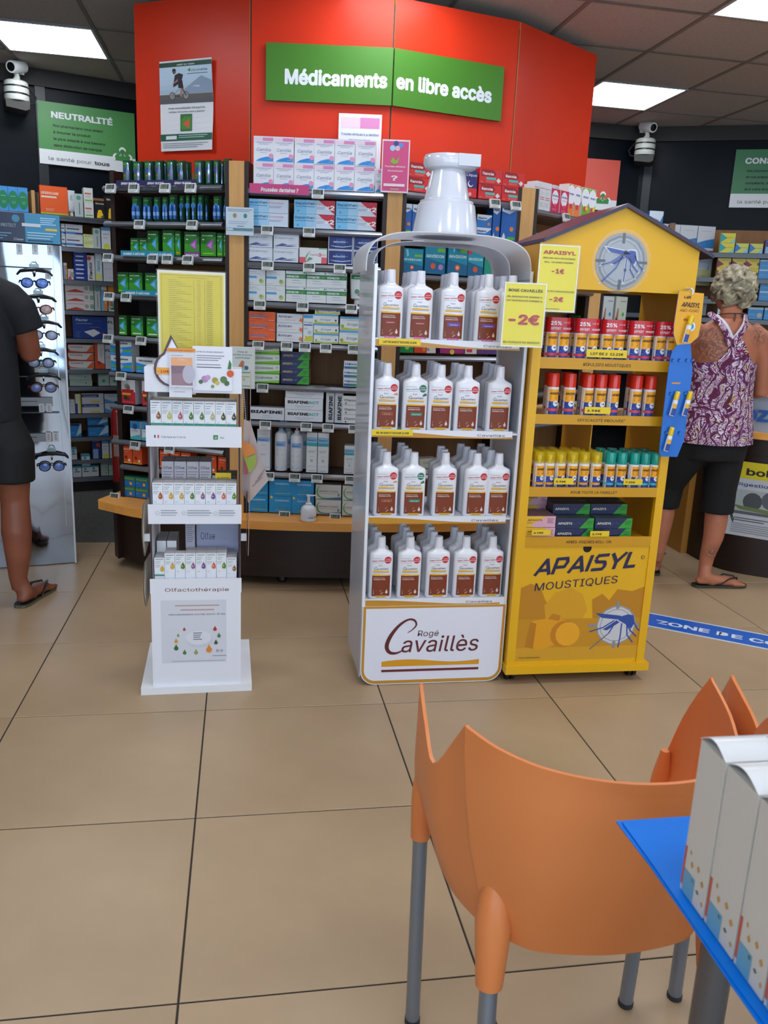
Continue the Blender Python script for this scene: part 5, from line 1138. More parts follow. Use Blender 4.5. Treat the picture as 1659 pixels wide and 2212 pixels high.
CP = [(.315, .665, .008), (.345, .70, .012), (.372, .76, .02), (.358, .82, .026), (.315, .83, .024), (.255, .76, .034), (.20, .63, .046), (.175, .50, .05), (.195, .42, .042), (.24, .405, .028), (.29, .44, .012)]
ribbon(q, CP, M(br, .4), lambda x, z: CY_-.0133, 2, W1-W0, .298, W0, .002)
q.printed([T(.275, .415, .285, 'availlès', br, .535, sh=.16, b=.004, res=3), T(.385, .615, .105, 'Rogé', '4A2A2A', .145, sh=.12, b=0, res=2), ('w', .145, .235, .83, .30, M('D8981C', .35), .022), ('r', .145, .165, .83, .195, '6A2024')], W1-W0, .298, W0, .002, wrap=lambda x, z: CY_-.0133)
cp(q, 'front_panel')
SZ = [.300, .600, .898, 1.196]
for i, z in enumerate(SZ):
    q = MB(); q.box(cx0+.005, cx1-.005, CY_, CY_+cD, z+.012, z+.018, wpm)
    q.box(cx0+.011, cx1-.030 if i else cx1-.012, CY_-.008, CY_-.004, z, z+.026, M('E0E2EA', .3))
    w = cx1-cx0-.04
    n = 12; pts = []
    for k in range(n+1):
        t = k/n; x = cx0+.012+w*t; pts += [(x, z), (x, z+.013+.009*cos(pi*t*1.25))]
    q.put(pts, [(2*k, 2*k+2, 2*k+3, 2*k+1) for k in range(n)], gold, lambda x, zq: CY_-.008, 0)
    q.printed([T(.74, .3, .42, 'Cavaillès', '4A3430', .2, sh=.2, b=0)], w, .026, cx0+.012, z, wrap=lambda x, zq: CY_-.009)
    cp(q, 'shelf')
# arch band
ax, aw = (cx0+cx1)/2-.018, (cx1-cx0)/2+.010
def arch(t, r=1.0, dz=0): # t 0..1
    a = pi*(1-t); c, s_ = cos(a), sin(a)
    return ax+aw*r*(abs(c)**.55)*(1 if c > 0 else -1), 1.43+dz+.128*r*(s_**.6)
for r, dz, y0, y1, th in ((1, 0, CY_-.004, CY_+cD, .003), (.86, -.004, CY_+.10, CY_+cD-.02, .002)):
    q = MB(); n = 32; R1 = [arch(k/n, r, dz) for k in range(n+1)]
    q.loft([[(x, y0, z), (x, y1, z), (x*1.0+(ax-x)*.012, y1, z-th), (x+(ax-x)*.012, y0, z-th)] for x, z in R1], sheet('white_arch_sheet', 'F0F2F6', .3, .5)); cp(q, 'arch_band', None, True)
# giant pump
pcx, pcy, zb = .672, 2.885, 1.560; pm = M('DCE0EA', .12, coat=.5)
q = MB(); q.lathe([(.106, 0), (.110, .004), (.107, .03), (.098, .085), (.096, .098), (.090, .104), (.090, .110), (.080, .114)], pm, c=(pcx, pcy), n=40, z=zb); cp(q, 'pump_collar', None, True)
q = MB(); q.lathe([(.076, .108), (.075, .118), (.066, .16), (.058, .20), (.056, .212)], pm, c=(pcx, pcy), n=36, z=zb); cp(q, 'pump_neck', None, True)
q = MB(); rim = []
for k in range(36):
    a = 2*pi*k/36; rx = .084; ry = .075
    x, y = rx*cos(a), ry*sin(a)
    if x > .035 and y < .02: x = min(.092, x*1.16)
    rim.append((x, y))
q.loft([[(pcx+x*f, pcy+y*f, zb+h) for x, y in rim] for f, h in ((.72, .206), (.93, .212), (1.0, .222), (1.0, .243), (.95, .252), (.6, .258))], pm)
q.box(pcx+.015, pcx+.088, pcy-.078, pcy-.03, zb+.215, zb+.252, pm); cp(q, 'pump_head', None, True)
# bottles
def sup(a, b, n=24, e=3.2):
    out = []
    for k in range(n):
        t = 2*pi*k/n; c, s_ = cos(t), sin(t)
        out.append((a*abs(c)**(2/e)*(1 if c >= 0 else -1), b*abs(s_)**(2/e)*(1 if s_ >= 0 else -1)))
    return out
BW, BDp, BH = .084, .050, .223
_bt = {}
def bath_bottle(kind):
    if kind not in _bt:
        r = empty('bath_bottle'); q = MB(); bm = M('E6E6EC', .24, coat=.3)
        prof = [(0.94, .92, 0), (1, 1, .004), (1, 1, .155), (.985, .98, .163), (.92, .93, .168), (.68, .78, .173), (.42, .60, .178), (.36, .52, .183), (.36, .52, .187)]
        q.loft([[(x, y, z) for x, y in sup(BW/2*fx, BDp/2*fy)] for fx, fy, z in prof], bm)
        if kind != 'plain':
            P = []
            g = kind == 'aloe'
            P += [T(.1, .80, .034, 'NOUVEAU' if g else 'FORMAT SPÉCIAL', '5C8A7C' if g else 'C83A3C', .5, sh=.1, b=.025, rot=.05), ('r', .1, .775, .56, .779, '5A4A4A'), ('r', .1, .865, .5, .869, '5A4A4A'),
                  ('c', .76, .835, .075, '2C7A60' if g else 'C8252C', 1.0), T(.655, .845, .022, 'Édition' if g else '+33%', 'EEE8E8', .21, b=.03), T(.625, .805, .026, 'limitée' if g else 'GRATUIT', 'EEE8E8', .27, b=.03),
                  T(.18, .635, .085, 'C', '4A403E', .11, sh=.3, b=0), T(.28, .635, .05, 'availles', '4A403E', .50, sh=.25, b=.003), T(.36, .715, .032, 'Rogé', '5A4A48', .17, sh=.1, b=0),
                  ('w', .16, .585, .82, .612, 'E8B41C', .006), ('r', .16, .572, .82, .577, '5A3A3A'),
                  ('w', .12, .50, .88, .53, 'E8B41C', .007), ('r', .12, .07, .88, .505, '7A3212'),
                  T(.18, .455, .022, 'Lait bain et douche' if kind[0] == 'L' else 'Gel bain et douche', 'E8D8D0', .46, b=.02), T(.18, .418, .028, 'SURGRAS ACTIF', 'E8D8D0', .5, b=.03),
                  ('l', .18, .2, .36, 2, 'C8A08C', .024), ('l', .18, .145, .42, 2, 'E0C8B8', .024), ('c', .74, .155, .026, 'D8C8C0', 1.2), ('p', [(.70, .17), (.78, .17), (.74, .22)], 'D8C8C0'),
                  ('r', .28, .045, .74, .082, 'C8488C' if kind[0] == 'L' else 'E8B41C'), T(.33, .052, .018, 'Peaux sensibles', '4A3A2A' if kind[0] != 'L' else 'F0D8E4', .36, b=.02)]
            if kind == 'honey': P += [('r', .3, .31, .72, .365, 'C87A4A'), ('r', .315, .316, .705, .359, '7A3212'), T(.37, .325, .022, 'Lait et miel', 'E8C8B0', .28, b=.02), ('p', [(.72, .7), (.95, .7), (.86, .74), (.78, .72)], 'D8983A')]
            if kind == 'aloe': P += [('r', .3, .31, .76, .365, '3C8A70'), T(.37, .325, .022, "Nectar d'aloe", 'D8ECE0', .32, b=.02), ('p', [(.74, .68), (.95, .7), (.88, .75), (.78, .72)], '2C7A60')]
            if kind == 'Lred': P += [('r', .26, .31, .72, .365, '8A3026'), T(.34, .322, .026, 'Hydratant', 'E8C8C0', .3, b=.02)]
            if kind == 'Lvio': P += [('r', .26, .30, .78, .37, '6A4AA0'), T(.36, .322, .026, 'Hydratant', 'E0D4F0', .32, b=.02)]
            bs = BDp/2
            wr = lambda x, z: -bs*max(0, 1-(abs(x)/(BW/2))**3.2)**(1/3.2)-.0002
            q.printed(P, BW, .172, x0=-BW/2, wrap=wr, nseg=10)
        q.build('body', r)
        q = MB(); q.lathe([(.0150, .183), (.0155, .186), (.0150, .205), (.0138, .222), (.0125, .2235), (.004, .2236)], M('E4E4EC', .25), n=18); q.build('cap', r)
        _bt[kind] = [r, False]
    r, used = _bt[kind]
    if used: return dup(r)
    _bt[kind][1] = True; return r
kinds = [['gel']*5, ['honey', 'aloe', 'gel', 'gel', 'gel'], ['honey', 'aloe', 'gel', 'gel', 'gel'], ['Lred', 'Lred', 'Lvio', 'Lvio', 'gel']]
pxs = [[816, 877, 938, 996, 1057], [827, 885, 952, 1019, 1082], [828, 889, 943, 1000, 1069], [836, 899, 970, 1044, 1101]]
pys = [1288, 1112, 928, 735]
sn = ['bottom', 'second from bottom', 'third from bottom', 'top']
kd = {'gel': 'white bath gel bottle with red sticker', 'honey': 'white bath gel bottle with orange pill', 'aloe': 'white bath gel bottle with green sticker', 'Lred': 'white bath milk bottle, dark red pill', 'Lvio': 'white bath milk bottle, purple pill', 'plain': 'white bath bottle seen by its cap'}
for s in range(4):
    for k in range(5):
        z = SZ[s]+.0185; x = X(pxs[s][k]+4, pys[s], CY_+.03)
        for r in range(4):
            if r and (s, k, r) in ((1, 2, 3), (2, 3, 3), (0, 3, 3)): continue
            o = bath_bottle(kinds[s][k] if r == 0 else 'plain')
            o.location = (min(max(x+(r*.004*((k % 3)-1)), cx0+.052), cx1-.056)+(.010*sin(k*2+s*3)*(r > 0)), CY_+.034+r*.066 + (.0 if k % 2 else .003), z)
            tag(o, f"{kd[kinds[s][k] if r == 0 else 'plain']}, {ordn(k, 5)}, {'front' if r == 0 else ('second', 'third', 'last')[r-1]} row, {sn[s]} shelf", 'bottle', f"bath bottles on the {sn[s]} shelf")
def price_label(px0, py1, px1, py0, y, txt, label, fit=.8):
    a = ony(px0, py1, y); b = ony(px1, py0, y)
    return simple_box('price_label', a.x, y-.002, a.z, b.x-a.x, .0015, b.z-a.z, 'E8C818', [T(.1, .3, .42, txt, '2C2A18', fit, b=.03)], label, cat='price label')
price_label(818, 744, 909, 733, CY_-.010, 'LAIT DE BAIN ET DOUCHE 13.49€', 'yellow price label on the top shelf edge of bottle display')
price_label(803, 940, 892, 929, CY_-.010, 'GEL DE BAIN ET DOUCHE 12.90€', 'yellow price label on the third shelf edge of bottle display')
def offer(px, py, w, h, y, P, label, rz=0):
    a = ony(px, py, y); o = simple_box('offer_sign', a.x, y, a.z, w, .002, h, 'E6D81E', [('r', 0, 0, 1, .02, 'E8E6D8'), ('r', 0, .98, 1, 1, 'E8E6D8'), ('r', 0, 0, .03, 1, 'E8E6D8'), ('r', .97, 0, 1, 1, 'E8E6D8')]+P, label, cat='sign', rz=rz)
    q = MB(); q.box(-.003, w+.003, -.0035, -.0028, -.003, h+.003, M('FFFFFF', .04, alpha=.035)); q.build('plastic_sleeve', o, smooth=False); return o
RD = 'B8342C'; BK = '26261C'
offer(1081, 748, .139, .199, 2.605, [T(.1, .86, .055, 'ROGE CAVAILLÈS', BK, .8, b=.03), T(.07, .77, .035, 'GEL BAIN DOUCHE SURGRAS 1L', BK, .85, b=.02), T(.06, .71, .035, 'LAIT BAIN DOUCHE SURGRAS 1L', BK, .86, b=.02), T(.16, .36, .2, '-2€', RD, .7, b=.045), T(.06, .06, .04, 'DU 01/06/19 AU 30/06/19', BK, .86, b=.02)], 'bright yellow -2€ offer sign clipped to white bottle display')

# ================================================================ YELLOW HOUSE DISPLAY
AY = 2.68; hx0, hx1, hD = .944, 1.477, .34
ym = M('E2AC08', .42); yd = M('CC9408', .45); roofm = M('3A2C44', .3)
hou = empty('house_display', (1.19, 2.82, 0)); tag(hou, 'yellow house shaped display on black castors with mosquito gable window', 'display stand'); HO = Vector((1.19, 2.82, 0))
hp = lambda q, n, p=None, s=False: spart(q, n, p or hou, s, HO)
q = MB(); q.box(.940, 1.495, AY-.01, AY+hD+.01, .042, .072, ym); hp(q, 'base_board')
for x in (.972, 1.452):
    for y in (2.728, 2.97):
        q = MB(); q.lathe([(.012, .025), (.014, .042)], M('17171A', .4), c=(x, y), n=10)
        for s in (-1, 1): q.tube([(x+s*.004, y, .0215), (x+s*.016, y, .0215)], .0215, M('141416', .35), n=18)
        hp(q, 'castor', None, True)
for x in (hx0, hx1-.03):
    q = MB(); q.box(x, x+.03, AY, AY+.02, .072, 1.402, ym); hp(q, 'front_post')
for x in (hx0, hx1-.006):
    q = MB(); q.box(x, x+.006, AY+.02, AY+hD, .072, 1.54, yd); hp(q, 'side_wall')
iw0, iw1 = hx0+.03, hx1-.03
# lower printed panel
q = MB(); q.box(iw0, iw1, AY+.004, AY+.010, .072, .523, ym)
navy = '221C48'; am = 'C8860C'; a2 = 'D69A14'; a3 = 'BA7E0E'
P = [('p', [(0, .38), (0, .66), (.08, .7), (.16, .66), (.2, .56), (.24, .5), (.26, .38)], a3), ('p', [(.22, .38), (.2, .5), (.28, .62), (.4, .66), (.5, .6), (.55, .46), (.52, .38)], a2), ('p', [(.6, .38), (.58, .55), (.66, .6), (.72, .54), (.78, .64), (.9, .62), (1, .66), (1, .38)], a3),
     ('r', 0, 0, 1, .38, 'C48A10'), ('r', 0, 0, 1, .12, 'D09A1C'),
     ('p', [(.07, .13), (.10, .36), (.25, .39), (.38, .37), (.38, .17), (.20, .1)], 'E09A10'), ('p', [(.07, .13), (.10, .36), (.15, .34), (.14, .11)], 'B8760A'), ('p', [(.24, .38), (.27, .43), (.34, .41), (.33, .36)], 'C07E0A'), ('c', .38, .24, .125, 'C27C0A'), ('c', .41, .24, .11, 'EAA41A'),
     ('c', .80, .31, .185, '9A9484'), ('c', .80, .31, .17, 'C8C8CC'), ('c', .80, .31, .15, '94949A'), ('c', .80, .31, .143, 'CACACE'),
     ('r', .785, .46, .81, .53, '8A8A90'), ('r', .785, .10, .81, .17, '8A8A90'), ('r', .57, .30, .64, .325, '8A8A90'), ('r', .96, .30, 1.0, .325, '8A8A90')]
def mosq(cx, cz, s, dark='2A4A9A'):
    L = [[(-.20, .13), (.02, .10), (.10, .07), (.0, .06), (-.14, .08)], [(.10, .11), (.15, .10), (.17, .02), (.14, -.04), (.10, .0), (.02, .05), (.0, .08)], [(-.12, -.04), (.0, .05), (.03, .03), (-.08, -.05)]]
    out = [('p', [(cx+x*s, cz+z*s) for x, z in p], dark) for p in L]
    for (x0, z0, x1, z1, x2, z2) in ((.0, .05, -.06, -.08, -.22, -.24), (.05, .02, .05, -.1, .04, -.23), (.10, .0, .11, -.1, .17, -.18), (.14, .06, .2, -.04, .26, -.09), (-.02, .05, -.12, -.02, -.24, -.06), (.08, .03, .14, -.06, .2, -.12)):
        for (a, b, c, d) in ((x0, z0, x1, z1), (x1, z1, x2, z2)):
            dx, dz = c-a, d-b; l = sqrt(dx*dx+dz*dz); nx, nz = -dz/l*.006, dx/l*.006
            out.append(('p', [(cx+(a-nx)*s, cz+(b-nz)*s), (cx+(c-nx)*s, cz+(d-nz)*s), (cx+(c+nx)*s, cz+(d+nz)*s), (cx+(a+nx)*s, cz+(b+nz)*s)], dark if l < .15 else '6A7080'))
    return out
P += mosq(.80, .31, .9)
def strokes(P, x0, z0, cw_, ch, gap, rot, shear, col, th=.17):
    LET = {'A': [(0, 0, .52, 1), (.48, 1, 1, 0), (.22, .3, .8, .3)], 'P': [(.06, 0, .06, 1), (0, .93, .72, .93), (.70, 1, .86, .68), (.86, .74, .70, .36), (.78, .42, .1, .42)], 'I': [(.12, 0, .12, 1)],
           'S': [(.95, .93, .2, .93), (.24, 1, .08, .74), (.06, .72, .26, .50), (.16, .55, .82, .50), (.78, .54, .92, .26), (.92, .28, .74, .02), (.8, .07, .0, .07)], 'Y': [(0, 1, .48, .44), (1, 1, .48, .44), (.46, .5, .46, 0)], 'L': [(.08, 0, .08, 1), (0, .08, .8, .08)]}
    x = 0
    for ch_ in 'APAISYL':
        for (a, b, c, d) in LET[ch_]:
            ax_, ay_, bx_, by_ = x+a*cw_, b*ch, x+c*cw_, d*ch; dx, dy = bx_-ax_, by_-ay_; l = sqrt(dx*dx+dy*dy); nx, ny = -dy/l*th*ch/2, dx/l*th*ch/2
            q4 = []
            for X_, Y_ in ((ax_+nx, ay_+ny), (ax_-nx, ay_-ny), (bx_-nx, by_-ny), (bx_+nx, by_+ny)):
                X2 = X_+Y_*shear; q4.append((x0+X2*cos(rot)-Y_*sin(rot), z0+X2*sin(rot)+Y_*cos(rot)))
            P.append(('p', q4, col))
        x += (cw_*.24 if ch_ == 'I' else cw_)+gap
strokes(P, .10, .768, .112, .14, .020, .085, .36, navy, .19)
P += [T(.11, .635, .095, 'MOUSTIQUES', navy, .66, b=.0, sh=.15, rot=.085), ('c', .955, .925, .016, navy), ('c', .955, .925, .012, 'D8981A'), T(.03, .025, .022, 'Hors médicaments', '4A3A18', .17, b=0)]
q.printed(P, iw1-iw0, .425, iw0, .088, wrap=lambda x, z: AY+.004)
q.tube([(1.21, AY+.0035, .516), (1.21, AY+.0038, .516)], .016, M('14100A', .8), n=16)
hp(q, 'lower_panel')
HS = [(.523, .559, 'APRÈS-PIQÛRES ROLL-ON'), (.704, .738, 'POUR TOUTE LA FAMILLE*'), (.957, .990, 'EFFICACITÉ PROUVÉE¹'), (1.143, 1.180, 'RÉPULSIFS MOUSTIQUES')]
for z0, z1, t in HS:
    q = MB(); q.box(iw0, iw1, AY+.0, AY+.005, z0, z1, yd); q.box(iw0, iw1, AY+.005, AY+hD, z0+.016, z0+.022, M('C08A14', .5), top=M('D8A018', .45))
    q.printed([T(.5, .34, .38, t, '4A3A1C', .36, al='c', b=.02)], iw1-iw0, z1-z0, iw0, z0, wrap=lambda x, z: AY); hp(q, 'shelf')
q = MB(); q.box(1.208, 1.212, AY+.07, AY+hD, .728, .956, yd); hp(q, 'divider')
# gable
gx0, gx1, gz, ga = .939, 1.488, 1.540, 1.662; gc = (gx0+gx1)/2
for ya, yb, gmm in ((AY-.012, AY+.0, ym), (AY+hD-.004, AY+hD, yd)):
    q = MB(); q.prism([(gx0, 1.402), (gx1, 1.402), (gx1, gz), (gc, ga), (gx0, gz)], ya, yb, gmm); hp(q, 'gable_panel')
for s in (-1, 1):
    ov = .045 if s > 0 else -.004
    ex = gc+s*((gx1-gx0)/2+ov); ez = gz-(ga-gz)*ov/((gx1-gx0)/2)
    q = MB(); q.prism([(gc, ga+.012), (gc, ga), (ex, ez), (ex, ez+.012)][::s], AY-.028, AY+hD+.015, roofm); hp(q, 'roof_panel')
wx, wz, wr_ = 1.216, 1.495, .091
q = MB(); q.tube([(wx, AY-.014, wz), (wx, AY-.0125, wz)], wr_*.98, M('9AA0A8', .4), n=40)
q.printed([('c', 0, 0, wr_*.9, M('7C848C', .4)), ('c', 0, 0, wr_*.82, M('A8AEB4', .4)), ('c', 0, 0, wr_*.74, M('8C949C', .4)), ('c', 0, 0, wr_*.70, M('A4ABB2', .4)), ('r', -.005, wr_*.62, .005, wr_*.98, '5A6068'), ('r', -.005, -wr_*.98, .005, -wr_*.62, '5A6068'), ('r', -wr_*.98, -.004, -wr_*.62, .004, '5A6068'), ('r', wr_*.62, -.004, wr_*.98, .004, '5A6068')], 1, 1, wx, wz, wrap=lambda x, z: AY-.0142)
for sc, dk, ly in ((1, 'D4D8DC', 9), (.98, '27489C', 22)):
    for p in mosq(0, 0, .3*sc, dk): 
        pts = p[1]
        if ly == 9:
            mx = sum(a for a, b in pts)/len(pts); mz = sum(b for a, b in pts)/len(pts)
            pts = [(mx+(a-mx)*1.12+(.002 if a > mx else -.002), mz+(b-mz)*1.12+(.002 if b > mz else -.002)) for a, b in pts]
        q.put([(wx+a, wz+b+.004) for a, b in pts], [tuple(range(len(pts)))], dk, lambda x, z: AY-.0142, ly)
win = hp(q, 'gable_window', None, False)
q = MB(); n = 40; q.loft([[(wx+wr_*1.12*cos(2*pi*k/n)*f, AY-.0125-d, wz+wr_*1.12*sin(2*pi*k/n)*f) for k in range(n)] for f, d in ((1.0, 0), (1.0, .003), (.93, .005), (.88, .016), (.78, .028), (.6, .038), (.35, .045), (.1, .047))], M('F0F4F8', .03, alpha=.07, ior=1.5))
q.build('clear_dome', win)
# cans
_cn = {}
def spray_can(cap, band, duo=False, r=.0182, h=.140):
    k = (cap, band, duo, r)
    if k not in _cn:
        root = empty('spray_can'if not duo else 'spray_twin_pack')
        xs = (-r*1.01, r*1.01) if duo else (0,)
        q = MB(); ch = h*.32
        for cx in xs:
            q.lathe([(r*.94, 0), (r, .003), (r, h-ch), (r*.9, h-ch+.003)], M('DADCE0', .25), c=(cx, 0), n=20)
            wr = lambda x, z, cx=cx: -sqrt(max(0, r*r-(x-cx)**2))-.0001
            hb = h-ch
            q.printed([('r', .02, .04, .98, .56, '1C3C94'), ('r', .02, .52, .98, .93, 'EFA312'), ('p', [(.03, .54), (.06, .50), (.97, .50), (.97, .80), (.66, .60), (.36, .52)], '1C3C94'), ('c', .64, .46, .095, 'E4E6EA'), ('p', [(.5, .48), (.72, .5), (.76, .43), (.62, .46)], '24306A'), ('r', .02, .2, .98, .29, band), T(.12, .76, .10, 'APAISYL', '2A1A12', .8, b=.03, sh=.25), ('l', .2, .7, .5, 2, '6A4A1A', .06), ('l', .16, .36, .5, 1, 'B0C0E0', .03)], 2*r, hb, cx-r, 0, wrap=wr, nseg=8)
        if duo:
            R2 = [(r*2.04*cos(a)*(1 if 0 else 1), r*1.03*sin(a)) for a in [2*pi*j/28 for j in range(28)]]
            S2 = []
            for j in range(28):
                a = 2*pi*j/28; c, s_ = cos(a), sin(a); S2.append(((r*1.01+r*1.02*abs(c)**.5*0+r*1.03*abs(c))*(1 if c >= 0 else -1) if abs(c) > .05 else 0, r*1.03*(s_ if abs(c) > .7 else (1 if s_ > 0 else -1)*max(abs(s_), .98))))
            pts = [(r*1.01+r*1.03*cos(a), r*1.03*sin(a)) for a in [-pi/2+pi*j/10 for j in range(11)]]+[(-r*1.01+r*1.03*cos(a), r*1.03*sin(a)) for a in [pi/2+pi*j/10 for j in range(11)]]
            q.build('cans', root)
            q = MB(); q.loft([[(x, y, z) for x, y in pts] for z in (h*.66, h*.99)], M('C41E2A', .3))
            q.printed([T(.10, .50, .34, '25%', 'F4E6E6', .44, b=.03), T(.11, .18, .22, 'OFFERT', 'F4E6E6', .42, b=.02), T(.62, .62, .14, 'SUR LE', 'EEC8C8', .26, b=.01), T(.62, .2, .18, 'PRODUIT', 'EEE0E0', .34, b=.02)], r*4, h*.33, -r*2, h*.66, wrap=lambda x, z: -r*1.03-.0002)
            q.build('shrink_wrap', root)
        else:
            q.build('body', root)
            q = MB(); cm = M(cap, .12, alpha=.92) if cap != 'E8C81C' else M(cap, .12, alpha=.42)
            q.lathe([(r*1.0, h-ch+.0005), (r*1.0, h-.006), (r*.93, h-.001), (r*.6, h)], cm, n=20); q.build('cap', root)
            if cap == 'E8C81C':
                q = MB(); q.lathe([(r*.3, h-ch+.003), (r*.24, h-ch+.012), (r*.4, h-ch+.014), (r*.42, h-ch+.028), (r*.2, h-ch+.029)], M('F0D020', .3), n=12); q.build('nozzle', root)
        _cn[k] = [root, 0]
    e = _cn[k]; e[1] += 1
    return e[0] if e[1] == 1 else dup(e[0])
def cans(z, spans, cap, band, desc, where, h, duo=False, rows=1, y0=.03, dy=.045, dx=0):
    n = len(spans)
    for i, (a, b) in enumerate(spans):
        for r in range(rows):
            o = spray_can(cap, band, duo, h=h, r=.0205 if h > .14 else .0184)
            y = AY+y0+r*dy; x = (X(a, 1106-(z-CAM_H)*0, y)+X(b, 1106, y))/2
            # column centre measured at shelf height
            py = 0; A = Vector((0, y, z))-EYE; f = lambda px: ((px-CX)*A.dot(fw)-FPX*A.dot(rt))/(FPX*rt.x-(px-CX)*fw.x)
            o.location = ((f(a)+f(b))/2 if r == 0 else (f0+dx*r), y, z)
            if r == 0: f0 = o.location.x
            o.rotation_euler.z = random.uniform(-.25, .25) if not duo else random.uniform(-.05, .05)
            tag(o, f"{desc}, {ordn(i, n)}, {('front', 'second', 'third')[r]} row, {where}", 'spray bottle' if not duo else 'twin pack', f'{desc} {where}')
cans(1.1655, [(1170, 1228), (1233, 1288), (1291, 1343), (1349, 1401), (1405, 1457)], 'C41E2A', 'C83A4A', 'repellent twin pack with red 25% wrap', 'top yellow shelf', .146, True, 2, dy=.05)
cans(.9795, [(1175, 1203), (1211, 1239), (1250, 1277), (1278, 1304), (1305, 1333), (1353, 1381), (1383, 1410)], 'D8301C', 'D04A52', 'repellent spray with red cap', 'second yellow shelf', .148, False, 2, y0=.035, dy=.06, dx=.012)
cans(.7265, [(1147, 1172), (1170, 1194), (1193, 1218), (1218, 1245), (1244, 1269), (1269, 1296)], 'E8C81C', 'E89A2C', 'repellent spray with clear yellow cap', 'third yellow shelf', .133, False, 3)
cans(.7265, [(1299, 1325), (1323, 1350), (1350, 1377), (1375, 1397), (1396, 1420)], '1C9C8C', '3CB0B8', 'repellent spray with teal cap', 'third yellow shelf', .133, False, 3)
AF = Frame((iw0, AY), (iw1, AY))
D['gel_n'] = ('1C2450', '1C3048', '3E4A44', [('p', [(.62, 0), (1, 0), (1, 1), (.86, 1)], '349A34'), T(.05, .4, .3, 'APAISYL', 'D8D4C0', .38, b=.03, sh=.25), T(.44, .42, .24, 'GEL LOTION', '4A5C8A', .2), ('l', .8, .74, .18, 3, '1E6A2E', .14)])
D['gel_p'] = ('D8A8B8', 'C090A4', '8A6A74', [('p', [(0, 0), (.72, 1), (0, 1)], 'E8B830'), ('p', [(.0, .0), (.34, 0), (.0, .4)], 'E8B830'), T(.06, .58, .22, 'APAISYL', '3A2A24', .5, b=.02, sh=.2), T(.06, .36, .16, 'BABY', 'A87A2A', .2), ('l', .72, .8, .22, 4, '9A5A74', .12)])
zz4 = .5455; wy = 'bottom yellow shelf'
row(AF, zz4, [(1133, 1198)], 25, 'gel_p', 'pink and yellow baby gel box', wy, stack=2, back=.022, d=.1)
row(AF, zz4, [(1128, 1176)], 27, 'gel_p', 'rear pink and yellow baby gel box', wy, stack=3, back=.16, d=.1)
row(AF, zz4, [(1199, 1280), (1281, 1362)], 22.5, 'gel_n', 'navy and green gel box', wy+' front', stack=2, back=.022, d=.05)
row(AF, zz4, [(1190, 1269), (1270, 1349)], 22.5, 'gel_n', 'navy and green gel box', wy+' second row', stack=3, back=.082, d=.05)
row(AF, zz4, [(1180, 1259), (1260, 1339)], 22.5, 'gel_n', 'navy and green gel box', wy+' third row', stack=3, back=.14, d=.05)
row(AF, zz4, [(1170, 1249), (1250, 1329)], 22.5, 'gel_n', 'navy and green gel box', wy+' last row', stack=3, back=.20, d=.05)
for a in ((1266, 771, 1355, 757, 'LOT DE 2  12.22€', 'top'), (1262, 893, 1319, 880, '6.98€', 'second'), (1196, 1046, 1239, 1033, '5.98€', 'third, below yellow caps'), (1346, 1047, 1388, 1035, '7.35€', 'third, below teal caps'), (1148, 1156, 1190, 1144, '4.98€', 'bottom, below pink boxes'), (1274, 1159, 1316, 1147, '3.99€', 'bottom, below navy boxes')):
    price_label(*a[:4], AY-.003, a[4], f'yellow {a[4].split()[-1]} price label, {a[5]} shelf of yellow house', .8 if len(a[4]) > 6 else .5)
offer(1155, 672, .135, .208, AY-.030, [T(.1, .86, .07, 'APAISYL', RD, .8, b=.04), T(.1, .79, .03, 'RÉPULSIF ANTI-MOUSTIQUES', BK, .8, b=.02), T(.14, .73, .03, 'ROLL-ON APRÈS-PIQÛRES', BK, .72, b=.02), T(.34, .58, .09, '-1€', RD, .3, b=.04), T(.08, .3, .03, 'RÉPULSIF ANTI-MOUSTIQUES DUO', BK, .86, b=.02), T(.34, .16, .09, '-2€', RD, .34, b=.04), ('l', .1, .05, .5, 1, BK, .02)], 'taller yellow -1€ and -2€ offer sign on the yellow gable')
# blue hanging roll-on card
by = AY-.045
bl = [(1467, 628), (1521, 634), (1514, 700), (1508, 728), (1492, 742), (1494, 775), (1496, 800), (1489, 860), (1478, 950), (1463, 987), (1428, 986), (1424, 975), (1432, 900), (1444, 800), (1450, 765), (1462, 745), (1455, 722), (1456, 700)]
pts = [(ony(a, b, by).x, ony(a, b, by).z) for a, b in bl]
q = MB(); q.prism(pts[::-1], by, by+.003, M('1C6CC8', .35))
yp = [pts[i] for i in (0, 1, 2, 3, 4)]+[pts[15], pts[16], pts[17]]
q.put(yp, [tuple(range(len(yp)))][0:1], M('E8A81C', .4), lambda x, z: by, 0)
def A_(px, py): p = ony(px, py, by); return p.x, p.z
x0, z0 = A_(1461, 700); x1, z1 = A_(1518, 634)
q.printed([T(.2, .82, .12, '6.48€', '2C2A18', .3, b=.03), T(.12, .56, .2, 'APAISYL', '3A2A2A', .8, b=.03, sh=.3, rot=-.02), T(.06, .4, .13, 'APRÈS-PIQÛRES', '7A5A1A', .86, b=0, sh=.2), T(.3, .12, .1, 'ROLL-ON', '4A3A1A', .44, b=.02)], x1-x0, z1-z0, x0, z0, wrap=lambda x, z: by, lay0=2)
c_ = A_(1493, 700); q.printed([('c', 0, 0, .016, 'D8E8F4'), ('c', 0, 0, .010, '3C8CD0')], 1, 1, c_[0], c_[1]-.008, wrap=lambda x, z: by, lay0=3)
a = A_(1450, 829); q.printed([('p', [(0, 0), (.03, 0), (.035, .005), (.005, .005)], 'D8921C')], 1, 1, a[0], a[1], wrap=lambda x, z: by)
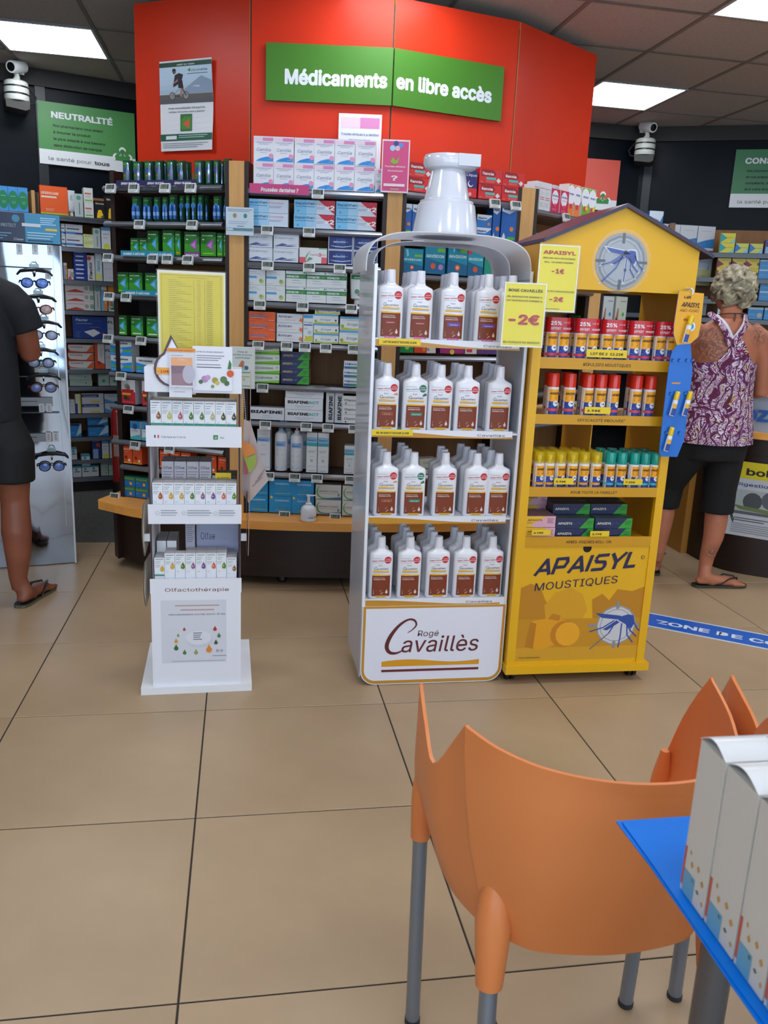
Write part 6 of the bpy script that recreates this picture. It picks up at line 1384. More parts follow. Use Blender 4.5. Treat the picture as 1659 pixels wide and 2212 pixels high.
for py, xs in ((778, (1452, 1466, 1482, 1494)), (850, (1447, 1464, 1478)), (935, (1437, 1452, 1466))):
    for px in xs:
        c = A_(px, py); q.printed([('c', 0, 0, .0045, M('0C3C78', .5), 1.5)], 1, 1, *c, wrap=lambda x, z: by); q.prism([(c[0]-.004, c[1]-.003), (c[0]+.004, c[1]-.002), (c[0]+.006, c[1]+.004)], by-.008, by, M('2C84DC', .4))
hang = q.build('hanging_card', smooth=False); tag(hang, 'blue and yellow hanging card with roll-on sticks on the yellow house', 'display card')
q = MB(); p = A_(1492, 634); q.tube([(p[0], by+.04, p[1]+.016), (p[0], by, p[1]+.016), (p[0]+.006, by-.004, p[1]+.008), (p[0]+.003, by-.004, p[1]-.004)], .003, M('DDE0E4', .3), n=8); q.build('plastic_hook', hang)
for k, (px, py, ln) in enumerate(((1474, 740, 62), (1446, 897, 58), (1473, 897, 58), (1434, 973, 58))):
    r = empty('roll_on_stick', Vector((A_(px, py)[0], by-.013, A_(px, py)[1])), 0); r.rotation_euler = (0, .17, 0); L = ln*2.6/FPX
    q = MB(); q.lathe([(.0085, 0), (.009, .002), (.009, L*.62), (.006, L*.68)], M('DCE0E6', .25), n=14)
    q.printed([('r', .1, .04, .9, .5, '2C4C9C'), ('r', .1, .5, .9, .8, 'E8B020')], .018, L*.62, -.009, 0, wrap=lambda x, z: -sqrt(max(0, .009**2-x*x)), nseg=6); q.build('body', r)
    q = MB(); q.lathe([(.0085, L*.66), (.009, L*.68), (.008, L*.97), (.006, L)], M('EEC820', .25), n=14); q.build('cap', r)
    tag(r, ('top single', 'upper left', 'upper right', 'lowest')[k]+' yellow capped roll-on stick in the blue hanging card', 'roll-on stick', 'roll-on sticks on the blue hanging card')
# ================================================================ SIGN AND POSTER ON THE RED PANELS
H1, H2, H3 = Frame(PP[0], PP[1]), Frame(PP[1], PP[2]), Frame(PP[2], PP[3])
so = Vector((*PP[2], 0)); sign = empty('hanging_sign', so); tag(sign, 'long green sign reading Médicaments en libre accès across two red panels', 'sign')
gm = M('417C1E', .42)
for F, a, b, c, P in ((H2, (575, 92), (850, 103), (848, 228), lambda w, h: [T(.955, .31, .34, 'Médicaments', 'DDE6EE', .80, al='r', b=.042, res=3)]),
                      (H3, (850, 103), (1090, 143), (848, 228), lambda w, h: [T(.03, .32, .34, 'en libre accès', 'DDE6EE',   .86, b=.042, res=3)])):
    u0, z1 = F.hit(*a, -.02); u1, _ = F.hit(*b, -.02); _, z0 = F.hit(*c, -.02)
    if F is H2: u1 = F.L+.001; _, z1 = F.hit(850, 103, -.02)
    else: u0 = -.001
    w, h = u1-u0, z1-z0; q = MB(); q.box(0, w, 0, .012, 0, h, M('3C6A20', .5), front=gm); q.printed(P(w, h), w, h)
    o = q.build('sign_board', sign, smooth=False); o.location = F.p(u0, -.02, z0)-so; o.rotation_euler.z = F.a
u0, z1 = H1.hit(347, 135, -.006); u1, _ = H1.hit(461, 128, -.006); _, z0 = H1.hit(355, 328, -.006)
w, h = u1-u0, z1-z0; q = MB()
wave = lambda x, z: -.004-.006*cos(z/h*pi*2)*(x/w)
nv = 16
q.add([(w*i, wave(w*i, h*k/nv)+.0008, h*k/nv) for k in range(nv+1) for i in (0, 1)], [(2*k, 2*k+1, 2*k+3, 2*k+2) for k in range(nv)], 'DEE0E4')
q.add([(w*i, wave(w*i, h*k/nv)+.0016, h*k/nv) for k in range(nv+1) for i in (0, 1)], [(2*k+2, 2*k+3, 2*k+1, 2*k) for k in range(nv)], 'DEE0E4')
P = []
for k in range(8): P.append(('r', 0, .53+.05*k, 1, .58+.05*k, ('6C7078', '9CA4AE', 'A8BCCC', 'AEC4D6', 'B4CCDE', 'B8D0E4', 'BAD2E6', 'BCD4E8')[k]))
P += [('r', 0, .53, 1, .585, '54545C'), ('r', 0, .585, 1, .63, '5E5A52'), ('p', [(.35, .63), (.6, .74), (.8, .82), (1, .76), (1, .63)], '8A9CB4'), ('r', 0, .93, 1, .98, '1C4A3A'), T(.34, .942, .02, 'ARRÊT DU TABAC', 'D0DCD4', .34, b=.03), T(.62, .87, .035, 'nicorette', '2C4A5C', .3, b=.01), ('p', [(.54, .885), (.6, .91), (.6, .865)], '3A9A3A'), ('l', .54, .85, .38, 1, '5C6A78', .02)]
for cx in (.24, .50): P += [('c', cx, .615, .044, '1A1A20'), ('c', cx, .615, .038, '8A8A8C')]
P += [('p', [(.24, .61), (.25, .62), (.38, .69), (.37, .68)], '1A1A20'), ('p', [(.24, .61), (.40, .605), (.40, .615)], '1A1A20'), ('p', [(.5, .61), (.51, .62), (.44, .70), (.43, .69)], '1A1A20'), ('p', [(.26, .71), (.30, .72), (.42, .76), (.46, .84), (.38, .86), (.30, .84)], '241A2A'), ('p', [(.36, .70), (.46, .69), (.44, .78), (.36, .78)], '18161C'), ('p', [(.40, .70), (.44, .69), (.42, .60), (.39, .61)], 'A87A6A'), ('p', [(.24, .735), (.26, .75), (.36, .80), (.35, .77)], 'A87A6A'), ('c', .29, .875, .024, '6A4A44'), ('p', [(.25, .88), (.33, .885), (.31, .91), (.26, .91)], '1A1A20'),
      T(.16, .47, .025, 'Avec nicoretteskin 25mg/16h,', '3A4A5C', .7, b=.015), T(.17, .43, .022, 'arrêtez de fumer sans y penser', '3A4A5C', .68, b=.015), ('r', .39, .22, .61, .41, '2C6A2C'), ('r', .41, .24, .59, .38, '3C8A30'), ('p', [(.44, .3), (.56, .25), (.56, .36)], 'D8502C'), ('r', 0, .115, 1, .19, '1C5A44'), ('r', .11, .13, .32, .17, 'D8DCDC'), ('l', .36, .175, .55, 2, 'A8C8B8', .022), ('l', .04, .09, .88, 3, 'A4A8AC', .022)]
q.printed(P, w, h, wrap=wave)
o = q.build('wall_poster', smooth=False); H1.place(o, u0, -.012, z0); tag(o, 'cyclist poster stuck on the leftmost red panel', 'poster')

# ================================================================ FLOOR TAPE
ta, tb = Vector((1.70, 3.47, 0)), Vector((3.3, 2.32, 0)); td = (tb-ta).normalized(); tn = Vector((td.y, -td.x, 0)); ang = atan2(td.y, td.x)
L = (tb-ta).length; q = MB(); q.box(0, L, 0, .185, 0, .0008, M('D4DCE6', .3))
q.add([(0, .013, .0011), (L, .013, .0011), (L, .172, .0011), (0, .172, .0011)], [(0, 1, 2, 3)], M('1C62C8', .28))
vs, fs, tw = text_geo('ZONE DE CONFIDENTIALITÉ', .03, 2); hh = .062; sx = hh/.73*1.42
for jj, (bx, by) in enumerate(weights(.035)): q.add([(.235+(x+bx)*sx, .060+(y+by/.73)*hh, .0014+.00005*jj) for x, y in vs], fs, M('DCE6F0', .3))
o = q.build('floor_tape', smooth=False, loc=ta+tn*.185+Vector((0, 0, .0006)), rz=ang); tag(o, 'blue floor tape lettered ZONE DE CONFIDENTIALITÉ running right across tiles', 'floor tape')

# ================================================================ CASH COUNTER (right)
ctr = empty('cash_counter', (2.9, 4.1, 0)); CT = Vector((2.9, 4.1, 0)); tag(ctr, 'curved dark wood cash counter with beech tops at the right edge', 'counter')
base = arc([(2.60, 4.55), (2.553, 4.30), (2.575, 4.02), (2.72, 3.86), (3.0, 3.72), (3.4, 3.62), (4.0, 3.6)], 5)
bk = [(4.0, 4.3), (3.1, 4.5)]
def outl(d): 
    c = Vector((3.4, 4.9)); return [(x+(c.x-x)*d, y+(c.y-y)*d) for x, y in base]+bk
blk = M('17110F', .35)
q = MB(); q.slab(outl(0), .0, .735, wenge_m); spart(q, 'counter_base', ctr, True, CT)
q = MB(); q.slab(outl(-.02), .735, .768, top_m); spart(q, 'lower_worktop', ctr, True, CT)
q = MB(); q.slab(outl(.02), .768, .955, M('9AA4B0', .4)); spart(q, 'grey_panel', ctr, True, CT)
q = MB(); q.slab(outl(.0), .955, .985, top_m); spart(q, 'upper_worktop', ctr, True, CT)
q = MB(); q.box(2.515, 2.555, 4.30, 4.62, 0, .98, M('B07A30', .45)); spart(q, 'end_panel', ctr, False, CT)
CF = Frame((2.578, 4.006), (2.80, 3.812))
def curve_place(q, name, px0, label, cat, z, back=-.012, u0=None): 
    o = q.build(name, smooth=False); CF.place(o, u0 if u0 is not None else CF.u(px0, z), back, z); return tag(o, label, cat) if label else o
w, h = .56, .40; q = MB()
fl = lambda x, z: .0006-.0*x
q.box(0, w, 0, .002, 0, h, M('C0C4C8', .4))
q.printed([('r', 0, .78, 1, 1, 'D8C41C'), T(.115, .83, .12, 'boldoflorine', '2A2A24', .80, b=.03), T(.03, .68, .06, 'Digestion difficile', '3A4A7A', .62, b=.02), ('r', 0, .3, 1, .63, 'A8B0B0'), ('c', .2, .48, .12, '4A4E52'), ('c', .36, .52, .12, '5A5E64'), ('c', .52, .46, .12, '4C5056'), ('p', [(.02, .42), (.7, .36), (.95, .42), (.6, .32), (.1, .36)], '6A7A4A'), ('r', 0, .3, 1, .34, '5C6064'), ('r', .42, .22, .9, .3, 'D8C41C'), T(.46, .235, .04, 'Goût', '2A2A24', .2, b=.03), ('l', .06, .25, .3, 2, '4A4E5A', .03), ('l', .04, .17, .8, 5, '8A8E94', .028)], w, h)
u, z = CF.hit(1566, 1152, -.03); o = q.build('counter_poster', smooth=False); CF.place(o, u, -.03, z); tag(o, 'yellow topped digestion poster on the dark counter front', 'poster')
q = MB(); vs, fs, tw = text_geo('OZ', .06, 1); 
[q.add([((x+bx)*.13, -.001-.00005*jj, (y+by/.73)*.075) for x, y in vs], fs, '2C5CA8') for jj, (bx, by) in enumerate(weights(.055))]; o = q.build('panel_lettering', ctr, smooth=False); u, z = CF.hit(1602, 905, -.0); o.location = CF.p(u+.01, -.004, z)-CT; o.rotation_euler.z = CF.a

# ================================================================ EYEWEAR STAND
EF = Frame((-1.21, 4.121), (-.834, 4.206)); EL = EF.L
eye = empty('eyewear_stand', EF.o, EF.a); tag(eye, 'mirrored eyewear stand hung with reading glasses behind the man', 'display stand')
mir = noisy('crinkled_mirror', '9CA4B0', 'A8B0BC', 2, .07, .06, 3.0, metal=1.0)
q = MB(); n1, n2 = 8, 36
wv = lambda x, z: .004*sin(z*9+x*4)+.003*sin(x*22+z*5)
q.add([(EL*i/n1, wv(EL*i/n1, 1.53*k/n2)-.006, .004+1.526*k/n2) for k in range(n2+1) for i in range(n1+1)], [(k*(n1+1)+i, k*(n1+1)+i+1, (k+1)*(n1+1)+i+1, (k+1)*(n1+1)+i) for k in range(n2) for i in range(n1)], mir); q.build('mirror_front', eye)
q = MB(); q.box(0, EL, .004, .20, .004, 1.53, M('B8BEC8', .25)); q.build('body', eye, smooth=False)
q = MB(); q.box(EL-.003, EL+.005, -.016, .2, .004, 1.53, M('D0D8E0', .15)); q.box(EL-.035, EL-.0325, -.018, -.008, .2, 1.5, M('AEB8C4', .2, .6)); q.build('edge_profile', eye, smooth=False)
q = MB(); q.box(-.02, EL+.002, -.03, .1, 1.535, 1.660, M('1C2C4A', .35))
q.printed([('r', .64, .0, 1, 1, '3C8CB4'), T(.12, .48, .42, 'LOOP', 'D8DEE6', .27, b=.0), T(.40, .5, .16, 'PROTECT', 'A8B4C4', .15, b=0), ('c', .55, .8, .13, '3A86A4'), ('l', .1, .3, .4, 3, '6C9CB4', .09), ('l', .8, .88, .16, 4, 'B8DCEC', .07), ('r', .61, .55, .80, .66, 'C8D0DC'), ('r', .85, .44, .97, .52, 'D8B43A'), ('l', .66, .36, .3, 3, 'A8D0E0', .09), ('l', .66, .1, .26, 1, '24405A', .1), T(.52, .06, .1, 'Clear', 'C8D4E0', .1, b=0)], EL+.022, .125, -.02, 1.535, wrap=lambda x, z: -.03); q.build('header_sign', eye, smooth=False)
rows = [(75, 580), (85, 645), (95, 699), (90, 757), (98, 815), (40, 893), (112, 982), (110, 1055)]
rod = M('3A3E48', .3, .6)
for px, py in rows[:-1]:
    u, z = EF.hit(px, py, -.02); q = MB(); q.box(.03, EL-.04, -.022, -.016, z, z+.005, rod); q.build('hanging_rail', eye, smooth=False)
gl = None
def glasses(frame, lens, label, px, py, s=1.0, tilt=0):
    u, z = EF.hit(px, py, -.03)
    r = empty('reading_glasses'); EF.place(r, u, -.035, z); r.rotation_euler.y = tilt
    fm = M(frame, .3); q = MB()
    for sx in (-1, 1):
        c = sx*.033*s; pts = [(c+.0245*s*cos(2*pi*k/16)*1.05, 0, .021*s*sin(2*pi*k/16)) for k in range(17)]
        q.tube(pts, .0026, fm, n=6)
        q.tube([(sx*.058*s, 0, .008), (sx*.066*s, .004, .008), (sx*.069*s, .03, -.002), (sx*.062*s, .05, -.018)], [.003, .003, .0025, .003], fm, n=6)
    q.tube([(-.009*s, 0, .006), (0, -.002, .010), (.009*s, 0, .006)], .0026, fm, n=6); q.build('frame', r)
    for sx in (-1, 1):
        q = MB(); c = sx*.033*s; q.loft([[(c+.0235*s*f*cos(2*pi*k/16)*1.05, -.0002-d, .020*s*f*sin(2*pi*k/16)) for k in range(16)] for f, d in ((1, 0), (.6, .0018), (.1, .0022))], M(lens, .04, .0, alpha=.55, coat=1)); q.build('lens', r)
    return tag(r, label, 'glasses', 'reading glasses on the mirrored stand')
def holder(px, py, name='glasses_holder'):
    u, z = EF.hit(px, py, -.03); q = MB(); bm = M('1C1E24', .3)
    q.tube([(u-.075, -.03, z-.006), (u-.06, -.034, z+.010), (u-.02, -.036, z+.018), (u, -.036, z+.019), (u+.02, -.036, z+.018), (u+.06, -.034, z+.010), (u+.075, -.03, z-.006)], [.004, .006, .008, .009, .008, .006, .004], bm, n=8)
    q.tube([(u, -.036, z+.02), (u, -.036, z-.012)], [.006, .003], bm, n=8)
    q.sphere((u, -.046, z+.006), .006, M('C8CCC4', .3), n=10); q.build(name, eye)
    q = MB(); q.box(u-.02, u+.02, -.03, -.01, z+.028, z+.042, M('A8C8CC', .1, alpha=.5)); q.tube([(u-.014, -.03, z+.042), (u-.008, -.03, z+.052), (u+.008, -.03, z+.052), (u+.014, -.03, z+.042)], .002, M('D8E0E4', .1), n=6); q.build('clear_clip', eye)
gs = [(75, 611, '1A2C6A', '3C7CF0', 'blue framed reading glasses, topmost on the mirrored stand', 1.0), (84, 668, '8A2030', 'C8A890', 'red framed round reading glasses on the mirrored stand', 1.0), (96, 724, '16161A', 'A8B0D8', 'black reading glasses with reddish tips, third on mirrored stand', 1.0),
      (89, 784, '1A1614', '90A0D0', 'black rimmed reading glasses, fourth on the mirrored stand', 1.0), (94, 838, '4A2220', '7A90D8', 'brown tortoise reading glasses, fifth on the mirrored stand', 1.0), (112, 1008, '101216', '5C8AE8', 'glossy black reading glasses, lowest on the mirrored stand', 1.0), (42, 1010, '2A2E36', 'A8B0BC', 'half hidden grey reading glasses beside the man thigh', .9)]
for px, py, f, l, lb, s in gs:
    holder(px, py-20); glasses(f, l, lb, px, py, s*.96)
for k, (px, py) in enumerate(((42, 538), (76, 538), (108, 540), (104, 592), (90, 882), (106, 882), (105, 944), (121, 944))):
    u, z = EF.hit(px, py, -.02); q = MB(); q.box(u-.012, u+.012, -.02, -.017, z-.022, z+.022, M('C8CCD2', .3)); q.printed([T(.24, .16, .55, 'OZ', '5A6068', .9, b=.03, rot=pi/2)] if 0 else [('l', .3, .8, .4, 5, '5A6068', .13)], .024, .044, u-.012, z-.022, wrap=lambda x, zq: -.02); q.build('size_card', eye, smooth=False)
for py, tx in ((868, 'RACING'), (946, 'YOUR READING')):
    u, z = EF.hit(60, py, -.02); q = MB(); q.box(u-.06, u+.11, -.019, -.017, z-.02, z+.02, M('8A9098', .25)); q.printed([('l', .1, .6, .5, 1, '22262C', .2)], .17, .04, u-.06, z-.02, wrap=lambda x, zq: -.019); q.build('slogan_strip', eye, smooth=False)

# ================================================================ FIRE EXTINGUISHER
fx = empty('fire_extinguisher', (-.808, 5.60, 0)); tag(fx, 'red fire extinguisher standing on the carpet behind the left shelf end', 'fire extinguisher')
q = MB(); q.lathe([(.041, .12), (.041, .56), (.036, .59), (.02, .612), (.012, .618)], M('A81A18', .25, coat=.5), n=24); q.build('cylinder', fx)
q = MB(); q.lathe([(.045, 0), (.047, .01), (.043, .10), (.041, .13)], M('15130F', .5), n=24); q.build('foot_ring', fx)
q = MB(); q.lathe([(.012, .615), (.013, .64)], M('9A9A98', .3, .8), n=12); q.box(-.01, .05, -.008, .008, .64, .655, M('1A1A1A', .4)); q.build('valve', fx)
q = MB(); q.printed([('r', .2, 0, .8, 1, 'C8A89C'), ('l', .26, .9, .46, 7, '7A2A24', .12)], .082, .14, -.041, .3, wrap=lambda x, z: -sqrt(max(0, .0412**2-x*x)), nseg=8); q.build('label_band', fx)

# ================================================================ CHAIRS
chm = noisy('orange_plastic', 'D67C42', 'DA8248', 3, .4, .01, 200)
legm = M('8C96A4', .34, .75)
def chair(name='tub_chair'):
    r = empty(name)
    # plan path: front-left, round the back, to front-right (left half, mirrored)
    half = [(-.226, .212, .500, .205, .205), (-.240, .175, .635, .210, .16), (-.250, .128, .728, .212, .11), (-.252, .118, .730, .212, .10), (-.254, .06, .700, .210, .05), (-.250, .004, .664, .202, .0), (-.232, -.050, .735, .185, -.045), (-.228, -.078, .768, .172, -.070), (-.224, -.086, .768, .170, -.078), (-.195, -.130, .762, .145, -.10), (-.145, -.172, .756, .115, -.122), (-.075, -.200, .752, .06, -.135), (0, -.21, .751, 0, -.14)]
    pts = half+[(-x, y, z, -bx if 0 else bx, by) for x, y, z, bx, by in reversed(half[:-1])]
    N = len(pts); mid = len(half)-1; cols = []
    for i, (x, y, z, bx, by) in enumerate(pts):
        sx = -1 if i < mid else (1 if i > mid else 0); Bx = sx*bx
        zb = .435 if abs(y-.205) > .02 else .45; col = []
        for t in (0, .2, .45, .7, .88, 1.0):
            e = t**1.15; bow = .018*sin(pi*t)
            nx, ny = x, y-.02; l = sqrt(nx*nx+ny*ny) or 1
            col.append((Bx+(x-Bx)*e+nx/l*bow, by+(y-by)*e+ny/l*bow, zb+(z-zb)*t))
        cols.append(col)
    # refine the path with catmull-rom
    fine = []
    for i in range(N-1):
        A0, A1, A2, A3 = cols[max(i-1, 0)], cols[i], cols[i+1], cols[min(i+2, N-1)]
        for s in range(4):
            t = s/4; c = []
            for a, b, d, e in zip(A0, A1, A2, A3):
                c.append(tuple(.5*((2*b[k])+(d[k]-a[k])*t+(2*a[k]-5*b[k]+4*d[k]-e[k])*t*t+(3*b[k]-a[k]-3*d[k]+e[k])*t**3) for k in range(3)))
            fine.append(c)
    fine.append(cols[-1])
    q = MB(); th = .0055; out = fine
    inn = []
    for c in out:
        r_ = []
        for (x, y, z) in c:
            l = sqrt(x*x+(y-.02)**2) or 1; r_.append((x-x/l*th, y-(y-.02)/l*th, z))
        inn.append(r_)
    loop = [o_+list(reversed(i_)) for o_, i_ in zip(out, inn)]
    q.loft(loop, chm); q.build('shell', r)
    bot = [c[0] for c in fine]; q = MB()
    n = len(bot)
    s0 = [(x, y, .435) for x, y, z in bot]; s1 = [(x*.98, y*.98+.003, .455) for x, y, z in bot]; s2 = [(x*.5, y*.5+.03, .440) for x, y, z in bot]
    q.loft([[(x*.9, y*.9, .425) for x, y, z in bot], s0, s1, s2], chm); q.build('seat', r)
    legs = [(-.223, .192, .56, -.214, .197, 1), (.223, .192, .56, .214, .197, 1), (-.168, -.088, .56, -.180, -.15, 0), (.168, -.088, .56, .180, -.15, 0)]
    for x, y, zt, fxx, fy, frt in legs:
        zb = .405 if frt else .37
        P = lambda z: (x+(fxx-x)*(zt-z)/zt*1.0, y+(fy-y)*(zt-z)/zt, z)
        q = MB(); q.tube([P(zt), P(zt-.05), P((zt+zb)/2), P(zb)], [.006, .022, .027, .0200] if not frt else [.008, .017, .019, .0175], chm, n=16); q.build('leg_sleeve', r)
        q = MB(); q.tube([P(zb+.01), P(.008)], .0135, legm, n=16); lg = q.build('leg', r)
        q = MB(); q.tube([P(.010), P(0)], .0150, M('2A2A2C', .6), n=12); q.build('foot_cap', lg)
    return r
ch = chair(); ch.location = (.528, 1.068, 0); ch.rotation_euler.z = radians(-1.5); tag(ch, 'orange plastic tub chair tucked against the blue covered table, nearest left', 'chair')
c2 = dup(ch); c2.location = (1.075, 1.075, 0); c2.rotation_euler.z = radians(2); tag(c2, 'second orange tub chair mostly hidden behind the white cartons', 'chair')

# ================================================================ TABLE, COVER, CARTONS
tb_ = empty('side_table', (.95, .25, 0)); TO = Vector((.95, .25, 0)); tag(tb_, 'low table with black edged top and grey round legs, bottom right corner', 'table')
q = MB(); q.box(.452, 1.55, -.35, .796, .724, .734, M('121214', .4)); spart(q, 'tabletop', tb_, False, TO)
for x, y in ((.565, .765), (1.48, .74), (.50, -.28), (1.48, -.28)):
    q = MB(); q.tube([(x, y, .724), (x, y, 0)], .02, M('6C6C70', .35, .6), n=18); spart(q, 'leg', tb_, True, TO)
blm = noisy('blue_glossy_cover', '006CD4', '0478E0', 2, .45, .03, 8)
blm.node_tree.nodes['Principled BSDF'].inputs['Specular IOR Level'].default_value = .2
q = MB()
for k, (x0, y1, z0) in enumerate(((.438, .812, .735), (.441, .806, .7372))):
    n = 14; 
    pts = [(x0+.0025*sin(i*1.3+k), y1-1.16*i/n) for i in range(n+1)]
    ring = pts+[(1.55, -.35), (1.55, y1+.004)]
    q.slab(ring, z0, z0+.0016, blm)
q.build('table_cover_tmp'); tc = bpy.data.objects['table_cover_tmp']; tc.name = 'table_cover'; tc.data.name = 'table_cover'; tag(tc, 'bright blue folded plastic cover lying on the corner table', 'table cover')
q = MB(); q.slab([(.525, .770), (.62, .70), (.64, .79)], .7392, .7400, M('E8C020', .4)); tag(q.build('yellow_leaflet', smooth=False), 'yellow leaflet corner lying on the blue table cover', 'leaflet')
bxs = [(.690, .643), (.641, .589), (.587, .541), (.539, .490), (.488, .44)]
cx_m = noisy('grey_white_carton', 'D2CEC6', 'D8D4CC', 3, .5)
nm = ['farthest', 'second from the far end', 'middle one', 'second nearest', 'nearest']
for k, (y1, y0) in enumerate(bxs):
    d = y1-y0; w = .20; h = .172; x = .452-.001*k
    r = empty('flapped_carton', (x, y0, .7402), radians(1.2*((k*3) % 3-1)))
    q = MB(); q.box(0, w, 0, d-.001, 0, h, cx_m, top=M('C8C8C4', .45))
    for (a, b, c_, e, col) in ((.1, .0, .55, .16, '6CA8C8'), (.02, .04, .1, .30, 'C85A44'), (.3, .20, .42, .25, 'C8984A'), (.55, .22, .68, .27, 'C8984A'), (.75, .16, .88, .21, 'C8984A'), (.4, .12, .52, .15, '6A7A6A'), (.22, .27, .3, .31, 'C8984A'), (.62, .09, .75, .12, '5A6A6C'), (.85, .05, .95, .09, 'C8984A')):
        ya, yb, za, zc = d*(1-a), d*(1-c_), h*b, h*e
        if (c_-a) > .3 or col == 'C85A44': q.add([(-.0003, ya, za), (-.0003, yb, za), (-.0003, yb, zc), (-.0003, ya, zc)], [(0, 1, 2, 3)], col)
        else: q.add([(-.0003, (ya+yb)/2, za), (-.0003, yb, (za+zc)/2), (-.0003, (ya+yb)/2, zc), (-.0003, ya, (za+zc)/2)], [(0, 1, 2, 3)], col)
    q.build('carton_body', r, smooth=False)
    q = MB(); n = 8
    top = []
    for i in range(n+1):
        t = i/n; bl_ = .010*sin(pi*t); top.append((t, bl_))
    q.loft([[(0-.001, d*(1-t), h+.001+b_) for t, b_ in top]+[(0-.001, d*(1-t), h+.0001+b_) for t, b_ in reversed(top)], [(w, d*(1-t), h+.004+b_*.7) for t, b_ in top]+[(w, d*(1-t), h+.003+b_*.7) for t, b_ in reversed(top)]], M('D4D6D8', .22)); q.build('lid_flap', r)
    if k == 0:
        q = MB(); vs, fs, tw = text_geo('FAMILLE', .02); q.add([(.05+x_*.012, .012+y_*.010, h+.016) for x_, y_ in vs], fs, '5A5A5C'); q.build('lid_lettering', r, smooth=False)
    tag(r, f"grey white flap topped carton, {nm[k]} in the row on the table", 'carton', 'white cartons on the blue covered table')

# ================================================================ SHOP FRONT BEHIND THE CUSTOMER
q = MB()
for a, b in ((-3.2, -2.6), (-.35, .05), (2.3, 2.6), (4.4, 4.6)): q.box(a, b, -2.66, -2.58, 0, CZ, M('8A847C', .7))
q.box(-3.2, 4.6, -2.66, -2.58, 2.35, CZ, M('8A847C', .7)); q.box(-3.2, 4.6, -2.66, -2.58, 0, .18, M('5A564F', .7))
struct(q.build('wall_front', smooth=False))
q = MB(); q.box(-3.26, -3.2, -2.6, -1.2, 0, CZ, M('8A847C', .7)); struct(q.build('wall_side_left_2', smooth=False))
q = MB(); q.box(4.6, 4.66, -2.6, -1.2, 0, CZ, M('8A847C', .7)); struct(q.build('wall_side_right_2', smooth=False))
# ================================================================ PEOPLE
def fuse(q, name, voxel, mat, parent=None, smooth_it=4, smooth_f=.5):
    """merge overlapping closed volumes of q into one continuous skin"""
    me = bpy.data.meshes.new(name); me.from_pydata(q.v, [], q.f); me.update()
    o = bpy.data.objects.new(name, me); COL.objects.link(o)
    m = o.modifiers.new('r', 'REMESH'); m.mode = 'VOXEL'; m.voxel_size = voxel; m.use_smooth_shade = True
    if smooth_it: s = o.modifiers.new('s', 'SMOOTH'); s.factor = smooth_f; s.iterations = smooth_it
    dg = bpy.context.evaluated_depsgraph_get(); dg.update()
    me2 = bpy.data.meshes.new_from_object(o.evaluated_get(dg)); o.modifiers.clear(); o.data = me2; me2.name = name
    bpy.data.meshes.remove(me)
    me2.materials.clear(); me2.materials.append(mat)
    if parent: o.parent = parent
    return o
def ell(cx, cy, z, rx, ry, n=20): return [(cx+rx*cos(2*pi*k/n), cy+ry*sin(2*pi*k/n), z) for k in range(n)]
def skin_mat(name, h1, h2, spots):
    m = noisy(name, h1, h2, 6, .5); nt = m.node_tree; b = nt.nodes['Principled BSDF']; N = nt.nodes.new; lk = nt.links.new
    b.inputs['Subsurface Weight'].default_value = .08
    src = b.inputs['Base Color'].links[0].from_socket
    tc = N('ShaderNodeTexCoord')
    for (c, r, sc) in spots:
        d = N('ShaderNodeVectorMath'); d.operation = 'DISTANCE'; d.inputs[1].default_value = c; lk(tc.outputs['Object'], d.inputs[0])
        mr = N('ShaderNodeMapRange'); mr.inputs[1].default_value = r; mr.inputs[2].default_value = r*.55; lk(d.outputs['Value'], mr.inputs[0])
        no = N('ShaderNodeTexNoise'); no.inputs['Scale'].default_value = sc; no.inputs['Detail'].default_value = 6; no.inputs['Distortion'].default_value = 2.5; lk(tc.outputs['Object'], no.inputs['Vector'])
        cr = N('ShaderNodeValToRGB'); cr.color_ramp.elements[0].position = .44; cr.color_ramp.elements[1].position = .54; lk(no.outputs[0], cr.inputs[0])
        mu = N('ShaderNodeMath'); mu.operation = 'MULTIPLY'; lk(mr.outputs[0], mu.inputs[0]); lk(cr.outputs[0], mu.inputs[1])
        mu2 = N('ShaderNodeMath'); mu2.operation = 'MULTIPLY'; mu2.inputs[1].default_value = .62; lk(mu.outputs[0], mu2.inputs[0])
        mx = N('ShaderNodeMix'); mx.data_type = 'RGBA'; mx.inputs[7].default_value = (*lin('2C2A2C'), 1); lk(mu2.outputs[0], mx.inputs[0]); lk(src, mx.inputs[6]); src = mx.outputs[2]
    lk(src, b.inputs['Base Color']); return m
def foot(q, heel, toe, ank, m, w=.043, side=1):
    heel, toe, ank = Vector(heel), Vector(toe), Vector(ank); d = (toe-heel); L = d.length; d.normalize(); s = Vector((-d.y, d.x, 0))
    q.tube([ank+Vector((0, 0, .02)), Vector((heel.x, heel.y, .055))+d*.045, Vector((heel.x, heel.y, .03))+d*.10], [.032, .036, .034], m, n=12)
    q.tube([Vector((heel.x, heel.y, .03))+d*.005, Vector((heel.x, heel.y, .034))+d*.03, Vector((heel.x, heel.y, .038))+d*.08, Vector((heel.x, heel.y, .034))+d*.13, Vector((heel.x, heel.y, .026))+d*(L*.78), Vector((heel.x, heel.y, .02))+d*(L*.86)], [.018, .029, .032, .036, .036, .026], m, n=14, flat=.72)
    for k in range(5):
        o = (k-2)*.0165*side; l = (L*.99, L*.98, L*.95, L*.92, L*.87)[k]; rr = (.0115, .0085, .008, .0078, .0072)[k]
        q.tube([Vector((heel.x, heel.y, .02))+d*(L*.74)+s*o, Vector((heel.x, heel.y, .021))+d*(l-.02)+s*o*1.1, Vector((heel.x, heel.y, .017))+d*l+s*o*1.12], [rr, rr, rr*.8], m, n=8)
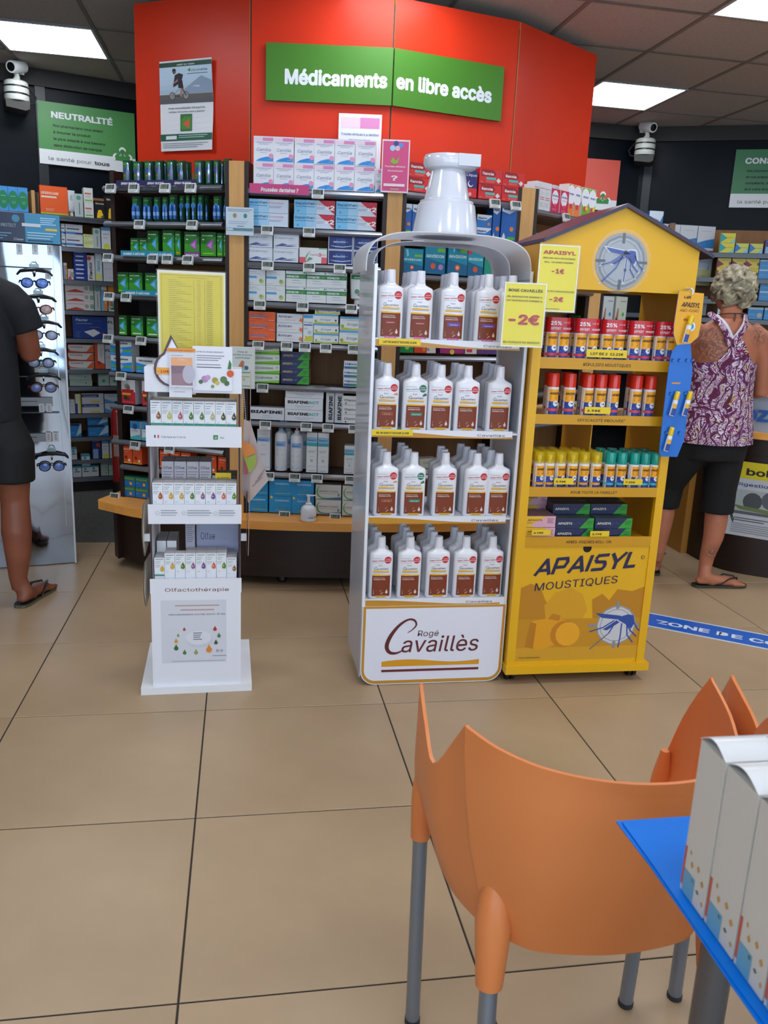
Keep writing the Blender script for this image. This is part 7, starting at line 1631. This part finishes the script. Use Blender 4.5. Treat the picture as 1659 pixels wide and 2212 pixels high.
def flipflop(parent, heel, toe, col, edge, name='flip_flop', ws=1.0):
    heel, toe = Vector(heel), Vector(toe); d = toe-heel; L = d.length; d.normalize(); s = Vector((-d.y, d.x, 0)); h0 = heel-d*.012; L += .03
    out = []
    for t, w in ((0, .012), (.03, .026), (.12, .034), (.3, .034), (.5, .034), (.7, .043), (.85, .043), (.95, .032), (1.0, .012)): out.append((t, w*ws))
    ring = [h0+d*(L*t)-s*w for t, w in out]+[h0+d*(L*t)+s*w for t, w in reversed(out)]
    q = MB(); q.slab([(p.x, p.y) for p in ring], .001, .014, M(col, .6), side=M(edge, .6)); so_ = q.build(name, parent, smooth=False)
    P = lambda t, w, z: h0+d*(L*t)+s*w+Vector((0, 0, z))
    q = MB()
    for w in (-1, 1): q.tube([P(.82, 0, .020), P(.78, w*.012, .052), P(.62, w*.035, .055), P(.42, w*.038, .016)], [.005, .007, .007, .006], M(col, .5), n=8, flat=.5)
    q.build('strap', so_)
def hand(q, wrist, dirv, upv, m, s=1.0, curl=.5, side=1):
    wrist = Vector(wrist); d = Vector(dirv).normalized(); u = Vector(upv); u = (u-d*u.dot(d)).normalized(); sd = d.cross(u)
    q.tube([wrist-d*.03, wrist, wrist+d*.045*s, wrist+d*.085*s], [.024*s, .024*s, .034*s, .036*s], m, n=12, flat=.5, upv=u)
    for k in range(4):
        b = wrist+d*.08*s+sd*((k-1.5)*.019*s); l = (.066, .075, .07, .054)[k]*s; c = curl
        p1 = b+d*l*.45-u*l*.1*c; p2 = p1+d*l*.3*(1-c*.4)-u*l*.28*c; p3 = p2+d*l*.25*(1-c)-u*l*.28*c
        q.tube([b-d*.01, p1, p2, p3], [.0092*s, .0088*s, .008*s, .0068*s], m, n=8)
    b = wrist+d*.02*s+sd*(.025*s*side); q.tube([b, b+d*.03*s+sd*(.025*s*side), b+d*.06*s+sd*(.03*s*side)-u*.01], [.013*s, .011*s, .008*s], m, n=8)

# ---- man at the left edge
man = empty('person', (-1.10, 3.62, 0)); MO = Vector((-1.10, 3.62, 0))
tag(man, 'man in black t-shirt and black shorts browsing glasses at left edge', 'person')
sk = skin_mat('tanned_skin', '7A4430', '8A5038', [])
mx_, my_ = -1.10, 3.62
q = MB(); s_ = 'FFFFFF'
q.loft([ell(mx_, my_, z, a, b) for z, a, b in ((.72, .15, .11), (.82, .165, .12), (.95, .16, .11), (1.1, .165, .11), (1.25, .175, .11), (1.34, .15, .09), (1.385, .07, .065))], s_)
q.tube([(mx_, my_, 1.34), (mx_, my_+.01, 1.42), (mx_, my_+.015, 1.48)], [.06, .055, .056], s_, n=14)
q.sphere((mx_, my_+.03, 1.565), .105, s_, 20, sq=(.78, .95, 1.15)); q.sphere((mx_, my_+.075, 1.51), .06, s_, 14, sq=(.85, .9, .9))
q.tube([(mx_, my_+.125, 1.58), (mx_, my_+.152, 1.55), (mx_, my_+.13, 1.54)], [.008, .014, .010], s_, n=8)
for s in (-1, 1): q.sphere((mx_+s*.083, my_+.02, 1.56), .026, s_, 10, sq=(.35, .8, 1.2))
lx = {1: -.952, -1: -1.235}
for s in (1, -1):
    x = lx[s]; yy = 0 if s == 1 else .05
    q.tube([(mx_+s*.09, my_, .80), (x+.0*s, my_+.0+yy, .62), (x, my_+.01+yy, .46), (x+.004, my_-.012+yy, .33), (x+.004, my_-.012+yy, .22), (x-.004, my_-.005+yy, .12), (x, my_+.0+yy, .07)], [.085, .078, .058, .062, .052, .037, .034], s_, n=16)
    foot(q, (x+.008, my_-.05+yy, 0), (x+.055*s+.02, my_+.205+yy, 0), (x, my_+yy, .09), s_)
    q.tube([(mx_+s*.15, my_, 1.31), (mx_+s*.195, my_, 1.25), (mx_+s*.232, my_+.01, 1.16), (mx_+s*.238, my_+.04, 1.075), (mx_+s*.20, my_+.16, 1.06), (mx_+s*.14, my_+.28, 1.10)], [.05, .052, .046, .041, .034, .026], s_, n=14)
    hand(q, (mx_+s*.135, my_+.29, 1.105), (-s*.4, .8, .25), (0, -.2, 1), s_, 1.0, .5, -s)
b_ = fuse(q, 'body', .0075, sk, man); b_.location = -MO
tm = noisy('black_jersey', '0A0C14', '0D1018', 12, .8, .1, 60)
q = MB()
q.loft([ell(mx_, my_, z, a, b, 28) for z, a, b in ((.80, .196, .145), (.9, .197, .142), (1.05, .196, .137), (1.18, .194, .13), (1.26, .192, .122), (1.33, .172, .105), (1.375, .115, .085), (1.395, .075, .07))], s_)
for s in (1, -1): q.tube([(mx_+s*.10, my_, 1.325), (mx_+s*.175, my_, 1.285), (mx_+s*.215, my_, 1.245), (mx_+s*.232, my_+.005, 1.20), (mx_+s*.243, my_+.01, 1.165)], [.062, .072, .07, .064, .062], s_, n=18)
t_ = fuse(q, 't_shirt', .0075, tm, man, 6); t_.location = -MO
q = MB(); q.loft([ell(mx_, my_, z, a, b, 28) for z, a, b in ((.70, .185, .135), (.8, .19, .14), (.88, .185, .135))], s_)
for s in (1, -1): q.tube([(mx_+s*.085, my_, .80), (lx[s]-.004*s, my_+.005, .68), (lx[s]-.012*s, my_+.01+(.04 if s < 0 else 0), .548)], [.108, .098, .098], s_, n=20)
t_ = fuse(q, 'shorts', .0075, noisy('black_shorts', '07080C', '0B0C11', 10, .75, .1, 50), man, 5); t_.location = -MO
q = MB(); q.sphere((mx_, my_+.015, 1.60), .108, s_, 18, sq=(.86, 1.0, .98)); t_ = fuse(q, 'hair', .008, noisy('dark_hair', '1A120E', '2A1C14', 60, .6, .6, 200), man, 2); t_.location = -MO
ff = empty('x', (0, 0, 0)); bpy.data.objects.remove(ff)
for s in (1, -1):
    x = lx[s]; yy = 0 if s == 1 else .05
    flipflop(man, Vector((x+.008, my_-.05+yy, 0))-MO, Vector((x+.055*s+.02, my_+.205+yy, 0))-MO, '17170F', '5A5844')

# ---- woman with curly hair
wx_, wy_ = 2.295, 3.76
wom = empty('person', (wx_, wy_, 0)); WO = Vector((wx_, wy_, 0))
tag(wom, 'tattooed woman with curly blond grey hair, patterned top and black cropped trousers', 'person')
sk2 = skin_mat('sunned_skin', 'A8664A', 'B87456', [((2.17, 3.68, 1.22), .12, 34), ((2.425, 3.68, 1.27), .075, 40), ((2.34, 3.66, .18), .07, 50)])
q = MB()
q.loft([ell(wx_, wy_, z, a, b) for z, a, b in ((.66, .15, .11), (.78, .165, .12), (.92, .145, .105), (1.02, .142, .10), (1.13, .155, .105), (1.22, .162, .10), (1.29, .145, .082), (1.335, .075, .06))], s_)
q.tube([(wx_+.005, wy_, 1.30), (wx_+.015, wy_+.02, 1.36), (wx_+.03, wy_+.045, 1.42)], [.058, .05, .05], s_, n=14)
hc = Vector((wx_+.035, wy_+.065, 1.462))
q.sphere(hc, .098, s_, 20, sq=(.80, .98, 1.1)); q.sphere(hc+Vector((.03, .05, -.05)), .055, s_, 14, sq=(.85, .9, .85))
q.tube([hc+Vector((.05, .085, 0)), hc+Vector((.068, .112, -.02)), hc+Vector((.052, .095, -.032))], [.008, .013, .010], s_, n=8)
for s in (-1, 1): q.sphere(hc+Vector((s*.074, .0, -.022)), .024, s_, 10, sq=(.4, .75, 1.2))
for s, hip, kn, an, hl, te in ((1, 2.365, 2.352, 2.335, (2.275, 3.715), (2.535, 3.705)), (-1, 2.22, 2.150, 2.150, (2.150, 3.90), (2.235, 4.13))):
    yk = 3.74 if s > 0 else 3.90
    q.tube([(hip, wy_, .78), (kn+.0, (wy_+yk)/2, .60), (kn, yk, .44), (kn, yk-.012, .34), (kn-.002, yk-.012, .26), (an, yk-.005, .15), (an, yk, .085)], [.09, .078, .058, .056, .050, .036, .032], s_, n=16)
    foot(q, (*hl, 0), (*te, 0), (an-.0, yk, .09), s_)
q.tube([(wx_+.12, wy_, 1.285), (wx_+.175, wy_, 1.25), (wx_+.215, wy_+.01, 1.12), (wx_+.235, wy_+.02, .99), (wx_+.225, wy_+.12, .97), (wx_+.19, wy_+.20, 1.0)], [.045, .052, .045, .038, .033, .026], s_, n=14)
hand(q, (wx_+.185, wy_+.21, 1.002), (-.5, .8, .1), (0, 0, 1), s_, .92, .4, -1)
q.tube([(wx_-.12, wy_, 1.285), (wx_-.155, wy_+.02, 1.25), (wx_-.14, wy_+.10, 1.13), (wx_-.12, wy_+.15, 1.03), (wx_-.04, wy_+.21, 1.0), (wx_+.02, wy_+.24, 1.01)], [.045, .048, .043, .037, .032, .026], s_, n=14)
hand(q, (wx_+.03, wy_+.25, 1.012), (.8, .5, 0), (0, 0, 1), s_, .92, .4, 1)
b_ = fuse(q, 'body', .0075, sk2, wom); b_.location = -WO
# patterned racer-back top
pm_ = bpy.data.materials.new('paisley_fabric'); pm_.use_nodes = True; nt = pm_.node_tree; bb = nt.nodes['Principled BSDF']; N = nt.nodes.new; lk = nt.links.new
tc = N('ShaderNodeTexCoord'); no = N('ShaderNodeTexNoise'); no.inputs['Scale'].default_value = 8; no.inputs['Distortion'].default_value = 3.6; no.inputs['Detail'].default_value = 3; lk(tc.outputs['Object'], no.inputs['Vector'])
cr = N('ShaderNodeValToRGB'); cr.color_ramp.interpolation = 'CONSTANT'; E_ = cr.color_ramp.elements
E_[0].position = 0; E_[0].color = (*lin('5A1436'), 1); E_[1].position = .39; E_[1].color = (*lin('7A3A7E'), 1)
for p_, c_ in ((.43, 'D8D2DC'), (.465, '7A2A6A'), (.49, '4A0E28'), (.515, 'DCD6DE'), (.545, 'A8509A'), (.565, '6A1030'), (.59, 'D8D4DA'), (.625, 'C8922A'), (.645, '4A1028')):
    e = E_.new(p_); e.color = (*lin(c_), 1)
lk(no.outputs[0], cr.inputs[0])
wv_ = N('ShaderNodeTexWave'); wv_.inputs['Scale'].default_value = 9; wv_.inputs['Distortion'].default_value = 14; wv_.inputs['Detail'].default_value = 2; lk(tc.outputs['Object'], wv_.inputs['Vector'])
c2_ = N('ShaderNodeValToRGB'); c2_.color_ramp.elements[0].position = .87; c2_.color_ramp.elements[1].position = .90; lk(wv_.outputs[0], c2_.inputs[0])
mx2 = N('ShaderNodeMix'); mx2.data_type = 'RGBA'; mx2.inputs[7].default_value = (*lin('5A1840'), 1); lk(c2_.outputs[0], mx2.inputs[0]); lk(cr.outputs[0], mx2.inputs[6]); lk(mx2.outputs[2], bb.inputs['Base Color']); bb.inputs['Roughness'].default_value = .8
prof = [(.742, .192, .150), (.80, .188, .145), (.90, .172, .130), (1.0, .160, .118), (1.08, .161, .116), (1.14, .166, .114)]
def tors(z):
    P_ = prof+[(1.22, .168, .108), (1.29, .150, .092), (1.34, .09, .07)]
    for a, b in zip(P_, P_[1:]):
        if a[0] <= z <= b[0]: t = (z-a[0])/(b[0]-a[0]); return a[1]+(b[1]-a[1])*t, a[2]+(b[2]-a[2])*t
    return P_[0][1:] if z < .8 else P_[-1][1:]
q = MB(); n = 56; rings = []; NZ = 16
def ztop(th):
    x = cos(th); back = sin(th) < 0
    return 1.125+.125*math.exp(-(x/.38)**2)*(1 if back else .8)+(.0)
for k in range(NZ+1):
    r_ = []
    for j in range(n):
        th = 2*pi*j/n; z = .742+(ztop(th)-.742)*k/NZ; a, b = tors(z); fold = 1+.015*sin(th*9)*(1-k/NZ)
        r_.append((wx_+a*cos(th)*fold, wy_+b*sin(th)*fold, z))
    rings.append(r_)
q.loft(rings, pm_, cap=False)
q.loft([[(wx_+(x-wx_)*.985, wy_+(y-wy_)*.985, z) for x, y, z in r_] for r_ in reversed(rings)], pm_, cap=False)
def back_y(x, z): a, b = tors(z); return wy_-b*sqrt(max(0, 1-((x-wx_)/a)**2))-.003
for xt, zt in ((wx_-.098, 1.352), (wx_+.062, 1.352)):
    pth = []
    for t in [i/8 for i in range(9)]:
        x = wx_-.035+(xt-wx_+.035)*t+.0; z = 1.215+(zt-1.215)*t; pth.append((x, back_y(x, min(z, 1.33))+max(0, z-1.32)*.9, z))
    pth.append((xt*.5+.5*pth[-1][0], wy_+.02, zt+.004))
    q.tube(pth, [.022]*3+[.017]*7, pm_, n=8, flat=.35, upv=(0, 1, 0))
o = q.build('patterned_top', wom); o.location = -WO
q = MB()
for xt, zt in ((wx_-.084, 1.350), (wx_+.048, 1.350)):
    pth = [((wx_-.035)+(xt-wx_+.035)*t, back_y((wx_-.035)+(xt-wx_+.035)*t, min(1.24+(zt-1.24)*t, 1.33))-.004+max(0, 1.24+(zt-1.24)*t-1.32)*.9, 1.243+(zt-1.243)*t) for t in [i/8 for i in range(9)]]
    q.tube(pth, .0075, M('C8C4CC', .7), n=6, flat=.4, upv=(0, 1, 0))
o = q.build('white_piping', wom); o.location = -WO
q = MB(); q.loft([ell(wx_, wy_, z, a, b, 28) for z, a, b in ((.66, .165, .13), (.75, .178, .135), (.84, .165, .125))], s_)
q.tube([(2.36, wy_, .76), (2.362, wy_-.01, .62), (2.356, wy_-.015, .5), (2.358, wy_-.018, .385)], [.098, .090, .082, .080], s_, n=20)
q.tube([(2.215, wy_, .76), (2.168, wy_+.07, .62), (2.150, 3.885, .5), (2.150, 3.89, .378)], [.102, .098, .084, .074], s_, n=20)
o = fuse(q, 'cropped_trousers', .0075, noisy('black_linen', '060607', '0A0A0B', 14, .85, .2, 30), wom, 4); o.location = -WO
q = MB(); q.tube([(2.43, 3.73, .385), (2.437, 3.715, .36), (2.432, 3.71, .345), (2.427, 3.715, .36), (2.425, 3.725, .38)], .003, M('0A0A0A', .6), n=6); o = q.build('drawstring', wom); o.location = -WO
# hair: curls
hm = noisy('curly_hair', '4A4434', 'C8BFA0', 30, .55, .5, 90, stretch=(1, 1, .5), lo=.3, hi=.7)
q = MB(); rnd_ = random.Random(3); q.sphere(hc+Vector((0, -.012, .012)), .098, s_, 20, sq=(.88, .95, 1.0))
for i in range(150):
    th = rnd_.uniform(0, 2*pi); ph = rnd_.uniform(-.75, 1.5)
    d = Vector((cos(th)*cos(ph), sin(th)*cos(ph), sin(ph)))
    if d.y > .55 and d.z < .4: continue
    b0 = hc+Vector((d.x*.082, d.y*.092-.01, d.z*.095+.012)); tdir = d.cross(Vector((rnd_.uniform(-1, 1), rnd_.uniform(-1, 1), .6))).normalized()
    pts = [b0+tdir*(.030*(t-.5)*2)+d*(.020*sin(pi*t)+.006*sin(9*t))+Vector((0, 0, -.012*t)) for t in (0, .25, .5, .75, 1)]
    q.tube(pts, [.004, .008, .010, .008, .003], s_, n=7)
o = fuse(q, 'hair', .004, hm, wom, 1, .4); o.location = -WO
q = MB(); n = 24; pts = []
for k in range(n+1):
    a = 2*pi*k/n; pts.append((wx_+.012+.064*cos(a), wy_+.012+.058*sin(a), 1.352-.008*sin(a)))
q.tube(pts, .0022, M('2A1A14', .6), n=6); q.tube([(wx_-.01, wy_-.052, 1.356), (wx_-.022, wy_-.068, 1.335), (wx_-.018, wy_-.07, 1.325), (wx_-.008, wy_-.062, 1.34), (wx_-.004, wy_-.05, 1.357)], .002, M('2A1A14', .6), n=6)
o = q.build('cord_necklace', wom); o.location = -WO
q = MB(); pts = [(2.150+.040*cos(2*pi*k/20), 3.895+.042*sin(2*pi*k/20), .128) for k in range(21)]; q.tube(pts, .0025, M('B89A7A', .3, .8), n=6); o = q.build('anklet', wom); o.location = -WO
flipflop(wom, Vector((2.275, 3.715, 0))-WO, Vector((2.535, 3.705, 0))-WO, '121210', '3A3A2C', ws=.92)
flipflop(wom, Vector((2.150, 3.90, 0))-WO, Vector((2.235, 4.13, 0))-WO, '121210', '3A3A2C', ws=.92)
